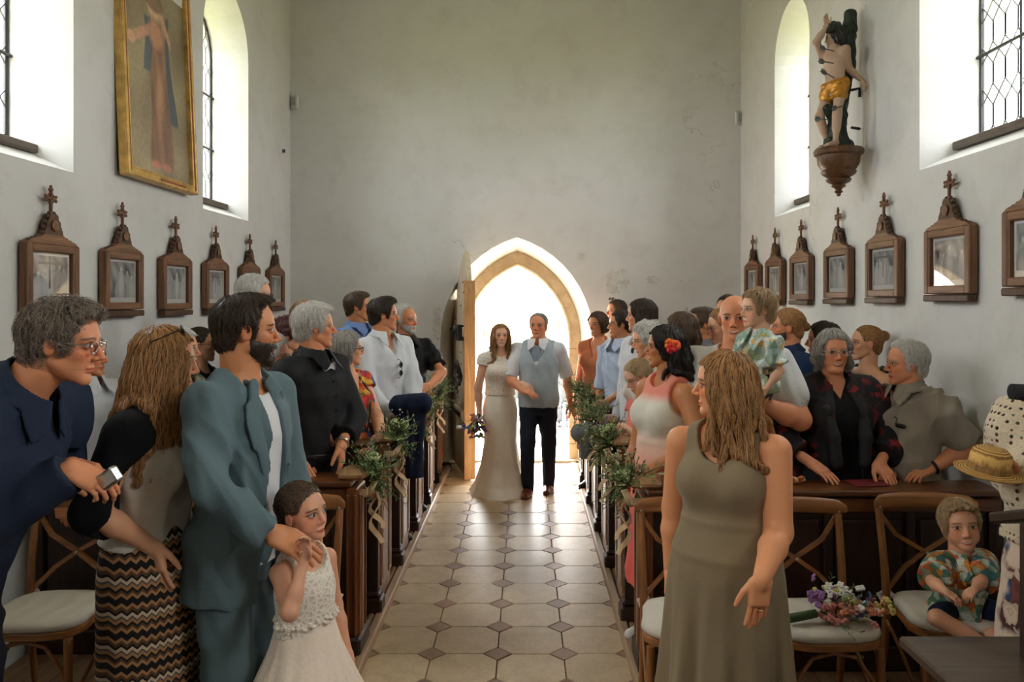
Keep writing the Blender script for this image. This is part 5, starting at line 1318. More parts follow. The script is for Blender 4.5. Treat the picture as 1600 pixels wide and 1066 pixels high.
# ---- carved saint on a console
def statue():
    sp = dict(sex='m', yaw=-62, hyaw=-95, hpitch=8, hroll=14, side=-4, hs=.118, u=1300, v=50, Y=5.50, z0=2.862, h=.82, cover=(), stance=.05, seed=5, float=0, step=.05,
              armR=dict(w=(1293, 40, 5.46), pole=(-1, -.2, .3), d=(-.25, 0, 1), n=(0, -1, 0), curl=.5), armL=dict(off=(.05, -.14, -.78), pole=(-.2, .9, -.1), curl=.7), barefoot=1,
              kneeR=(-.10, .08, -.25), ankleR=(-.07, .01, -.485))
    S = solve(sp); r = empty('saint_statue', (2.12, 5.50, 2.60), 0, 'painted carving of a bound saint pierced by arrows on the wall console', 'statue'); loc = np.array(r.location)
    V1, Q1 = body_field(S, sp, .0045).nets(); V2, Q2, hcv = head_mesh(S, sp, .003); Vs, Qs, HC = [V1, V2], [Q1, Q2+len(V1)], [np.tile((0, -9, 0), (len(V1), 1)), hcv]; n = len(V1)+len(V2)
    for n_ in 'LR':
        V3, Q3 = hand_mesh(S, n_, .003); Vs.append(V3); Qs.append(Q3+n); n += len(V3); HC.append(np.tile((0, -9, 0), (len(V3), 1)))
    me = mk_mesh('body', np.concatenate(Vs)-loc, np.concatenate(Qs), M_SKIN); attrs(me, np.concatenate(HC), (.50, .34, .24), (0, 0, 0), (.05, .03, .02)); link('body', me, r)
    sp['hair'] = dict(t='long', m=hair_mat('statue_dark_hair', (.01, .008, .006), (.04, .028, .02)), len=.75, locks=12, n=10, th=.05); make_hair(S, sp, r, .004)
    F = Fld(S['pel']-.17, S['pel']+.17, .004); F.put(prof_prim(S['pel'], S['L'], S['F'], S['U'], S['tab'], .010, -.07*.82, .03*.82), .01)
    for n_ in 'LR': F.put(rc(S['hip'+n_], S['hip'+n_]*.66+S['kn'+n_]*.34, .054*.82+.010, .048*.82+.012), .02)
    F.put(rc(S['at'](-.09, .03, .0), S['at'](-.11, .02, -.16), .03, .016), .02); F.put(rc(S['at'](-.08, .06, .01), S['at'](.09, .05, .0), .022, .018), .012)
    F.disp(folds(4, .006, 75, (0.2, 0.2, 1))); fld_obj('loincloth', F, r, flat('gilded_cloth', sr(190, 132, 40), .35, .25, 30, .2, metal=.4))
    T_ = Fld(np.array([1.95, 5.3, 2.84]), np.array([2.36, 5.75, 3.88]), .006)
    for a, b_, ra, rb in (((2.13, 5.53, 2.85), (2.15, 5.54, 3.10), .085, .055), ((2.15, 5.54, 3.10), (2.22, 5.58, 3.45), .055, .06), ((2.22, 5.58, 3.45), (2.25, 5.57, 3.80), .062, .045), ((2.2, 5.56, 3.4), (2.16, 5.55, 3.66), .05, .05), ((2.14, 5.53, 3.04), (2.06, 5.49, 3.14), .035, .03), ((2.08, 5.48, 2.88), (2.20, 5.56, 2.88), .05, .07)): T_.put(rc(a, b_, ra, rb), .03)
    T_.put(rc(S['wrR']+[.01, .02, -.01], S['wrR']+[.09, .09, .02], .035, .04), .02)
    T_.disp(folds(9, .007, 90, (1, .3, .2))); fld_obj('tree_trunk', T_, r, flat('mossy_bark_paint', sr(36, 48, 34), .6, .4, 18, .4))
    b = MB(); pr2 = [(.03, -.262), (.02, -.25), (.026, -.238), (.05, -.225), (.04, -.212), (.075, -.195), (.085, -.178), (.07, -.168), (.105, -.145), (.118, -.125), (.108, -.115), (.135, -.075), (.142, -.02), (.16, -.008), (.165, .012), (.155, .03)]
    b.lathe([(0.012, -.275)]+pr2, 28); b.build('console', wood('console_walnut', sr(62, 40, 22), sr(122, 84, 50), .4, 'Z'), r, 40, loc=(.02, .0, .232))
    b = MB(); b.ball((.02, 0, -.045), .016, n=10, m=6); b.build('finial', M_FRM, r, 60)
    M_ARW = flat('arrow_grey', (.10, .09, .08), .5, .3)
    for (u, v, dx, dz) in ((1281, 74, -.9, .1), (1279, 95, -1, .05), (1283, 110, -.9, .35), (1273, 186, -1, -.05), (1300, 170, -.6, -.2)):
        e = P(u, v, 5.36)-loc; d = nrm((dx, -.35, dz)); b = MB(); b.tube([e, e-d*.12], .004, 6); lft = nrm(np.cross(d, UP))
        for a in (UP, -UP, lft): b.prism([(0, .016), (.03, .016), (.05, .0), (0, 0)], lambda p, k, a=a, e=e, d=d: Vector(e-d*(.004+p[0])+a*(.002+p[1])+lft*(k-.5)*.002))
        b.build('arrow', M_ARW, r)
    b = MB(); b.tube([(.13, .06, .68), (.20, .09, .70), (.20, .09, .64)], .010, 6); b.tube([(.13, .05, .42), (.20, .09, .42)], .010, 6); b.build('wall_bracket', M_IRON, r)
statue()
print('furniture', time.time()-T0)
# ------------------------------------------------------------------ people: hair, cloth and everyone in the church
H_DK = hair_mat('dark_brown_hair', (.012, .008, .005), (.07, .04, .022)); H_BR = hair_mat('mid_brown_hair', (.03, .017, .009), (.15, .085, .045))
H_GB = hair_mat('salt_brown_hair', (.05, .035, .025), (.26, .20, .15)); H_HB = hair_mat('honey_hair', (.12, .050, .016), (.58, .30, .11)); H_BL = hair_mat('light_blonde_hair', (.22, .13, .055), (.56, .39, .21))
H_GR = hair_mat('iron_grey_hair', (.16, .145, .13), (.46, .43, .39)); H_WH = hair_mat('white_hair', (.36, .34, .31), (.78, .75, .70)); H_BK = hair_mat('black_hair', (.006, .005, .005), (.035, .025, .020)); H_RD = hair_mat('dark_red_hair', (.025, .006, .005), (.16, .035, .025))
W_WHT = fabric('white_cotton', (.66, .67, .70), .9); W_LIN = fabric('white_linen', (.70, .72, .76), .9, .06); W_NAVY = fabric('navy_cotton', sr(36, 46, 66)); W_BLK = fabric('black_cotton', sr(26, 25, 27), .7, .2); W_JET = fabric('jet_black_knit', (.006, .006, .007), .9)
W_SUIT = fabric('blue_grey_wool', sr(96, 116, 122), .8, .12, 320); W_DTR = fabric('charcoal_trousers', sr(30, 32, 40)); W_NTR = fabric('navy_trousers', sr(28, 36, 60)); W_DEN = fabric('grey_trousers', sr(70, 74, 80)); W_CREAM = fabric('cream_jersey', sr(214, 206, 194), .9, .05)
W_OLV = fabric('olive_jersey', sr(138, 120, 92), .7, .06, 260, .2, .15, .2); W_RUST = fabric('rust_cotton', sr(190, 116, 80)); W_BLU = fabric('blue_chambray', sr(112, 140, 190)); W_SKY = fabric('pale_blue_cotton', sr(190, 204, 226)); W_GRYS = fabric('grey_cotton', sr(120, 122, 126)); W_TAUPE = fabric('taupe_check', sr(150, 140, 126), .85, .12, 260)
W_CORAL = fabric('coral_cotton', sr(230, 130, 116)); W_GRN = fabric('olive_green_cotton', sr(74, 80, 56)); W_DNV = fabric('dark_navy_shirt', sr(34, 52, 84)); W_SATIN = fabric('ivory_satin', sr(248, 240, 226), .42, .03, 60, .3, .05, .1); W_VEST = fabric('silver_blue_brocade', sr(168, 180, 188), .5, .18, 120, .2); W_WT = fabric('white_tee', (.74, .74, .75), .9, .05)
M_BSHOE = flat('black_shoe_leather', (.015, .013, .012), .35, .2); M_TSHOE = flat('brown_shoe_leather', sr(110, 56, 34), .28, .25, 20); M_WSHOE = flat('white_canvas', (.7, .7, .68), .8, .06)
def zigzag():
    t = NT('zigzag_knit'); s = t.n('ShaderNodeSeparateXYZ'); t.l(t.coord('Object'), s.inputs[0])
    tri = t.math('PINGPONG', t.math('ADD', s.outputs[0], s.outputs[1]), .020); w_ = t.math('ADD', s.outputs[2], t.math('MULTIPLY', tri, .7))
    f = t.math('FRACT', t.math('MULTIPLY', w_, 8.6))
    k, tn, br, cr, gr = sr(22, 20, 20), sr(176, 128, 84), sr(96, 66, 42), sr(206, 184, 156), sr(90, 86, 82)
    c = t.ramp(f, [(0, k), (.20, tn), (.30, br), (.38, k), (.46, tn), (.56, gr), (.62, cr), (.72, k), (.80, br), (.90, tn)], 'CONSTANT')
    t.col(c); t.set(rough=.9); t.bump(f, .3, .004); return t.m
def patches(name, cols, scale=16, rough=.8, dist=1.2, base=None):
    t = NT(name); v = t.coord('Object'); nz = t.n('ShaderNodeTexNoise'); nz.inputs['Scale'].default_value = scale*.8; nz.inputs['Detail'].default_value = 3; t.l(v, nz.inputs['Vector'])
    ad = t.n('ShaderNodeVectorMath', operation='MULTIPLY_ADD'); t.l(nz.outputs['Color'], ad.inputs[0]); ad.inputs[1].default_value = (dist/scale,)*3; t.l(v, ad.inputs[2])
    vo = t.n('ShaderNodeTexVoronoi'); vo.inputs['Scale'].default_value = scale; t.l(ad.outputs[0], vo.inputs['Vector'])
    s = t.n('ShaderNodeSeparateColor'); t.l(vo.outputs['Color'], s.inputs[0]); n = len(cols)
    c = t.ramp(s.outputs[0], [(i/n, c_) for i, c_ in enumerate(cols)], 'CONSTANT')
    ring = t.ramp(vo.outputs['Distance'], [(.10, (1, 1, 1)), (.14, (.35, .35, .35)), (.20, (1, 1, 1)), (.36, (1, 1, 1)), (.5, (.6, .6, .6))]); c = t.mix(.6, c, ring, 'MULTIPLY')
    if base is not None:
        c = t.mix(t.ramp(t.noise(v, scale*.45, 3), [(.46, (0, 0, 0)), (.54, (1, 1, 1))]), base, c)
    t.col(c); t.set(rough=rough); return t.m
M_ZIG = zigzag()
M_FLORAL = patches('bright_floral_print', [sr(206, 52, 40), sr(232, 120, 70), sr(236, 176, 60), sr(46, 84, 150), sr(200, 46, 60), sr(240, 214, 190), sr(120, 130, 60), sr(226, 90, 50)], 22)
M_HAWAII = patches('pale_tropical_print', [sr(214, 226, 220), sr(176, 204, 196), sr(226, 180, 100), sr(204, 214, 198), sr(140, 172, 160), sr(222, 226, 214), sr(170, 190, 150)], 30)
M_HAW2 = patches('tropical_leaf_print', [sr(190, 206, 190), sr(214, 140, 60), sr(96, 140, 104), sr(220, 216, 196), sr(70, 120, 120), sr(206, 110, 60), sr(150, 176, 150)], 34)
M_DFLOR = patches('black_red_floral_print', [sr(20, 16, 18), sr(96, 18, 26), sr(22, 18, 20), sr(18, 15, 16), sr(140, 30, 34), sr(24, 20, 22)], 26, base=sr(17, 15, 17))
M_BLUEP = patches('blue_white_print', [sr(120, 170, 210), sr(214, 226, 236), sr(80, 130, 180), sr(200, 190, 120), sr(150, 190, 220)], 24)
M_CAMO = patches('dark_leaf_print', [sr(64, 66, 50), sr(120, 116, 90), sr(44, 48, 40), sr(170, 160, 136), sr(80, 84, 64)], 26)
M_LEAFP = patches('cream_leaf_print', [sr(222, 200, 178), sr(216, 192, 170), sr(86, 48, 44), sr(60, 76, 120), sr(226, 206, 186), sr(122, 70, 60)], 13, dist=2.2, base=sr(222, 200, 178))
t = NT('coral_ombre_knit'); s_x = t.n('ShaderNodeSeparateXYZ'); t.l(t.coord('Object'), s_x.inputs[0]); nzz = t.noise(t.coord('Object'), 240, 2)
zz_ = t.math('ADD', s_x.outputs[2], t.math('MULTIPLY', t.math('SUBTRACT', nzz, .5), .05))
c_ = t.ramp(t.math('DIVIDE', zz_, 1.7), [(0, sr(238, 92, 88)), (.40, sr(240, 120, 106)), (.54, sr(240, 150, 132)), (.60, sr(232, 190, 166)), (.66, sr(222, 214, 198)), (.74, sr(226, 220, 206)), (.765, sr(238, 146, 128))]); t.col(c_); t.set(rough=.9); t.bump(nzz, .4, .004); M_OMBRE = t.m
t = NT('ivory_lace'); v = t.coord('Object'); vo = t.n('ShaderNodeTexVoronoi', feature='DISTANCE_TO_EDGE'); vo.inputs['Scale'].default_value = 55; t.l(v, vo.inputs['Vector'])
t.col(t.ramp(vo.outputs['Distance'], [(.0, sr(244, 238, 226)), (.12, sr(236, 226, 212)), (.3, sr(220, 200, 182))])); t.set(rough=.75); t.bump(vo.outputs['Distance'], .8, -.006); M_LACE = t.m
M_TULLE = fabric('blush_tulle', sr(244, 226, 208), .9, .05, 90, .3)
TAN, FAIR, RUDDY, BRONZE, PALE = (.66, .28, .13), (.78, .40, .235), (.74, .305, .155), (.54, .22, .092), (.80, .46, .31)
LEDL, LEDR = .947, .947
def trs(m=None, **k): return dict(k='trousers', m=m or W_DTR, vk=1.7, **k)
SHOE = dict(k='shoes', m=M_BSHOE)
def on_ledge(u, v, Y, dx=0.0): return dict(w=(u, v, Y), d=(dx, -.9, -.25), n=(0, .15, -1), curl=.3)
# --- front row by the chairs, painting side
def navy_extra(S, root):
    b = MB(); c = S['wrR']+S['hdR']*.07; b.box((0, 0, 0), (.05, .03, .10), .008, seg=2); b.build('phone', M_STEEL, root, loc=Vector(c-np.array(root.location)+np.array([.04, 0, 0])), rot=(.3, 1.0, 0))
make_person(dict(label='man in navy shirt leaning forward, ruffled greying brown hair, beside the wall', u=112, v=468, Y=2.40, z0=0, yaw=86, lean=27, nf=.5, hyaw=98, hpitch=8, sex='m', fat=1.02, skin=RUDDY, brow=(.12, .09, .07), nose=1.15, hs=.238, handk=.85,
    hair=dict(t='short', m=H_GB, th=.04, top=.12, lift=.012, jit=.6, n=2600), glasses=M_STEEL, cover=('torso', 'uarm', 'leg'),
    armR=dict(w=(112, 735, 2.36), pole=(-.8, -.2, -.6), d=(.8, -.05, -.35), n=(-.4, .5, -.7), curl=.9), armL=dict(w=(112, 730, 2.56), pole=(-.3, .6, -1), d=(.8, -.3, -.1), n=(-.4, .5, -.7), curl=1.0),
    wear=[dict(k='top', m=W_NAVY, sleeve='long', slL=1.6, hem=-.06, off=.02, wrinkle=1.5), trs(W_DTR), SHOE], extra=navy_extra))
def blonde_extra(S, root):
    glasses(S, root, M_BLK, 'dark', at=hp(S, 0, -.18, .30), R=(S['H'][0]*1.1, nrm(S['H'][1]*.8+S['H'][2]*.45), nrm(S['H'][2]*.8-S['H'][1]*.45)), hs=S['hs'])
make_person(dict(label='woman with long honey hair, black cardigan and zigzag knit skirt', u=268, v=509, Y=2.95, z0=0, yaw=82, lean=6, hyaw=112, hpitch=6, sex='f', skin=FAIR, fat=1.08, hs=.238,
    hair=dict(t='long', m=H_HB, len=1.75, th=.035, locks=44, a0=40, a1=320, wave=.45, down=nrm(np.array([-.10, -.10, -1])), n=4200, tuck=.02), cover=('torso', 'leg'),
    al=.88, armR=dict(w=(236, 852, 2.80), pole=(-.4, -.4, -.5), d=(.25, -.02, -.95), n=(.3, .9, .2), curl=.3), armL=dict(w=(262, 835, 2.98), pole=(-.3, .9, -.3), d=(.1, -.1, -.9), n=(0, -.9, 0), curl=.5),
    wear=[dict(k='top', m=W_CREAM, sleeve='none', neck='crew', hem=.03, name='top', armhole=0), dict(k='top', m=W_JET, sleeve=1.52, neck='crew', hem=.055, off=.022, open=.30, skew=0, name='cardigan', nocollar=1), dict(k='skirt', m=M_ZIG, flare=.20, top=.075, nf=5, amp=.05), SHOE], extra=blonde_extra))
def lapels(S, root, m, depth=.19):
    h = S['h']; at = S['at']; loc = np.array(root.location); tab = S['tab']
    for s_ in (1, -1):
        F = Fld(S['nb']-.32, S['nb']+.12, .0055); pts = [(.030, .300), (.052, .265), (.062, .225), (.050, .18), (.030, .13)]; P3 = []
        for x, t_ in pts:
            a = np.interp(t_*h, tab[:, 0], tab[:, 1])+.022; b_ = np.interp(t_*h, tab[:, 0], tab[:, 2])+.022; c = np.interp(t_*h, tab[:, 0], tab[:, 3]); xx = x*h*.9
            P3.append(S['pel']+S['L']*s_*xx+S['F']*(c+b_*math.sqrt(max(.05, 1-(xx/a)**2)))+S['U']*t_*h)
        R3 = np.stack([S['L'], S['F'], S['U']])
        for i, (p, q) in enumerate(zip(P3, P3[1:])):
            for f_ in (0, .25, .5, .75): c = p+(q-p)*f_; w_ = [.030, .050, .046, .030, .016][i]; F.put(ell(c, (w_, .008, .026), R3), .010)
        F.put(rc(P3[0], S['at'](s_*.022, -.045, .315), .012, .014), .012)
        fld_obj('lapel', F, root, m, 1)
def suit_extra(S, root):
    lapels(S, root, W_SUIT); loc = np.array(root.location)
    b = MB(); n = nrm(np.cross(S['hdR'], S['hnR'])); c = S['wrR']+S['hdR']*S['hl']*.62-n*S['hl']*.052-loc; b.tube([Vector(c+(n*math.cos(a)+S['hnR']*math.sin(a))*.0125) for a in [2*math.pi*k/14 for k in range(15)]], .0025, 6, False); b.build('ring', M_GOLD, root, 60)
make_person(dict(label='bearded man in blue-grey suit jacket with a hand on the flower girl', u=390, v=459, Y=2.98, z0=0, yaw=74, lean=3, hyaw=112, hpitch=2, sex='m', skin=TAN, brow=(.03, .018, .01), hs=.25, twist=0,
    hair=dict(t='short', m=H_DK, th=.028, top=.13, rec=.10, n=3000, lift=.006), beard=dict(m=H_DK, th=.018), cover=('torso', 'uarm', 'farm', 'leg'),
    al=.91, armR=dict(w=(426, 834, 2.72), pole=(-.2, -.6, -.6), d=(.88, -.1, -.42), n=(-.25, .55, -.8), curl=.38), armL=dict(off=(.03, .06, -.98)),
    wear=[dict(k='top', m=W_WT, sleeve='none', neck='crew', hem=-.05, off=.005, armhole=0, name='tee', wrinkle=.3), dict(k='top', m=W_SUIT, sleeve=1.95, hem=-.115, off=.018, loose=.014, open=.052, neck='crew', name='jacket', wrinkle=1.5, sleeve_loose=.0, buttons=2, jacket=1, bx=.062), trs(W_SUIT, w=1.12, off=.010), dict(k='shoes', m=M_TSHOE)], extra=suit_extra))
def girl_extra(S, root):
    loc = np.array(root.location); b = MB(); rr = random.Random(2)
    for k in range(26):
        a = 2*math.pi*k/26; t_ = .085; aa = np.interp(t_*S['h'], S['tab'][:, 0], S['tab'][:, 1])+.022; bb = np.interp(t_*S['h'], S['tab'][:, 0], S['tab'][:, 2])+.022
        c = S['pel']+S['L']*aa*math.cos(a)+S['F']*bb*math.sin(a)+S['U']*(t_*S['h']+rr.uniform(-.008, .008))-loc
        for q in range(4): b.ball(c+np.array([rr.uniform(-.010, .010) for _ in range(3)]), (.010, .010, .008), n=7, m=4)
    b.build('flower_belt', M_LACE, root, 60)
    b = MB()
    for k in range(7): a = k*.9; b.ball(hp(S, -.05+.05*math.cos(a), -.54, .10+.07*math.sin(a))-loc, .012, n=7, m=4)
    b.build('hair_flower', flat('blush_flower', sr(214, 160, 140), .8), root, 60)
make_person(dict(label='little flower girl in cream lace and tulle dress, brown updo', u=470, v=752, Y=2.86, z0=0, yaw=55, hyaw=64, hpitch=-4, hroll=-5, sex='f', child=1, hs=.205, skin=(.74, .38, .24), brow=(.08, .05, .03), gaze=.4, lip=.15, tl=.92, armk=.95,
    hair=dict(t='bun', m=H_BR, th=.03, at=(0, -.46, .08), r=.15, n=1800), cover=('torso', 'leg'), handk=.9,
    armR=dict(w=(476, 872, 2.70), pole=(-.2, -.5, -1), d=(.1, -.15, 1), n=(-.3, -.8, .2), curl=.9), armL=dict(off=(.05, .04, -.95)),
    wear=[dict(k='top', m=M_LACE, sleeve='none', neck='tank', hem=.05, off=.014, ahx=.03, wrinkle=.4, scoop=.05, name='bodice'), dict(k='skirt', m=M_TULLE, top=.09, hem=.06, flare=.34, rows=[(0, .105, .085), (.15, .135, .115), (.5, .24, .21), (1.0, .34, .30)], nf=15, amp=.05, rf=.05), SHOE], extra=girl_extra))
# --- pews, painting side
def blackshirt_extra(S, root):
    loc = np.array(root.location); b = MB(); c = S['wrL']*.93+S['elL']*.07-loc; d = nrm(S['wrL']-S['elL']); a_ = nrm(np.cross(d, UP)); e_ = np.cross(d, a_)
    b.tube([Vector(c+(a_*math.cos(q)+e_*math.sin(q))*.034) for q in [2*math.pi*k/16 for k in range(17)]], .007, 6, False); b.build('watch', M_STEEL, root, 60)
    b = MB(); nb = S['at'](0, .055, .285)-loc
    for s_ in (1, -1): b.prism([(0, -.008), (.05, -.022), (.05, .022), (0, .008)], lambda p, k, s_=s_: Vector(nb+S['L']*s_*p[0]*.8+S['U']*p[1]+S['F']*(k*.014)))
    b.build('bow_tie', W_WHT, root)
make_person(dict(label='white-haired man in black shirt with silver belt buckle, hand on the pew front', u=494, v=474, Y=4.42, yaw=66, lean=3, hyaw=108, sex='m', skin=RUDDY, brow=(.4, .38, .35), nose=1.2, belly=.02,
    hair=dict(t='short', m=H_WH, th=.06, top=.10, n=2200, lift=.008), cover=('torso', 'uarm', 'farm', 'leg'),
    armR=dict(w=(462, 716, 4.24), pole=(-.9, -.1, -.5), d=(.55, -.5, -.45), n=(0, .2, -1), curl=.3), armL=dict(w=(533, 695, 4.30), pole=(.4, .8, -.3), d=(.05, -.2, -1), n=(-.8, 0, 0), curl=.35),
    wear=[dict(k='top', m=W_BLK, sleeve=1.72, hem=.0, wrinkle=1.8, off=.02, loose=.012, buttons=7), dict(k='trousers', m=W_JET, vk=1.4, tuck=1, top=.035, belt=M_BLK), SHOE], extra=blackshirt_extra))
make_person(dict(label='white-haired old woman with glasses behind the suit man, pale blue print blouse', u=430, v=520, Y=4.42, yaw=85, hyaw=98, hpitch=8, sex='f', skin=RUDDY, brow=(.5, .48, .45), hair=dict(t='bob', m=H_WH, th=.05, bottom=-.34, locks=10, len=.35, n=1500), glasses=M_STEEL,
    wear=[dict(k='top', m=M_BLUEP, sleeve='short', neck='crew'), trs(), SHOE]))
make_person(dict(label='dark-haired woman in glasses facing the door, behind the honey-haired woman', u=316, v=510, Y=5.22, yaw=85, hyaw=97, sex='f', skin=FAIR, brow=(.04, .025, .015), hair=dict(t='pony', m=H_DK, len=.5, th=.02, locks=5), glasses=M_BLK, wear=[dict(k='top', m=W_BLK, sleeve='long', neck='crew'), trs(), SHOE]))
make_person(dict(label='white-haired woman in dark leaf print, mostly hidden behind the honey-haired woman', u=284, v=512, Y=4.42, yaw=80, hyaw=95, sex='f', skin=FAIR, fat=1.1, hair=dict(t='bob', m=H_WH, th=.05, bottom=-.3, locks=8, len=.3, n=1000), cover=('torso', 'uarm', 'leg'),
    armR=on_ledge(276, 728, 4.24, .1), armL=on_ledge(292, 728, 4.24, -.1), wear=[dict(k='top', m=M_CAMO, sleeve='three', neck='crew', hem=-.08), trs(), SHOE]))
make_person(dict(label='man in white shirt, head hidden behind the navy shirt man', u=138, v=520, Y=4.34, yaw=72, hyaw=90, sex='m', skin=RUDDY, hair=dict(t='short', m=H_GR, th=.03), wear=[dict(k='top', m=W_WHT, sleeve='long', buttons=6, wrinkle=1.4), trs(), SHOE]))
make_person(dict(label='woman with short dark red curls and glasses, left of the black shirt man', u=452, v=496, Y=5.24, yaw=85, hyaw=100, sex='f', skin=FAIR, hair=dict(t='curly', m=H_RD, th=.06, nc=120, n=900), glasses=M_BLK, wear=[dict(k='top', m=W_DNV, sleeve='long', neck='crew'), trs(), SHOE]))
def floral_extra(S, root):
    loc = np.array(root.location); b = MB()
    for s_ in (1, -1): b.tube([Vector(S['at'](s_*.045, .02, .285)-loc), Vector(S['at'](s_*.04, .088, .22)-loc), Vector(S['at'](s_*.02, .098, .15)-loc), Vector(S['at'](s_*.004, .095, .07)-loc)], .006, 6)
    b.build('strap', M_BLK, root, 60)
make_person(dict(label='woman with grey bob and bright red floral dress, hand on the ledge', u=545, v=517, Y=5.22, yaw=62, hyaw=112, sex='f', skin=FAIR, fat=1.05, hair=dict(t='bob', m=H_GR, th=.055, bottom=-.42, locks=16, len=.42, wave=.05, n=2000, a0=75, a1=285), glasses=M_BLK, cover=('torso', 'leg'),
    armR=dict(w=(548, 697, 5.06), pole=(-.9, -.2, -.4), d=(.8, -.4, -.2), n=(0, .2, -1), curl=.3), armL=dict(w=(596, 690, 5.06), pole=(.3, .6, -.6), d=(-.6, -.5, -.2), n=(0, .2, -1), curl=.3),
    wear=[dict(k='top', m=M_FLORAL, sleeve='cap', neck='v', v=.10, vw=.55, hem=.04, name='dress_top'), dict(k='skirt', m=M_FLORAL, hem=.5, flare=.2, top=.06), SHOE], extra=floral_extra))
make_person(dict(label='light brown-haired guest whose hair shows above the black shirt man', u=480, v=470, Y=6.04, yaw=90, hyaw=130, sex='f', skin=FAIR, hair=dict(t='bob', m=H_HB, th=.05, bottom=-.4, locks=10, len=.5), wear=[dict(k='top', m=W_GRYS, sleeve='long', neck='crew'), trs(), SHOE]))
def white_extra(S, root):
    loc = np.array(root.location); F_ = S['F']; c = S['at'](.0, .072, .19); glasses(S, root, M_BLK, 'dark', at=c-S['U']*.01, R=(S['U'], F_*.6+S['L']*.2, S['L']), hs=.20)
make_person(dict(label='dark-haired man in white linen shirt with sunglasses at his chest', u=601, v=465, Y=6.02, yaw=50, hyaw=100, sex='m', skin=TAN, brow=(.03, .02, .012), hair=dict(t='short', m=H_DK, th=.045, top=.17, flow=(0, .5), n=2200), cover=('torso', 'uarm', 'farm', 'leg'),
    armR=dict(w=(615, 652, 5.78), pole=(-.8, -.4, -.4), d=(.8, -.3, -.2), n=(.3, .8, -.2), curl=.8), armL=dict(w=(648, 648, 5.86), pole=(.7, .5, -.4), d=(-.4, -.7, -.1), n=(-.4, .3, -.8), curl=.6),
    wear=[dict(k='top', m=W_LIN, sleeve='long', neck='collar', collar_open=1.2, v=.07, vw=.3, buttons=5, wrinkle=1.7, hem=-.04), trs(W_NTR), SHOE], extra=white_extra))
make_person(dict(label='tall white-haired man with glasses before the framed prints', u=402, v=429, Y=5.24, yaw=85, hyaw=95, hpitch=6, sex='m', skin=FAIR, brow=(.35, .33, .3), hair=dict(t='short', m=H_WH, th=.04, n=1500), glasses=M_BLK, wear=[dict(k='top', m=W_DNV, sleeve='long'), trs(), SHOE]))
make_person(dict(label='young man in blue shirt, tallest of the rear pews', u=561, v=456, Y=6.86, yaw=60, hyaw=92, sex='m', skin=TAN, brow=(.08, .05, .03), hair=dict(t='short', m=H_BR, th=.04, top=.13), wear=[dict(k='top', m=W_BLU, sleeve='long', v=.04), trs(), SHOE]))
make_person(dict(label='grey-bearded man in black polo shirt beside the open door', u=635, v=477, Y=6.88, yaw=35, hyaw=62, sex='m', skin=RUDDY, brow=(.3, .27, .24), belly=.015, hair=dict(t='short', m=H_WH, th=.05, rec=.25, n=1500, lift=.012), beard=dict(m=H_WH, th=.012), cover=('torso', 'uarm', 'leg'),
    armR=dict(w=(652, 607, 6.62), pole=(-.9, .1, -.5), d=(.6, -.5, -.2), n=(0, .6, -.6), curl=.7), armL=dict(w=(672, 604, 6.62), pole=(.9, .2, -.5), d=(-.7, -.4, -.1), n=(0, .6, -.6), curl=.7),
    wear=[dict(k='top', m=W_BLK, sleeve=.75, v=.06, vw=.35, hem=-.05, loose=.012), trs(), SHOE]))
# --- bride and father
def bride_extra(S, root):
    loc = np.array(root.location); F = Fld(S['at'](0, .05, .27)-.05, S['at'](0, .05, .27)+.06, .004)
make_person(dict(label='bride in ivory lace and satin gown walking in with a bouquet', u=783, v=505, Y=7.64, z0=0, yaw=6, hyaw=10, hroll=2, sex='f', smile=1.0, skin=PALE, brow=(.10, .06, .035), lip=.2, q=.72, step=.06, fat=.96,
    hair=dict(t='long', m=H_HB, len=1.10, th=.025, locks=26, a0=55, a1=305, wave=.3, n=1500, face=1.05), cover=('torso', 'leg'),
    armR=dict(w=(748, 652, 7.56), pole=(-1, .3, 0), d=(.1, -.2, -1), n=(.9, 0, 0), curl=1.3), armL=dict(w=(812, 600, 7.40), pole=(.5, .8, -.6), d=(.8, -.2, -.25), n=(0, .6, -.7), curl=.5),
    wear=[dict(k='top', m=M_LACE, sleeve='cap', neck='crew', hem=.05, off=.012, wrinkle=.3, name='lace_bodice'), dict(k='skirt', m=W_SATIN, top=.08, hem=.0, smooth=1, rows=[(0, .120, .095), (.10, .150, .120), (.20, .168, .142), (.34, .160, .145), (.5, .155, .15), (.72, .185, .18), (.9, .24, .26), (1.0, .30, .34)], nf=7, amp=.05, rf=.35, name='satin_skirt'), dict(k='shoes', m=flat('ivory_shoe', sr(210, 190, 170), .4))]))
def dad_extra(S, root):
    loc = np.array(root.location); b = MB(); at = lambda x, y, t_: Vector(S['at'](x, y, t_)-loc)
    b.prism([(-.016, .295), (.016, .295), (.022, .262), (.030, .215), (0, .185), (-.030, .215), (-.022, .262)], lambda p, k: at(p[0], .055+(.012 if p[1] < .28 else 0)+k*.012, p[1])); b.build('cravat', fabric('blue_silk', sr(150, 164, 178), .4), root, 60)
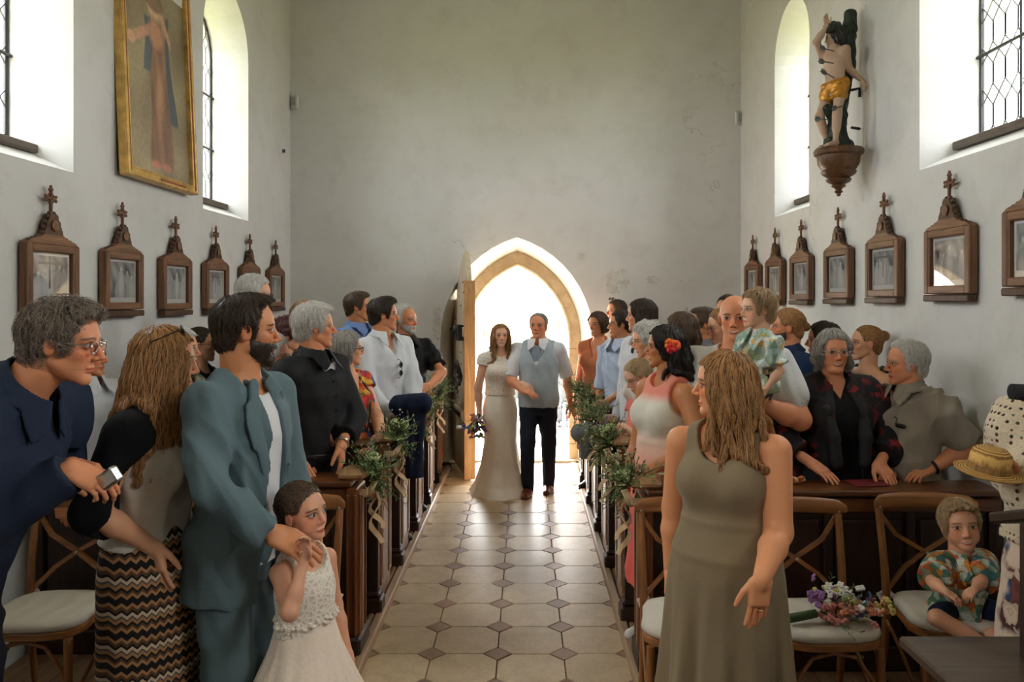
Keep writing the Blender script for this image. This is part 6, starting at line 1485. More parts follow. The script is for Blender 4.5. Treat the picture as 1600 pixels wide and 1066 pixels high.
make_person(dict(label='father of the bride in silver-blue waistcoat, white shirt and dark trousers', u=841, v=488, Y=7.60, z0=0, yaw=-10, hyaw=-16, sex='m', smile=.35, skin=RUDDY, brow=(.25, .2, .16), q=.72, step=-.10, stance=.05, belly=.012, hair=dict(t='short', m=H_GR, th=.018, rec=.15, n=1400), cover=('torso', 'uarm', 'leg'),
    armR=dict(w=(816, 610, 7.34), pole=(-.8, .5, -.6), d=(.75, -.5, -.2), n=(0, .3, -.9), curl=.5), armL=dict(off=(.05, -.10, -.93), pole=(.6, .8, 0), curl=.6),
    wear=[dict(k='top', m=fabric('bright_white_shirt', (.80, .80, .84)), sleeve=.95, hem=.0, off=.012, wrinkle=1.2), dict(k='top', m=W_VEST, sleeve='none', neck='v', v=.12, vw=.42, hem=-.045, off=.030, ahx=.022, wrinkle=.6, name='waistcoat', buttons=5, bm=M_STEEL), dict(k='trousers', m=fabric('ink_trousers', sr(34, 40, 56)), off=.008, vk=1.0), dict(k='shoes', m=M_TSHOE)], extra=dad_extra))
# --- guests outside
for (u, v, Y, lb, hm) in ((763, 507, 12.4, 'guest waiting outside seen left of the bride', H_HB), (808, 517, 12.6, 'guest waiting outside between bride and father', H_GR), (881, 494, 12.0, 'guest waiting outside at the right edge of the doorway', H_HB)):
    make_person(dict(label=lb, u=u, v=v, Y=Y, z0=-.06, yaw=0, hyaw=0, sex='f', smile=.5, skin=PALE, hair=dict(t='bob', m=hm, th=.04, bottom=-.3, locks=8, len=.35, n=300), wear=[dict(k='top', m=W_WHT, sleeve='long', neck='crew'), trs(W_DEN), SHOE]))
# --- pews, statue side
make_person(dict(label='smiling woman in rust wrap dress beside the doorway', u=932, v=487, Y=7.66, yaw=-38, hyaw=-48, hpitch=5, sex='f', smile=.9, skin=TAN, brow=(.05, .03, .02), hair=dict(t='bob', m=H_BR, th=.04, bottom=-.35, locks=12, len=.45), cover=('torso', 'leg'),
    armR=dict(off=(.03, .05, -.96)), armL=dict(off=(.03, .06, -.95)), wear=[dict(k='top', m=W_RUST, sleeve='cap', neck='v', v=.09, hem=.0, wrinkle=2, name='dress', skirt=dict(hem=.35, flare=.2, top=.05)), SHOE]))
def shades_up(S, root): glasses(S, root, M_BLK, 'dark', at=hp(S, 0, -.12, .34), R=(S['H'][0], nrm(S['H'][1]*.8+S['H'][2]*.5), nrm(S['H'][2]*.8-S['H'][1]*.5)), hs=S['hs'])
make_person(dict(label='man in pale shirt with sunglasses pushed up on short hair', u=962, v=467, Y=8.47, yaw=-12, hyaw=-72, sex='m', skin=RUDDY, hair=dict(t='short', m=H_BR, th=.015), wear=[dict(k='top', m=W_CREAM, sleeve='short'), trs(), SHOE], extra=shades_up))
def bowtie(S, root):
    loc = np.array(root.location); b = MB(); nb = S['at'](0, .06, .285)-loc
    for s_ in (1, -1): b.prism([(0, -.010), (.06, -.026), (.06, .026), (0, .010)], lambda p, k, s_=s_: Vector(nb+S['L']*s_*p[0]*.9+S['U']*p[1]+S['F']*(k*.016)))
    b.build('bow_tie', fabric('grey_silk', sr(110, 120, 130), .5), root)
make_person(dict(label='dark-haired man in pale blue shirt with grey bow tie', u=968, v=484, Y=6.88, yaw=-55, lean=4, hyaw=-82, sex='m', skin=TAN, brow=(.03, .02, .012), hair=dict(t='short', m=H_DK, th=.025), cover=('torso', 'uarm', 'farm', 'leg'),
    armL=dict(w=(945, 630, 6.66), pole=(.6, -.4, -.6), d=(-.5, -.6, -.3), n=(0, .3, -.9)), wear=[dict(k='top', m=W_SKY, sleeve='roll', wrinkle=1.5), trs(W_DEN), SHOE], extra=bowtie))
make_person(dict(label='guest with long straight dark brown hair facing the door', u=1000, v=467, Y=6.05, yaw=-75, hyaw=-112, sex='m', skin=TAN, hair=dict(t='long', m=H_DK, len=.95, th=.045, locks=18, wave=.12, a0=70, a1=290, n=2200), wear=[dict(k='top', m=W_WHT, sleeve='long', neck='crew'), trs(), SHOE]))
make_person(dict(label='old woman with wavy white hair looking down beside the black-haired woman', u=1003, v=503, Y=5.24, yaw=-70, hyaw=-88, hpitch=14, sex='f', skin=FAIR, hair=dict(t='curly', m=H_WH, th=.05, nc=70, n=1500), wear=[dict(k='top', m=W_CREAM, sleeve='short', neck='crew'), trs(), SHOE]))
make_person(dict(label='blonde girl with braided crown and coral dress looking down', u=985, v=564, Y=5.10, yaw=-70, lean=6, hyaw=-72, hpitch=28, sex='f', child=1, hs=.205, tl=.95, skin=PALE, brow=(.2, .13, .07), hair=dict(t='braid', m=H_BL, th=.03, n=1500), cover=('torso', 'leg'),
    armL=dict(w=(972, 665, 4.98), pole=(.3, -.5, -.8), d=(-.3, -.3, -.8), n=(-.5, .5, 0)), wear=[dict(k='top', m=W_CORAL, sleeve='cap', neck='crew', hem=.03), dict(k='skirt', m=W_CORAL, hem=.45, flare=.22, top=.06), dict(k='shoes', m=M_WSHOE)]))
def orange_flower(S, root):
    loc = np.array(root.location)
    for (x, y, z, c) in ((.37, -.17, .12, sr(250, 120, 20)), (.36, -.30, .08, sr(246, 96, 40)), (.385, -.22, .02, sr(226, 40, 60))):
        b = MB(); cc = hp(S, x, y, z)-loc
        for k in range(9): a = k*.7; b.ball(cc+(S['H'][1]*math.cos(a)+S['H'][2]*math.sin(a))*.017+S['H'][0]*.006*(k % 3), (.014, .014, .014), n=8, m=5)
        b.build('orange_flower', flat('petal_%d' % int(c[1]*1000), c, .6), root, 60)
make_person(dict(label='woman with black wavy hair, orange flower and coral and white knit dress', u=1037, v=508, Y=4.28, yaw=-62, hyaw=-104, sex='f', skin=BRONZE, brow=(.02, .012, .01), fat=1.10, armk=1.12, hair=dict(t='long', m=H_BK, len=1.15, th=.045, locks=36, wave=.8, a0=90, a1=300, n=3000, down=nrm(np.array([.16, .05, -1]))), cover=('torso', 'leg'),
    armL=dict(w=(1026, 728, 4.06), pole=(.9, -.5, -.3), d=(-.75, -.4, -.3), n=(0, .2, -1), curl=.3), armR=dict(off=(.03, .06, -.96)),
    wear=[dict(k='top', m=M_OMBRE, sleeve='none', neck='crew', hem=.045, off=.014, ahx=.050, name='dress', wrinkle=.6, skirt=dict(hem=.30, flare=.23, top=.095, nf=14, amp=.02)), dict(k='shoes', m=M_WSHOE)], extra=orange_flower))
make_person(dict(label='woman with loosely pinned wavy brown hair behind the black-haired woman', u=1062, v=489, Y=5.24, yaw=-80, hyaw=-125, sex='f', skin=TAN, hair=dict(t='long', m=H_BR, len=1.0, th=.06, locks=20, wave=.8, lockr=1.1, n=2200, a0=60, a1=300), wear=[dict(k='top', m=W_GRYS, sleeve='none', neck='strap'), trs(), SHOE], cover=('torso', 'leg')))
make_person(dict(label='young man in grey shirt in profile, left of the bald man', u=1098, v=480, Y=6.05, yaw=-70, hyaw=-92, sex='m', skin=TAN, hair=dict(t='short', m=H_BR, th=.035, top=.10), wear=[dict(k='top', m=W_GRYS, sleeve='long', v=.05), trs(), SHOE]))
make_person(dict(label='woman with blonde pinned-up hair looking down, left of the bald man', u=1122, v=482, Y=5.24, yaw=-70, hyaw=-88, hpitch=12, sex='f', skin=FAIR, hair=dict(t='updo', m=H_HB, th=.04, n=1500), wear=[dict(k='top', m=W_WT, sleeve='short', neck='crew'), trs(), SHOE]))
make_person(dict(label='guest whose dark hair shows behind the bald man', u=1136, v=460, Y=6.88, yaw=-60, hyaw=-60, sex='m', skin=TAN, hair=dict(t='short', m=H_DK, th=.03), wear=[dict(k='top', m=W_GRYS, sleeve='long'), trs(), SHOE]))
make_person(dict(label='bald smiling man in white T-shirt holding the toddler', u=1148, v=462, Y=4.30, yaw=-8, hyaw=-20, hpitch=4, sex='m', smile=.9, skin=RUDDY, brow=(.05, .03, .02), fat=1.06, armk=1.15, hair=None, cover=('torso', 'leg'), hairtop=0,
    armL=dict(w=(1190, 632, 4.06), pole=(.9, .2, -.7), d=(-.85, -.1, .25), n=(-.1, .2, .95), curl=.5), armR=dict(w=(1150, 640, 4.04), pole=(-.8, .3, -.6), d=(.8, -.1, .1), n=(.2, .4, .8), curl=.6),
    wear=[dict(k='top', m=W_WT, sleeve=.60, neck='crew', hem=-.06, loose=.014, wrinkle=.7, sleeve_loose=.012), trs(W_DEN), SHOE]))
make_person(dict(label='blond toddler in pale tropical print shirt on the bald man\'s arm', u=1181, v=486, Y=4.08, z0=1.10, h=.80, yaw=-60, hyaw=-78, hpitch=2, sex='m', child=1, hs=.195, zfix=0.985, tl=1.0, float=1, skin=PALE, brow=(.2, .13, .07), hair=dict(t='short', m=H_BL, th=.04, n=1600, lift=.008), cover=('torso', 'uarm', 'leg'),
    kneeL=(.06, .12, -.08), ankleL=(.06, .10, -.24), kneeR=(-.06, .12, -.08), ankleR=(-.06, .10, -.24), barefoot=1, handk=.85,
    armL=dict(off=(.03, .08, -.85)), armR=dict(off=(.03, .10, -.8)), wear=[dict(k='top', m=M_HAWAII, sleeve=.8, hem=-.04, wrinkle=1.8, loose=.016, off=.02), dict(k='trousers', m=W_DEN, len=.8)]))
make_person(dict(label='bearded man with hair tied in a bun and navy shirt', u=1228, v=481, Y=5.22, yaw=-75, hyaw=-102, sex='m', skin=RUDDY, brow=(.12, .07, .04), hair=dict(t='bun', m=H_HB, th=.03, at=(0, -.52, .03), r=.11, n=2000), beard=dict(m=H_BR, th=.02), wear=[dict(k='top', m=W_DNV, sleeve='long', wrinkle=1.4), trs(), SHOE]))
make_person(dict(label='dark-haired guest behind the grey-haired woman', u=1284, v=502, Y=5.24, yaw=-80, hyaw=-112, sex='m', skin=TAN, hair=dict(t='short', m=H_DK, th=.035), wear=[dict(k='top', m=W_DNV, sleeve='long'), trs(), SHOE]))
def granny_extra(S, root):
    loc = np.array(root.location)
    F = Fld(S['at'](0, .05, .18)-.25, S['at'](0, .05, .18)+.25, .006)
    for s_ in (1, -1):
        p = [S['at'](s_*.045, .0, .30), S['at'](s_*.058, .075, .22), S['at'](s_*.052, .112, .14), S['at'](s_*.045, .118, .06)]
        for a, b_ in zip(p, p[1:]): F.put(rc(a, b_, .030, .032), .02)
    F.disp(folds(3, .006, 60, (1, 0, .1))); fld_obj('scarf', F, root, fabric('sheer_black', (.02, .02, .021), .6), 1)
make_person(dict(label='smiling grey-haired woman in black top and dark floral jacket, hands on the ledge', u=1303, v=514, Y=4.30, yaw=4, hyaw=-3, hpitch=3, sex='f', smile=1.0, fat=1.24, armk=1.0, facew=1.10, chin2=1, skin=RUDDY, brow=(.3, .27, .24), neckr=.26, hair=dict(t='bob', m=H_GR, th=.04, bottom=-.26, locks=30, len=.52, wave=.7, a0=62, a1=298, n=2600), glasses=M_STEEL, cover=('torso', 'uarm', 'farm', 'leg'),
    armR=dict(w=(1268, 724, 4.10), pole=(-1, .3, -.3), d=(.45, -.7, -.35), n=(0, .2, -1), curl=.25), armL=dict(w=(1372, 724, 4.10), pole=(1, .3, -.3), d=(.2, -.75, -.5), n=(0, .2, -1), curl=.35),
    wear=[dict(k='top', m=W_JET, sleeve='none', neck='v', v=.055, vw=.55, hem=-.12, off=.016, armhole=0, name='black_top'), dict(k='top', m=M_DFLOR, sleeve=1.68, neck='crew', hem=-.12, off=.030, open=.085, nocollar=1, name='jacket', sleeve_loose=.012), trs(W_JET), SHOE], extra=granny_extra))
make_person(dict(label='girl with blonde bun and thin-strapped green top, left of the old man', u=1352, v=507, Y=5.10, yaw=-70, hyaw=-96, sex='f', skin=FAIR, hair=dict(t='bun', m=H_HB, th=.018, at=(0, -.52, .22), r=.14, n=1800), cover=('torso', 'leg'), wear=[dict(k='top', m=W_GRN, sleeve='none', neck='strap', hem=-.03, ahx=.05), trs(), SHOE]))
def oldman_extra(S, root):
    loc = np.array(root.location); d = nrm(S['wrL']-S['elL']); a_ = nrm(np.cross(d, UP)); e_ = np.cross(d, a_); c = S['wrL']*.9+S['elL']*.1-loc; b = MB()
    b.tube([Vector(c+(a_*math.cos(q)+e_*math.sin(q))*.036) for q in [2*math.pi*k/16 for k in range(17)]], .008, 6, False); b.build('watch_strap', M_BLK, root, 60)
    b = MB(); f_ = c-e_*.036 if e_[2] < 0 else c+e_*.036; b.ball(f_, (.019, .019, .010), n=12, m=6); b.build('watch', M_STEEL, root, 60)
    glasses(S, root, M_BLK, 'dark', at=S['at'](.005, .060, .20), R=(nrm(S['U']+S['L']*.2), S['F']*.4+S['L']*.3, S['L']), hs=.19)
    b = MB(); b.box((0, 0, 0), (.058, .012, .022), .008, seg=2); b.build('pocket_case', M_BLK, root, loc=Vector(S['at'](.055, .088, .205)-loc), rot=(0, .1, math.radians(-60)))
make_person(dict(label='old man in taupe short-sleeved shirt turned to the door, hand on the ledge', u=1412, v=532, Y=4.26, yaw=-68, lean=2, hyaw=-92, hpitch=2, sex='m', skin=RUDDY, brow=(.35, .3, .26), nose=1.25, fat=1.10, belly=.02, hair=dict(t='short', m=H_WH, th=.04, rec=.15, n=2200, lift=.010), cover=('torso', 'uarm', 'leg'),
    armL=dict(w=(1452, 733, 4.10), pole=(.6, .1, -.9), d=(-.85, -.4, -.2), n=(0, .2, -1), curl=.6), armR=dict(w=(1400, 735, 4.2), d=(-.7, -.5, -.2), n=(0, .2, -1), curl=.5),
    wear=[dict(k='top', m=W_TAUPE, sleeve=.85, hem=-.06, wrinkle=1.6, loose=.014, sleeve_loose=.016, v=.05, vw=.3), trs(W_DEN), SHOE], extra=oldman_extra))
# --- statue side, in front of the pews
def olive_extra(S, root):
    loc = np.array(root.location); n = nrm(np.cross(S['hdL'], S['hnL'])); c = S['wrL']+S['hdL']*S['hl']*.58-n*S['hl']*-.052-loc; b = MB(); b.tube([Vector(c+(n*math.cos(a)+S['hnL']*math.sin(a))*.0105) for a in [2*math.pi*k/14 for k in range(15)]], .002, 6, False); b.build('ring', M_GOLD, root, 60)
    b = MB(); b.tube([Vector(hp(S, .06*math.cos(a), -.50, .06+.05*math.sin(a))-loc) for a in [math.pi*k/6 for k in range(13)]], .008, 6); b.build('hair_clip', M_STEEL, root, 60)
make_person(dict(label='woman in sleeveless olive maxi dress with half-tied honey hair', u=1126, v=547, Y=2.98, z0=0, yaw=-33, hyaw=-106, hpitch=2, sex='f', skin=(.80, .345, .165), fat=1.17, armk=1.12, brow=(.14, .09, .05), hs=.232, hair=dict(t='long', m=H_HB, len=1.22, th=.03, locks=44, wave=.55, a0=50, a1=300, n=4600, down=nrm(np.array([.03, -.08, -1]))), cover=('torso', 'leg'),
    al=.98, armL=dict(w=(1190, 905, 2.62), pole=(.6, .9, 0), d=(-.12, .02, -1), n=(-.25, .95, .1), curl=.2), armR=dict(off=(.035, -.02, -.98)),
    wear=[dict(k='top', m=W_OLV, sleeve='none', neck='tank', hem=.045, off=.013, loose=.002, wrinkle=.22, ahx=.034, scoop=.075, name='dress', skirt=dict(top=.095, hem=.02, flare=.27, nf=9, amp=.10, rf=.10)), dict(k='shoes', m=M_TSHOE)], extra=olive_extra))
make_person(dict(label='small smiling boy in tropical shirt sitting cross-legged on a chair', u=1496, v=779, Y=3.42, h=.90, float=1, yaw=6, hyaw=-14, hpitch=-6, hroll=-6, lean=8, sex='m', child=1, hs=.205, smile=.6, tl=.80, skin=(.70, .36, .215), brow=(.15, .09, .05), gaze=-.2, hair=dict(t='short', m=H_BL, th=.04, n=2200, top=.05), cover=('torso', 'uarm'), stance=.1, handk=.85,
    kneeR=(-.22, .17, .03), ankleR=(.02, .27, -.09), kneeL=(.22, .16, .0), ankleL=(.03, .18, -.05), barefoot=1,
    armR=dict(w=(1478, 925, 3.16), pole=(-.9, .2, -.3), d=(.55, -.5, -.35), n=(0, .3, -.9), curl=.8), armL=dict(w=(1520, 928, 3.16), pole=(.9, .2, -.3), d=(-.6, -.4, -.3), n=(0, .3, -.9), curl=.8),
    wear=[dict(k='top', m=M_HAW2, sleeve=.85, hem=-.06, wrinkle=1.5, loose=.014, off=.018, sleeve_loose=.016, buttons=4), dict(k='trousers', m=W_NTR, len=.5, vk=1)]))
print('people', time.time()-T0)
# ------------------------------------------------------------------ flowers, ribbons and small things
M_STEM = flat('stem_green', sr(74, 92, 52), .7, .25, 20); M_LEAF = flat('sage_leaf', sr(142, 158, 104), .65, .3, 8); M_LEAF2 = flat('dark_leaf', sr(92, 116, 68), .6, .3, 8)
M_BUD = flat('pale_green_bud', sr(172, 184, 128), .75, .25, 40, .4); M_BURLAP = fabric('burlap_ribbon', sr(206, 176, 138), .95, .14, 160, 0, .6)
M_WFL = flat('white_petal', (.75, .73, .68), .7, .08); M_PINK = flat('dusty_pink_petal', sr(206, 130, 122), .7, .2, 30); M_PEACH = flat('peach_petal', sr(224, 152, 120), .7, .15, 30); M_LILAC = flat('lilac_petal', sr(166, 118, 176), .7, .2, 30); M_BLUEF = flat('blue_petal', sr(104, 122, 176), .7, .2, 30); M_YEL = flat('lemon_petal', sr(220, 210, 120), .7, .15, 30)
def sprigs(b, c, d, spread, n, l0, l1, rr, leaf=.022, nl=9, stem=.0022):
    d = Vector(d).normalized()
    for i in range(n):
        v = (d+Vector((rr.gauss(0, 1), rr.gauss(0, 1), rr.gauss(0, 1)))*spread).normalized(); L = rr.uniform(l0, l1); side = v.orthogonal().normalized()
        bend = Vector((rr.gauss(0, .25), rr.gauss(0, .25), -.15))*L
        pts = [Vector(c)+v*L*f+bend*f*f for f in (0, .33, .66, 1)]; b.mi = 0; b.tube(pts, [stem, stem, stem*.8, stem*.4], 4)
        b.mi = rr.choice((1, 1, 2))
        for k in range(nl):
            f = .18+.82*k/nl; p = Vector(c)+v*L*f+bend*f*f; a = rr.uniform(0, 6.3); o = (Matrix.Rotation(a, 3, v) @ side); tip = p+(o*.75+v*.7).normalized()*leaf*rr.uniform(.7, 1.4); w_ = v.cross(o).normalized()*leaf*.22; m = (p+tip)/2+o.cross(w_).normalized()*leaf*.08
            vs = [b.bm.verts.new(x) for x in (p, m+w_, tip, m-w_)]; b.face(vs)
def band(b, pts, width, wdir):
    """flat ribbon along pts, width along wdir"""
    w_ = Vector(wdir).normalized()*width/2; rows = []
    for i, p in enumerate(pts):
        p = Vector(p); d = (Vector(pts[min(i+1, len(pts)-1)])-Vector(pts[max(0, i-1)])).normalized(); ww = (w_-d*w_.dot(d)); ww = ww.normalized()*width/2 if ww.length > 1e-5 else w_; n = d.cross(ww).normalized()*.0012
        rows.append([b.bm.verts.new(q) for q in (p-ww+n, p+ww+n, p+ww-n, p-ww-n)])
    for A, B in zip(rows, rows[1:]):
        for k in range(4): b.face((A[k], A[(k+1) % 4], B[(k+1) % 4], B[k]))
    b.face(rows[0][::-1]); b.face(rows[-1])
def garland(loc, sgn, label, seed, big=1.0):
    rr = random.Random(seed); r = empty('pew_posy', loc, 0, label, 'flowers', 'posies tied to the pew ends'); ax = -sgn     # aisle direction
    b = MB(); sprigs(b, (ax*.03, 0, -.02), (ax*.35, -.25, .95), .48, int(46*big), .10, .25, rr, .026, 11); sprigs(b, (ax*.05, 0, -.02), (ax*.5, -.2, -.7), .4, int(18*big), .06, .16, rr)
    sprigs(b, (ax*.02, -.02, 0), (ax*.1, -.5, .9), .3, 8, .16, .27, rr, .012, 6); f = b.build('foliage', [M_STEM, M_LEAF, M_LEAF2], r); f['kind'] = 'stuff'
    for k in range(3 if seed % 2 else 2):
        b = MB(); c = Vector((ax*rr.uniform(.03, .09), rr.uniform(-.07, .02), rr.uniform(.03, .11))); R_ = rr.uniform(.022, .034)
        for q in range(22):
            v = Vector((rr.gauss(0, 1), rr.gauss(0, 1), rr.gauss(0, 1))).normalized(); b.ball(v*R_*.8, R_*.36, n=6, m=4)
        b.build('bud', M_BUD, r, 60, loc=c)
    for k in range(16):
        if k == 0: b = MB()
        b.ball((ax*rr.uniform(.0, .14), rr.uniform(-.12, .05), rr.uniform(.02, .20)), .0045, n=5, m=3)
    b.build('white_blossom', M_WFL if seed % 3 else M_LILAC, r, 60)
    b = MB(); z = -.07; hw = .045
    band(b, [(ax*-.035, -.10, z), (ax*.0, -.125, z), (ax*.038, -.12, z), (ax*.044, -.06, z+.005), (ax*.044, .02, z), (ax*.044, .10, z)], .035, (0, 0, 1)); rib = b.build('ribbon', M_BURLAP, r, 60)
    for q, (dy, L) in enumerate(((-.03, .30), (.03, .22))):
        b = MB(); n = 9; band(b, [(ax*(.052+.030*math.sin(k*.8+q)+.02*k/n), dy-.04*k/n*(1 if q else -1)+.02*math.sin(k), z-L*k/n) for k in range(n+1)], .042, (.25*ax, 1, .2)); b.build('ribbon_tail', M_BURLAP, rib, 60)
    for q in (1, -1):
        b = MB(); band(b, [(ax*.05+.02*ax*math.sin(a), q*.05*(1-math.cos(a)), z+.04*math.sin(a)) for a in [2*math.pi*k/12 for k in range(13)]], .035, (1, 0, .3)); b.build('bow_loop', M_BURLAP, rib, 60)
WHO = {'left': ['the black shirt man', 'the red floral dress', 'the white linen shirt', 'the black polo man', 'the open door leaf'], 'right': ['the coral and white dress', 'the blonde girl', 'the long-haired guest', 'the bow tie man', 'the rust dress']}
for side in ('left', 'right'):
    sgn = 1 if side == 'right' else -1; x0 = side_x(side)[0]
    for i, y in enumerate([FR_Y[side]+.10]+[p+.43 for p in PEW_Y[side]][:4]):
        garland((x0-sgn*.03, y, .965 if i else .93), sgn, 'green pew-end posy with burlap bow beside '+WHO[side][i], 20+i+(7 if side == 'left' else 0), 1.15 if i < 3 else 1.0)
def blossoms(root, c, spread, n, mats, rr, r0=.010, r1=.018, squash=1.0):
    for i in range(n):
        b = MB(); R_ = rr.uniform(r0, r1); p = Vector(c)+Vector((rr.gauss(0, spread[0]), rr.gauss(0, spread[1]), rr.gauss(0, spread[2])))
        for k in range(6): a = k*math.pi/3; b.ball((R_*.7*math.cos(a), R_*.7*math.sin(a), R_*.2*(k % 2)), (R_*.55, R_*.55, R_*.35), n=6, m=4)
        b.ball((0, 0, R_*.2), R_*.45, n=6, m=4); b.build('blossom', rr.choice(mats), root, 60, loc=p, rot=(rr.uniform(-1.2, 1.2), rr.uniform(-1.2, 1.2), rr.uniform(0, 3)))
# bridal bouquet
rr = random.Random(5); c = P(741, 668, 7.44); r = empty('bridal_bouquet', tuple(c), 0, 'blue, lilac and white bridal bouquet held low in the bride\'s hand', 'bouquet')
blossoms(r, (0, 0, 0), (.048, .035, .055), 70, [M_BLUEF, M_BLUEF, M_LILAC, M_WFL, M_PINK, M_YEL, M_LILAC], rr, .014, .026)
b = MB(); sprigs(b, (.02, .02, .06), (-.1, -.3, -.9), .5, 26, .10, .20, rr, .018, 8); f = b.build('foliage', [M_STEM, M_LEAF, M_LEAF2], r); f['kind'] = 'stuff'
b = MB(); b.tube([(.02, .03, .02), (.04, .07, .11)], .016, 8); b.build('stem_wrap', M_STEM, r, 60)
# bouquet on the chair
rr = random.Random(8); r = empty('bridesmaid_bouquet', (1.20, 3.33, .512), .06, 'pink, white and lilac bouquet with wrapped green stems lying on the chair', 'bouquet')
b = MB(); b.tube([(-.12, -.02, .022), (.0, -.005, .035)], [.019, .017], 12); b.build('stem_wrap', flat('green_tape', sr(46, 74, 34), .6), r, 60)
for (cx, cy, cz, sp_, n, ms) in ((.09, -.02, .05, (.042, .05, .025), 44, [M_PINK, M_PEACH, M_PINK]), (.05, .05, .085, (.032, .03, .02), 22, [M_LILAC]), (.13, .02, .095, (.038, .035, .02), 30, [M_WFL, M_YEL, M_WFL]), (.20, .0, .06, (.042, .045, .022), 34, [M_PINK, M_PEACH, M_WFL, M_BLUEF]), (.29, .0, .05, (.032, .024, .014), 14, [M_PEACH, M_YEL])):
    blossoms(r, (cx, cy, cz), sp_, n, ms, rr, .010, .020)
b = MB(); sprigs(b, (.02, .0, .04), (1, 0, .20), .34, 34, .12, .26, rr, .026, 10, .0014); f = b.build('foliage', [M_STEM, M_LEAF, M_LEAF2], r); f['kind'] = 'stuff'
# things on the ledges
b = MB(); b.box((0, 0, 0), (.17, .13, .008), .002); o = b.build('hymn_booklet', flat('wine_red_card', sr(120, 34, 44), .5), loc=(1.70, 4.01, .928), rot=(0, 0, .15)); tag(o, 'dark red booklet lying on the ledge before the woman in black', 'booklet')
r = empty('sunglasses', (.755, 3.99, .926), .3, 'folded sunglasses lying on the ledge beside the coral dress', 'sunglasses')
for s_ in (1, -1):
    b = MB(); b.ball((s_*.033, 0, .018), (.029, .006, .019), n=12, m=8); b.build('lens', M_DLENS, r, 60)
    b = MB(); b.tube([(s_*.062, 0, .024), (s_*.045, .02, .022), (-s_*.05, .028, .016)], .0028, 5); b.build('temple', M_BLK, r, 60)
b = MB(); b.tube([(-.008, 0, .024), (.008, 0, .024)], .003, 5); b.build('bridge', M_BLK, r)
r = empty('pouch', (1.335, 4.0, .926), .2, 'small orange and cream pouch on the ledge below the bald man', 'pouch')
F_ = Fld(np.array([-.06, -.04, 0]), np.array([.06, .04, .05]), .004); F_.put(rc((-.03, 0, .016), (.035, .004, .018), .015, .018), .02); F_.put(rc((-.01, .0, .022), (.02, -.01, .028), .012, .010), .01); F_.disp(folds(2, .004, 120)); V_, Q_ = F_.nets(); link('body', mk_mesh('body', V_, Q_, patches('orange_cream_cloth', [sr(206, 110, 50), sr(226, 196, 150), sr(190, 96, 46)], 40)), r)
b = MB(); b.tube([(.04, -.012, .012), (.052, -.02, .02), (.05, .01, .024), (.036, .01, .018)], .003, 5); b.build('loop', M_BURLAP, r, 60)
# draped jackets
def jacket(name, label, mat, c, w, L, seed, th=.05):
    r = empty(name, tuple(c), 0, label, 'jacket'); F_ = Fld(np.array([-w-.1, -.2, -L-.05]), np.array([w+.1, .2, .14]), .009)
    F_.put(rc((-w*.8, 0, .03), (w*.8, -.02, .05), .075, .07), .03); F_.put(prof_prim((.0, 0, .02), np.array([1., 0, 0]), np.array([0, -1., 0]), UP, np.array([(-L, w*.85, th*.8, .0), (-L*.5, w*.95, th, .0), (0, w, th*1.2, 0)]), 0, None, None, lambda a, t: 1+.10*np.sin(a*6+t*5)), .04)
    F_.disp(folds(seed, .008, 45, (1, .2, .1))); V_, Q_ = F_.nets(); link('cloth', mk_mesh('cloth', smooth_verts(V_, Q_, 1), Q_, mat), r)
    b = MB()
    for k in range(3): b.ball((w*.55, -th-.012, -L*.3-.07*k), .008, n=8, m=5)
    b.build('buttons', M_BLK, r, 60)
jacket('draped_jacket', 'navy jacket hanging over the arm of the white linen shirt man', W_NTR, P(643, 640, 5.66), .10, .50, 4)
jacket('draped_jacket', 'grey jacket hanging over the pew end near the bow tie man', fabric('mid_grey_wool', sr(126, 130, 132)), P(916, 682, 6.50), .065, .20, 6)
# --- woman with crochet shawl at the photo edge, hat in hand
t = NT('cream_crochet'); v = t.coord('Object'); vo = t.n('ShaderNodeTexVoronoi'); vo.inputs['Scale'].default_value = 42; vo.inputs['Randomness'].default_value = .12; t.l(v, vo.inputs['Vector'])
hole = t.ramp(vo.outputs['Distance'], [(.26, (0, 0, 0)), (.30, (1, 1, 1))]); t.col(t.ramp(t.noise(v, 200, 2), [(.3, sr(196, 178, 150)), (.7, sr(222, 206, 180))])); t.set(rough=.95); t.l(hole, t.b.inputs['Alpha']); t.bump(vo.outputs['Distance'], .6, .006); M_CROCHET = t.m
make_person(dict(label='woman at the photo edge in cream crochet shawl and leaf-print trousers', u=1672, v=520, Y=2.78, z0=0, yaw=-62, hyaw=-80, sex='f', skin=TAN, fat=1.08, hair=dict(t='bob', m=H_BR, th=.05, bottom=-.4, locks=8, len=.4, n=300), cover=('torso', 'leg'),
    armL=dict(w=(1584, 745, 2.60), pole=(.6, -.3, -.8), d=(-.9, -.15, .30), n=(.1, .3, .9), curl=.5), armR=dict(w=(1600, 745, 2.92), d=(-.9, 0, .2), n=(0, .2, .9), curl=.5),
    wear=[dict(k='top', m=M_CROCHET, sleeve=1.72, neck='scoop', hem=.05, off=.035, loose=.03, sleeve_loose=.035, wrinkle=1.2, name='crochet_shawl', cuff=0), dict(k='top', m=W_CREAM, sleeve='none', neck='crew', hem=-.05, off=.008, armhole=0, name='top'), dict(k='trousers', m=M_LEAFP, w=1.9, off=.03, vk=1), SHOE]))
S_ = PEOPLE[-1][1]
M_STRAW = NT('woven_straw'); v = M_STRAW.coord('Object'); wv = M_STRAW.n('ShaderNodeTexWave', wave_type='RINGS', rings_direction='Z'); wv.inputs['Scale'].default_value = 40; wv.inputs['Distortion'].default_value = 1.5; M_STRAW.l(v, wv.inputs['Vector'])
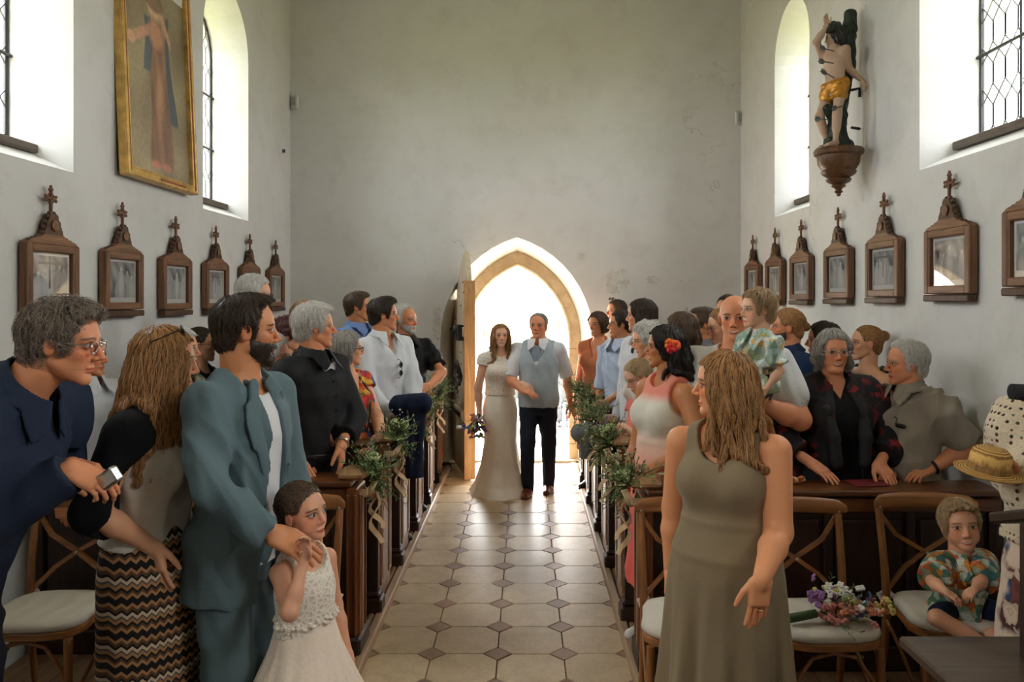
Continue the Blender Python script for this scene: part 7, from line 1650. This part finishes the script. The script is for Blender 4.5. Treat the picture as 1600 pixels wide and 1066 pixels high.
M_STRAW.col(M_STRAW.ramp(wv.outputs['Fac'], [(.2, sr(150, 104, 48)), (.8, sr(222, 176, 100))])); M_STRAW.set(rough=.8); M_STRAW.bump(wv.outputs['Fac'], .6, .004)
r = empty('straw_hat', tuple(P(1544, 738, 2.55)), 0, 'straw hat held by the woman in the crochet shawl', 'hat'); r.rotation_euler = (math.radians(8), math.radians(6), 0)
b = MB(); b.lathe([(.064, 0), (.062, .02), (.060, .05), (.056, .066), (.044, .078), (.02, .082), (.002, .081)], 28); b.build('crown', M_STRAW.m, r, 60)
b = MB(); b.lathe([(.062, .004), (.080, -.004), (.097, -.002), (.10, .004), (.097, .003), (.080, .001), (.063, .009)], 28); b.build('brim', M_STRAW.m, r, 60)
b = MB(); b.lathe([(.0650, .004), (.0645, .026), (.062, .027), (.062, .004)], 28); b.build('hat_band', wood('pierced_straw', sr(60, 38, 16), sr(190, 144, 80), .8, 'Z', 3), r, 60)
# --- lectern with microphone at the photo edge
M_LEC = wood('dark_lectern_oak', sr(30, 21, 15), sr(66, 46, 32), .5, 'Z', .8); M_LECX = wood('pale_lectern_shelf', sr(52, 38, 27), sr(86, 66, 47), .5, 'X', .8)
r = empty('lectern', (1.355, 2.02, 0), 0, 'dark wooden lectern at the photo edge before the crochet shawl', 'lectern')
for x in (-.075, .35):
    b = MB(); b.box((x, 0, .64), (.05, .06, 1.28), .005); b.build('post', M_LEC, r)
    b = MB(); b.box((x, -.02, .03), (.06, .40, .06), .01); b.build('foot', M_LEC, r)
b = MB(); b.box((0, 0, 0), (.50, .34, .03), .006, M=Matrix.Translation((.16, .02, 1.30)) @ Matrix.Rotation(math.radians(-18), 4, 'X')); b.build('desk', M_LEC, r)
b = MB(); b.box((-.02, -.02, .925), (.66, .34, .03), .006); b.build('shelf', M_LECX, r)
M_FOAM = flat('black_foam', (.012, .012, .013), .95, .3, 300, .5); b = MB(); mc = P(1592, 612, 2.0)-np.array([1.355, 2.02, 0]); b.tube([mc-[.022, 0, 0], mc-[.018, 0, 0], mc+[.05, .0, -.004], mc+[.09, 0, -.008]], [.012, .020, .021, .018], 14); r2 = empty('microphone', (1.355, 2.02, 0), 0, 'black foam microphone reaching in at the photo edge', 'microphone'); b.build('windshield', M_FOAM, r2, 60)
b = MB(); b.tube([mc+[.085, 0, -.008], mc+[.14, 0, -.03], mc+[.16, .0, -.12], (.26, .02, 1.33)], .007, 8); b.build('gooseneck', M_BLK, r2, 60)
print('tris', sum(len(o.data.polygons) for o in bpy.data.objects if o.type == 'MESH')*2, 'time', time.time()-T0)
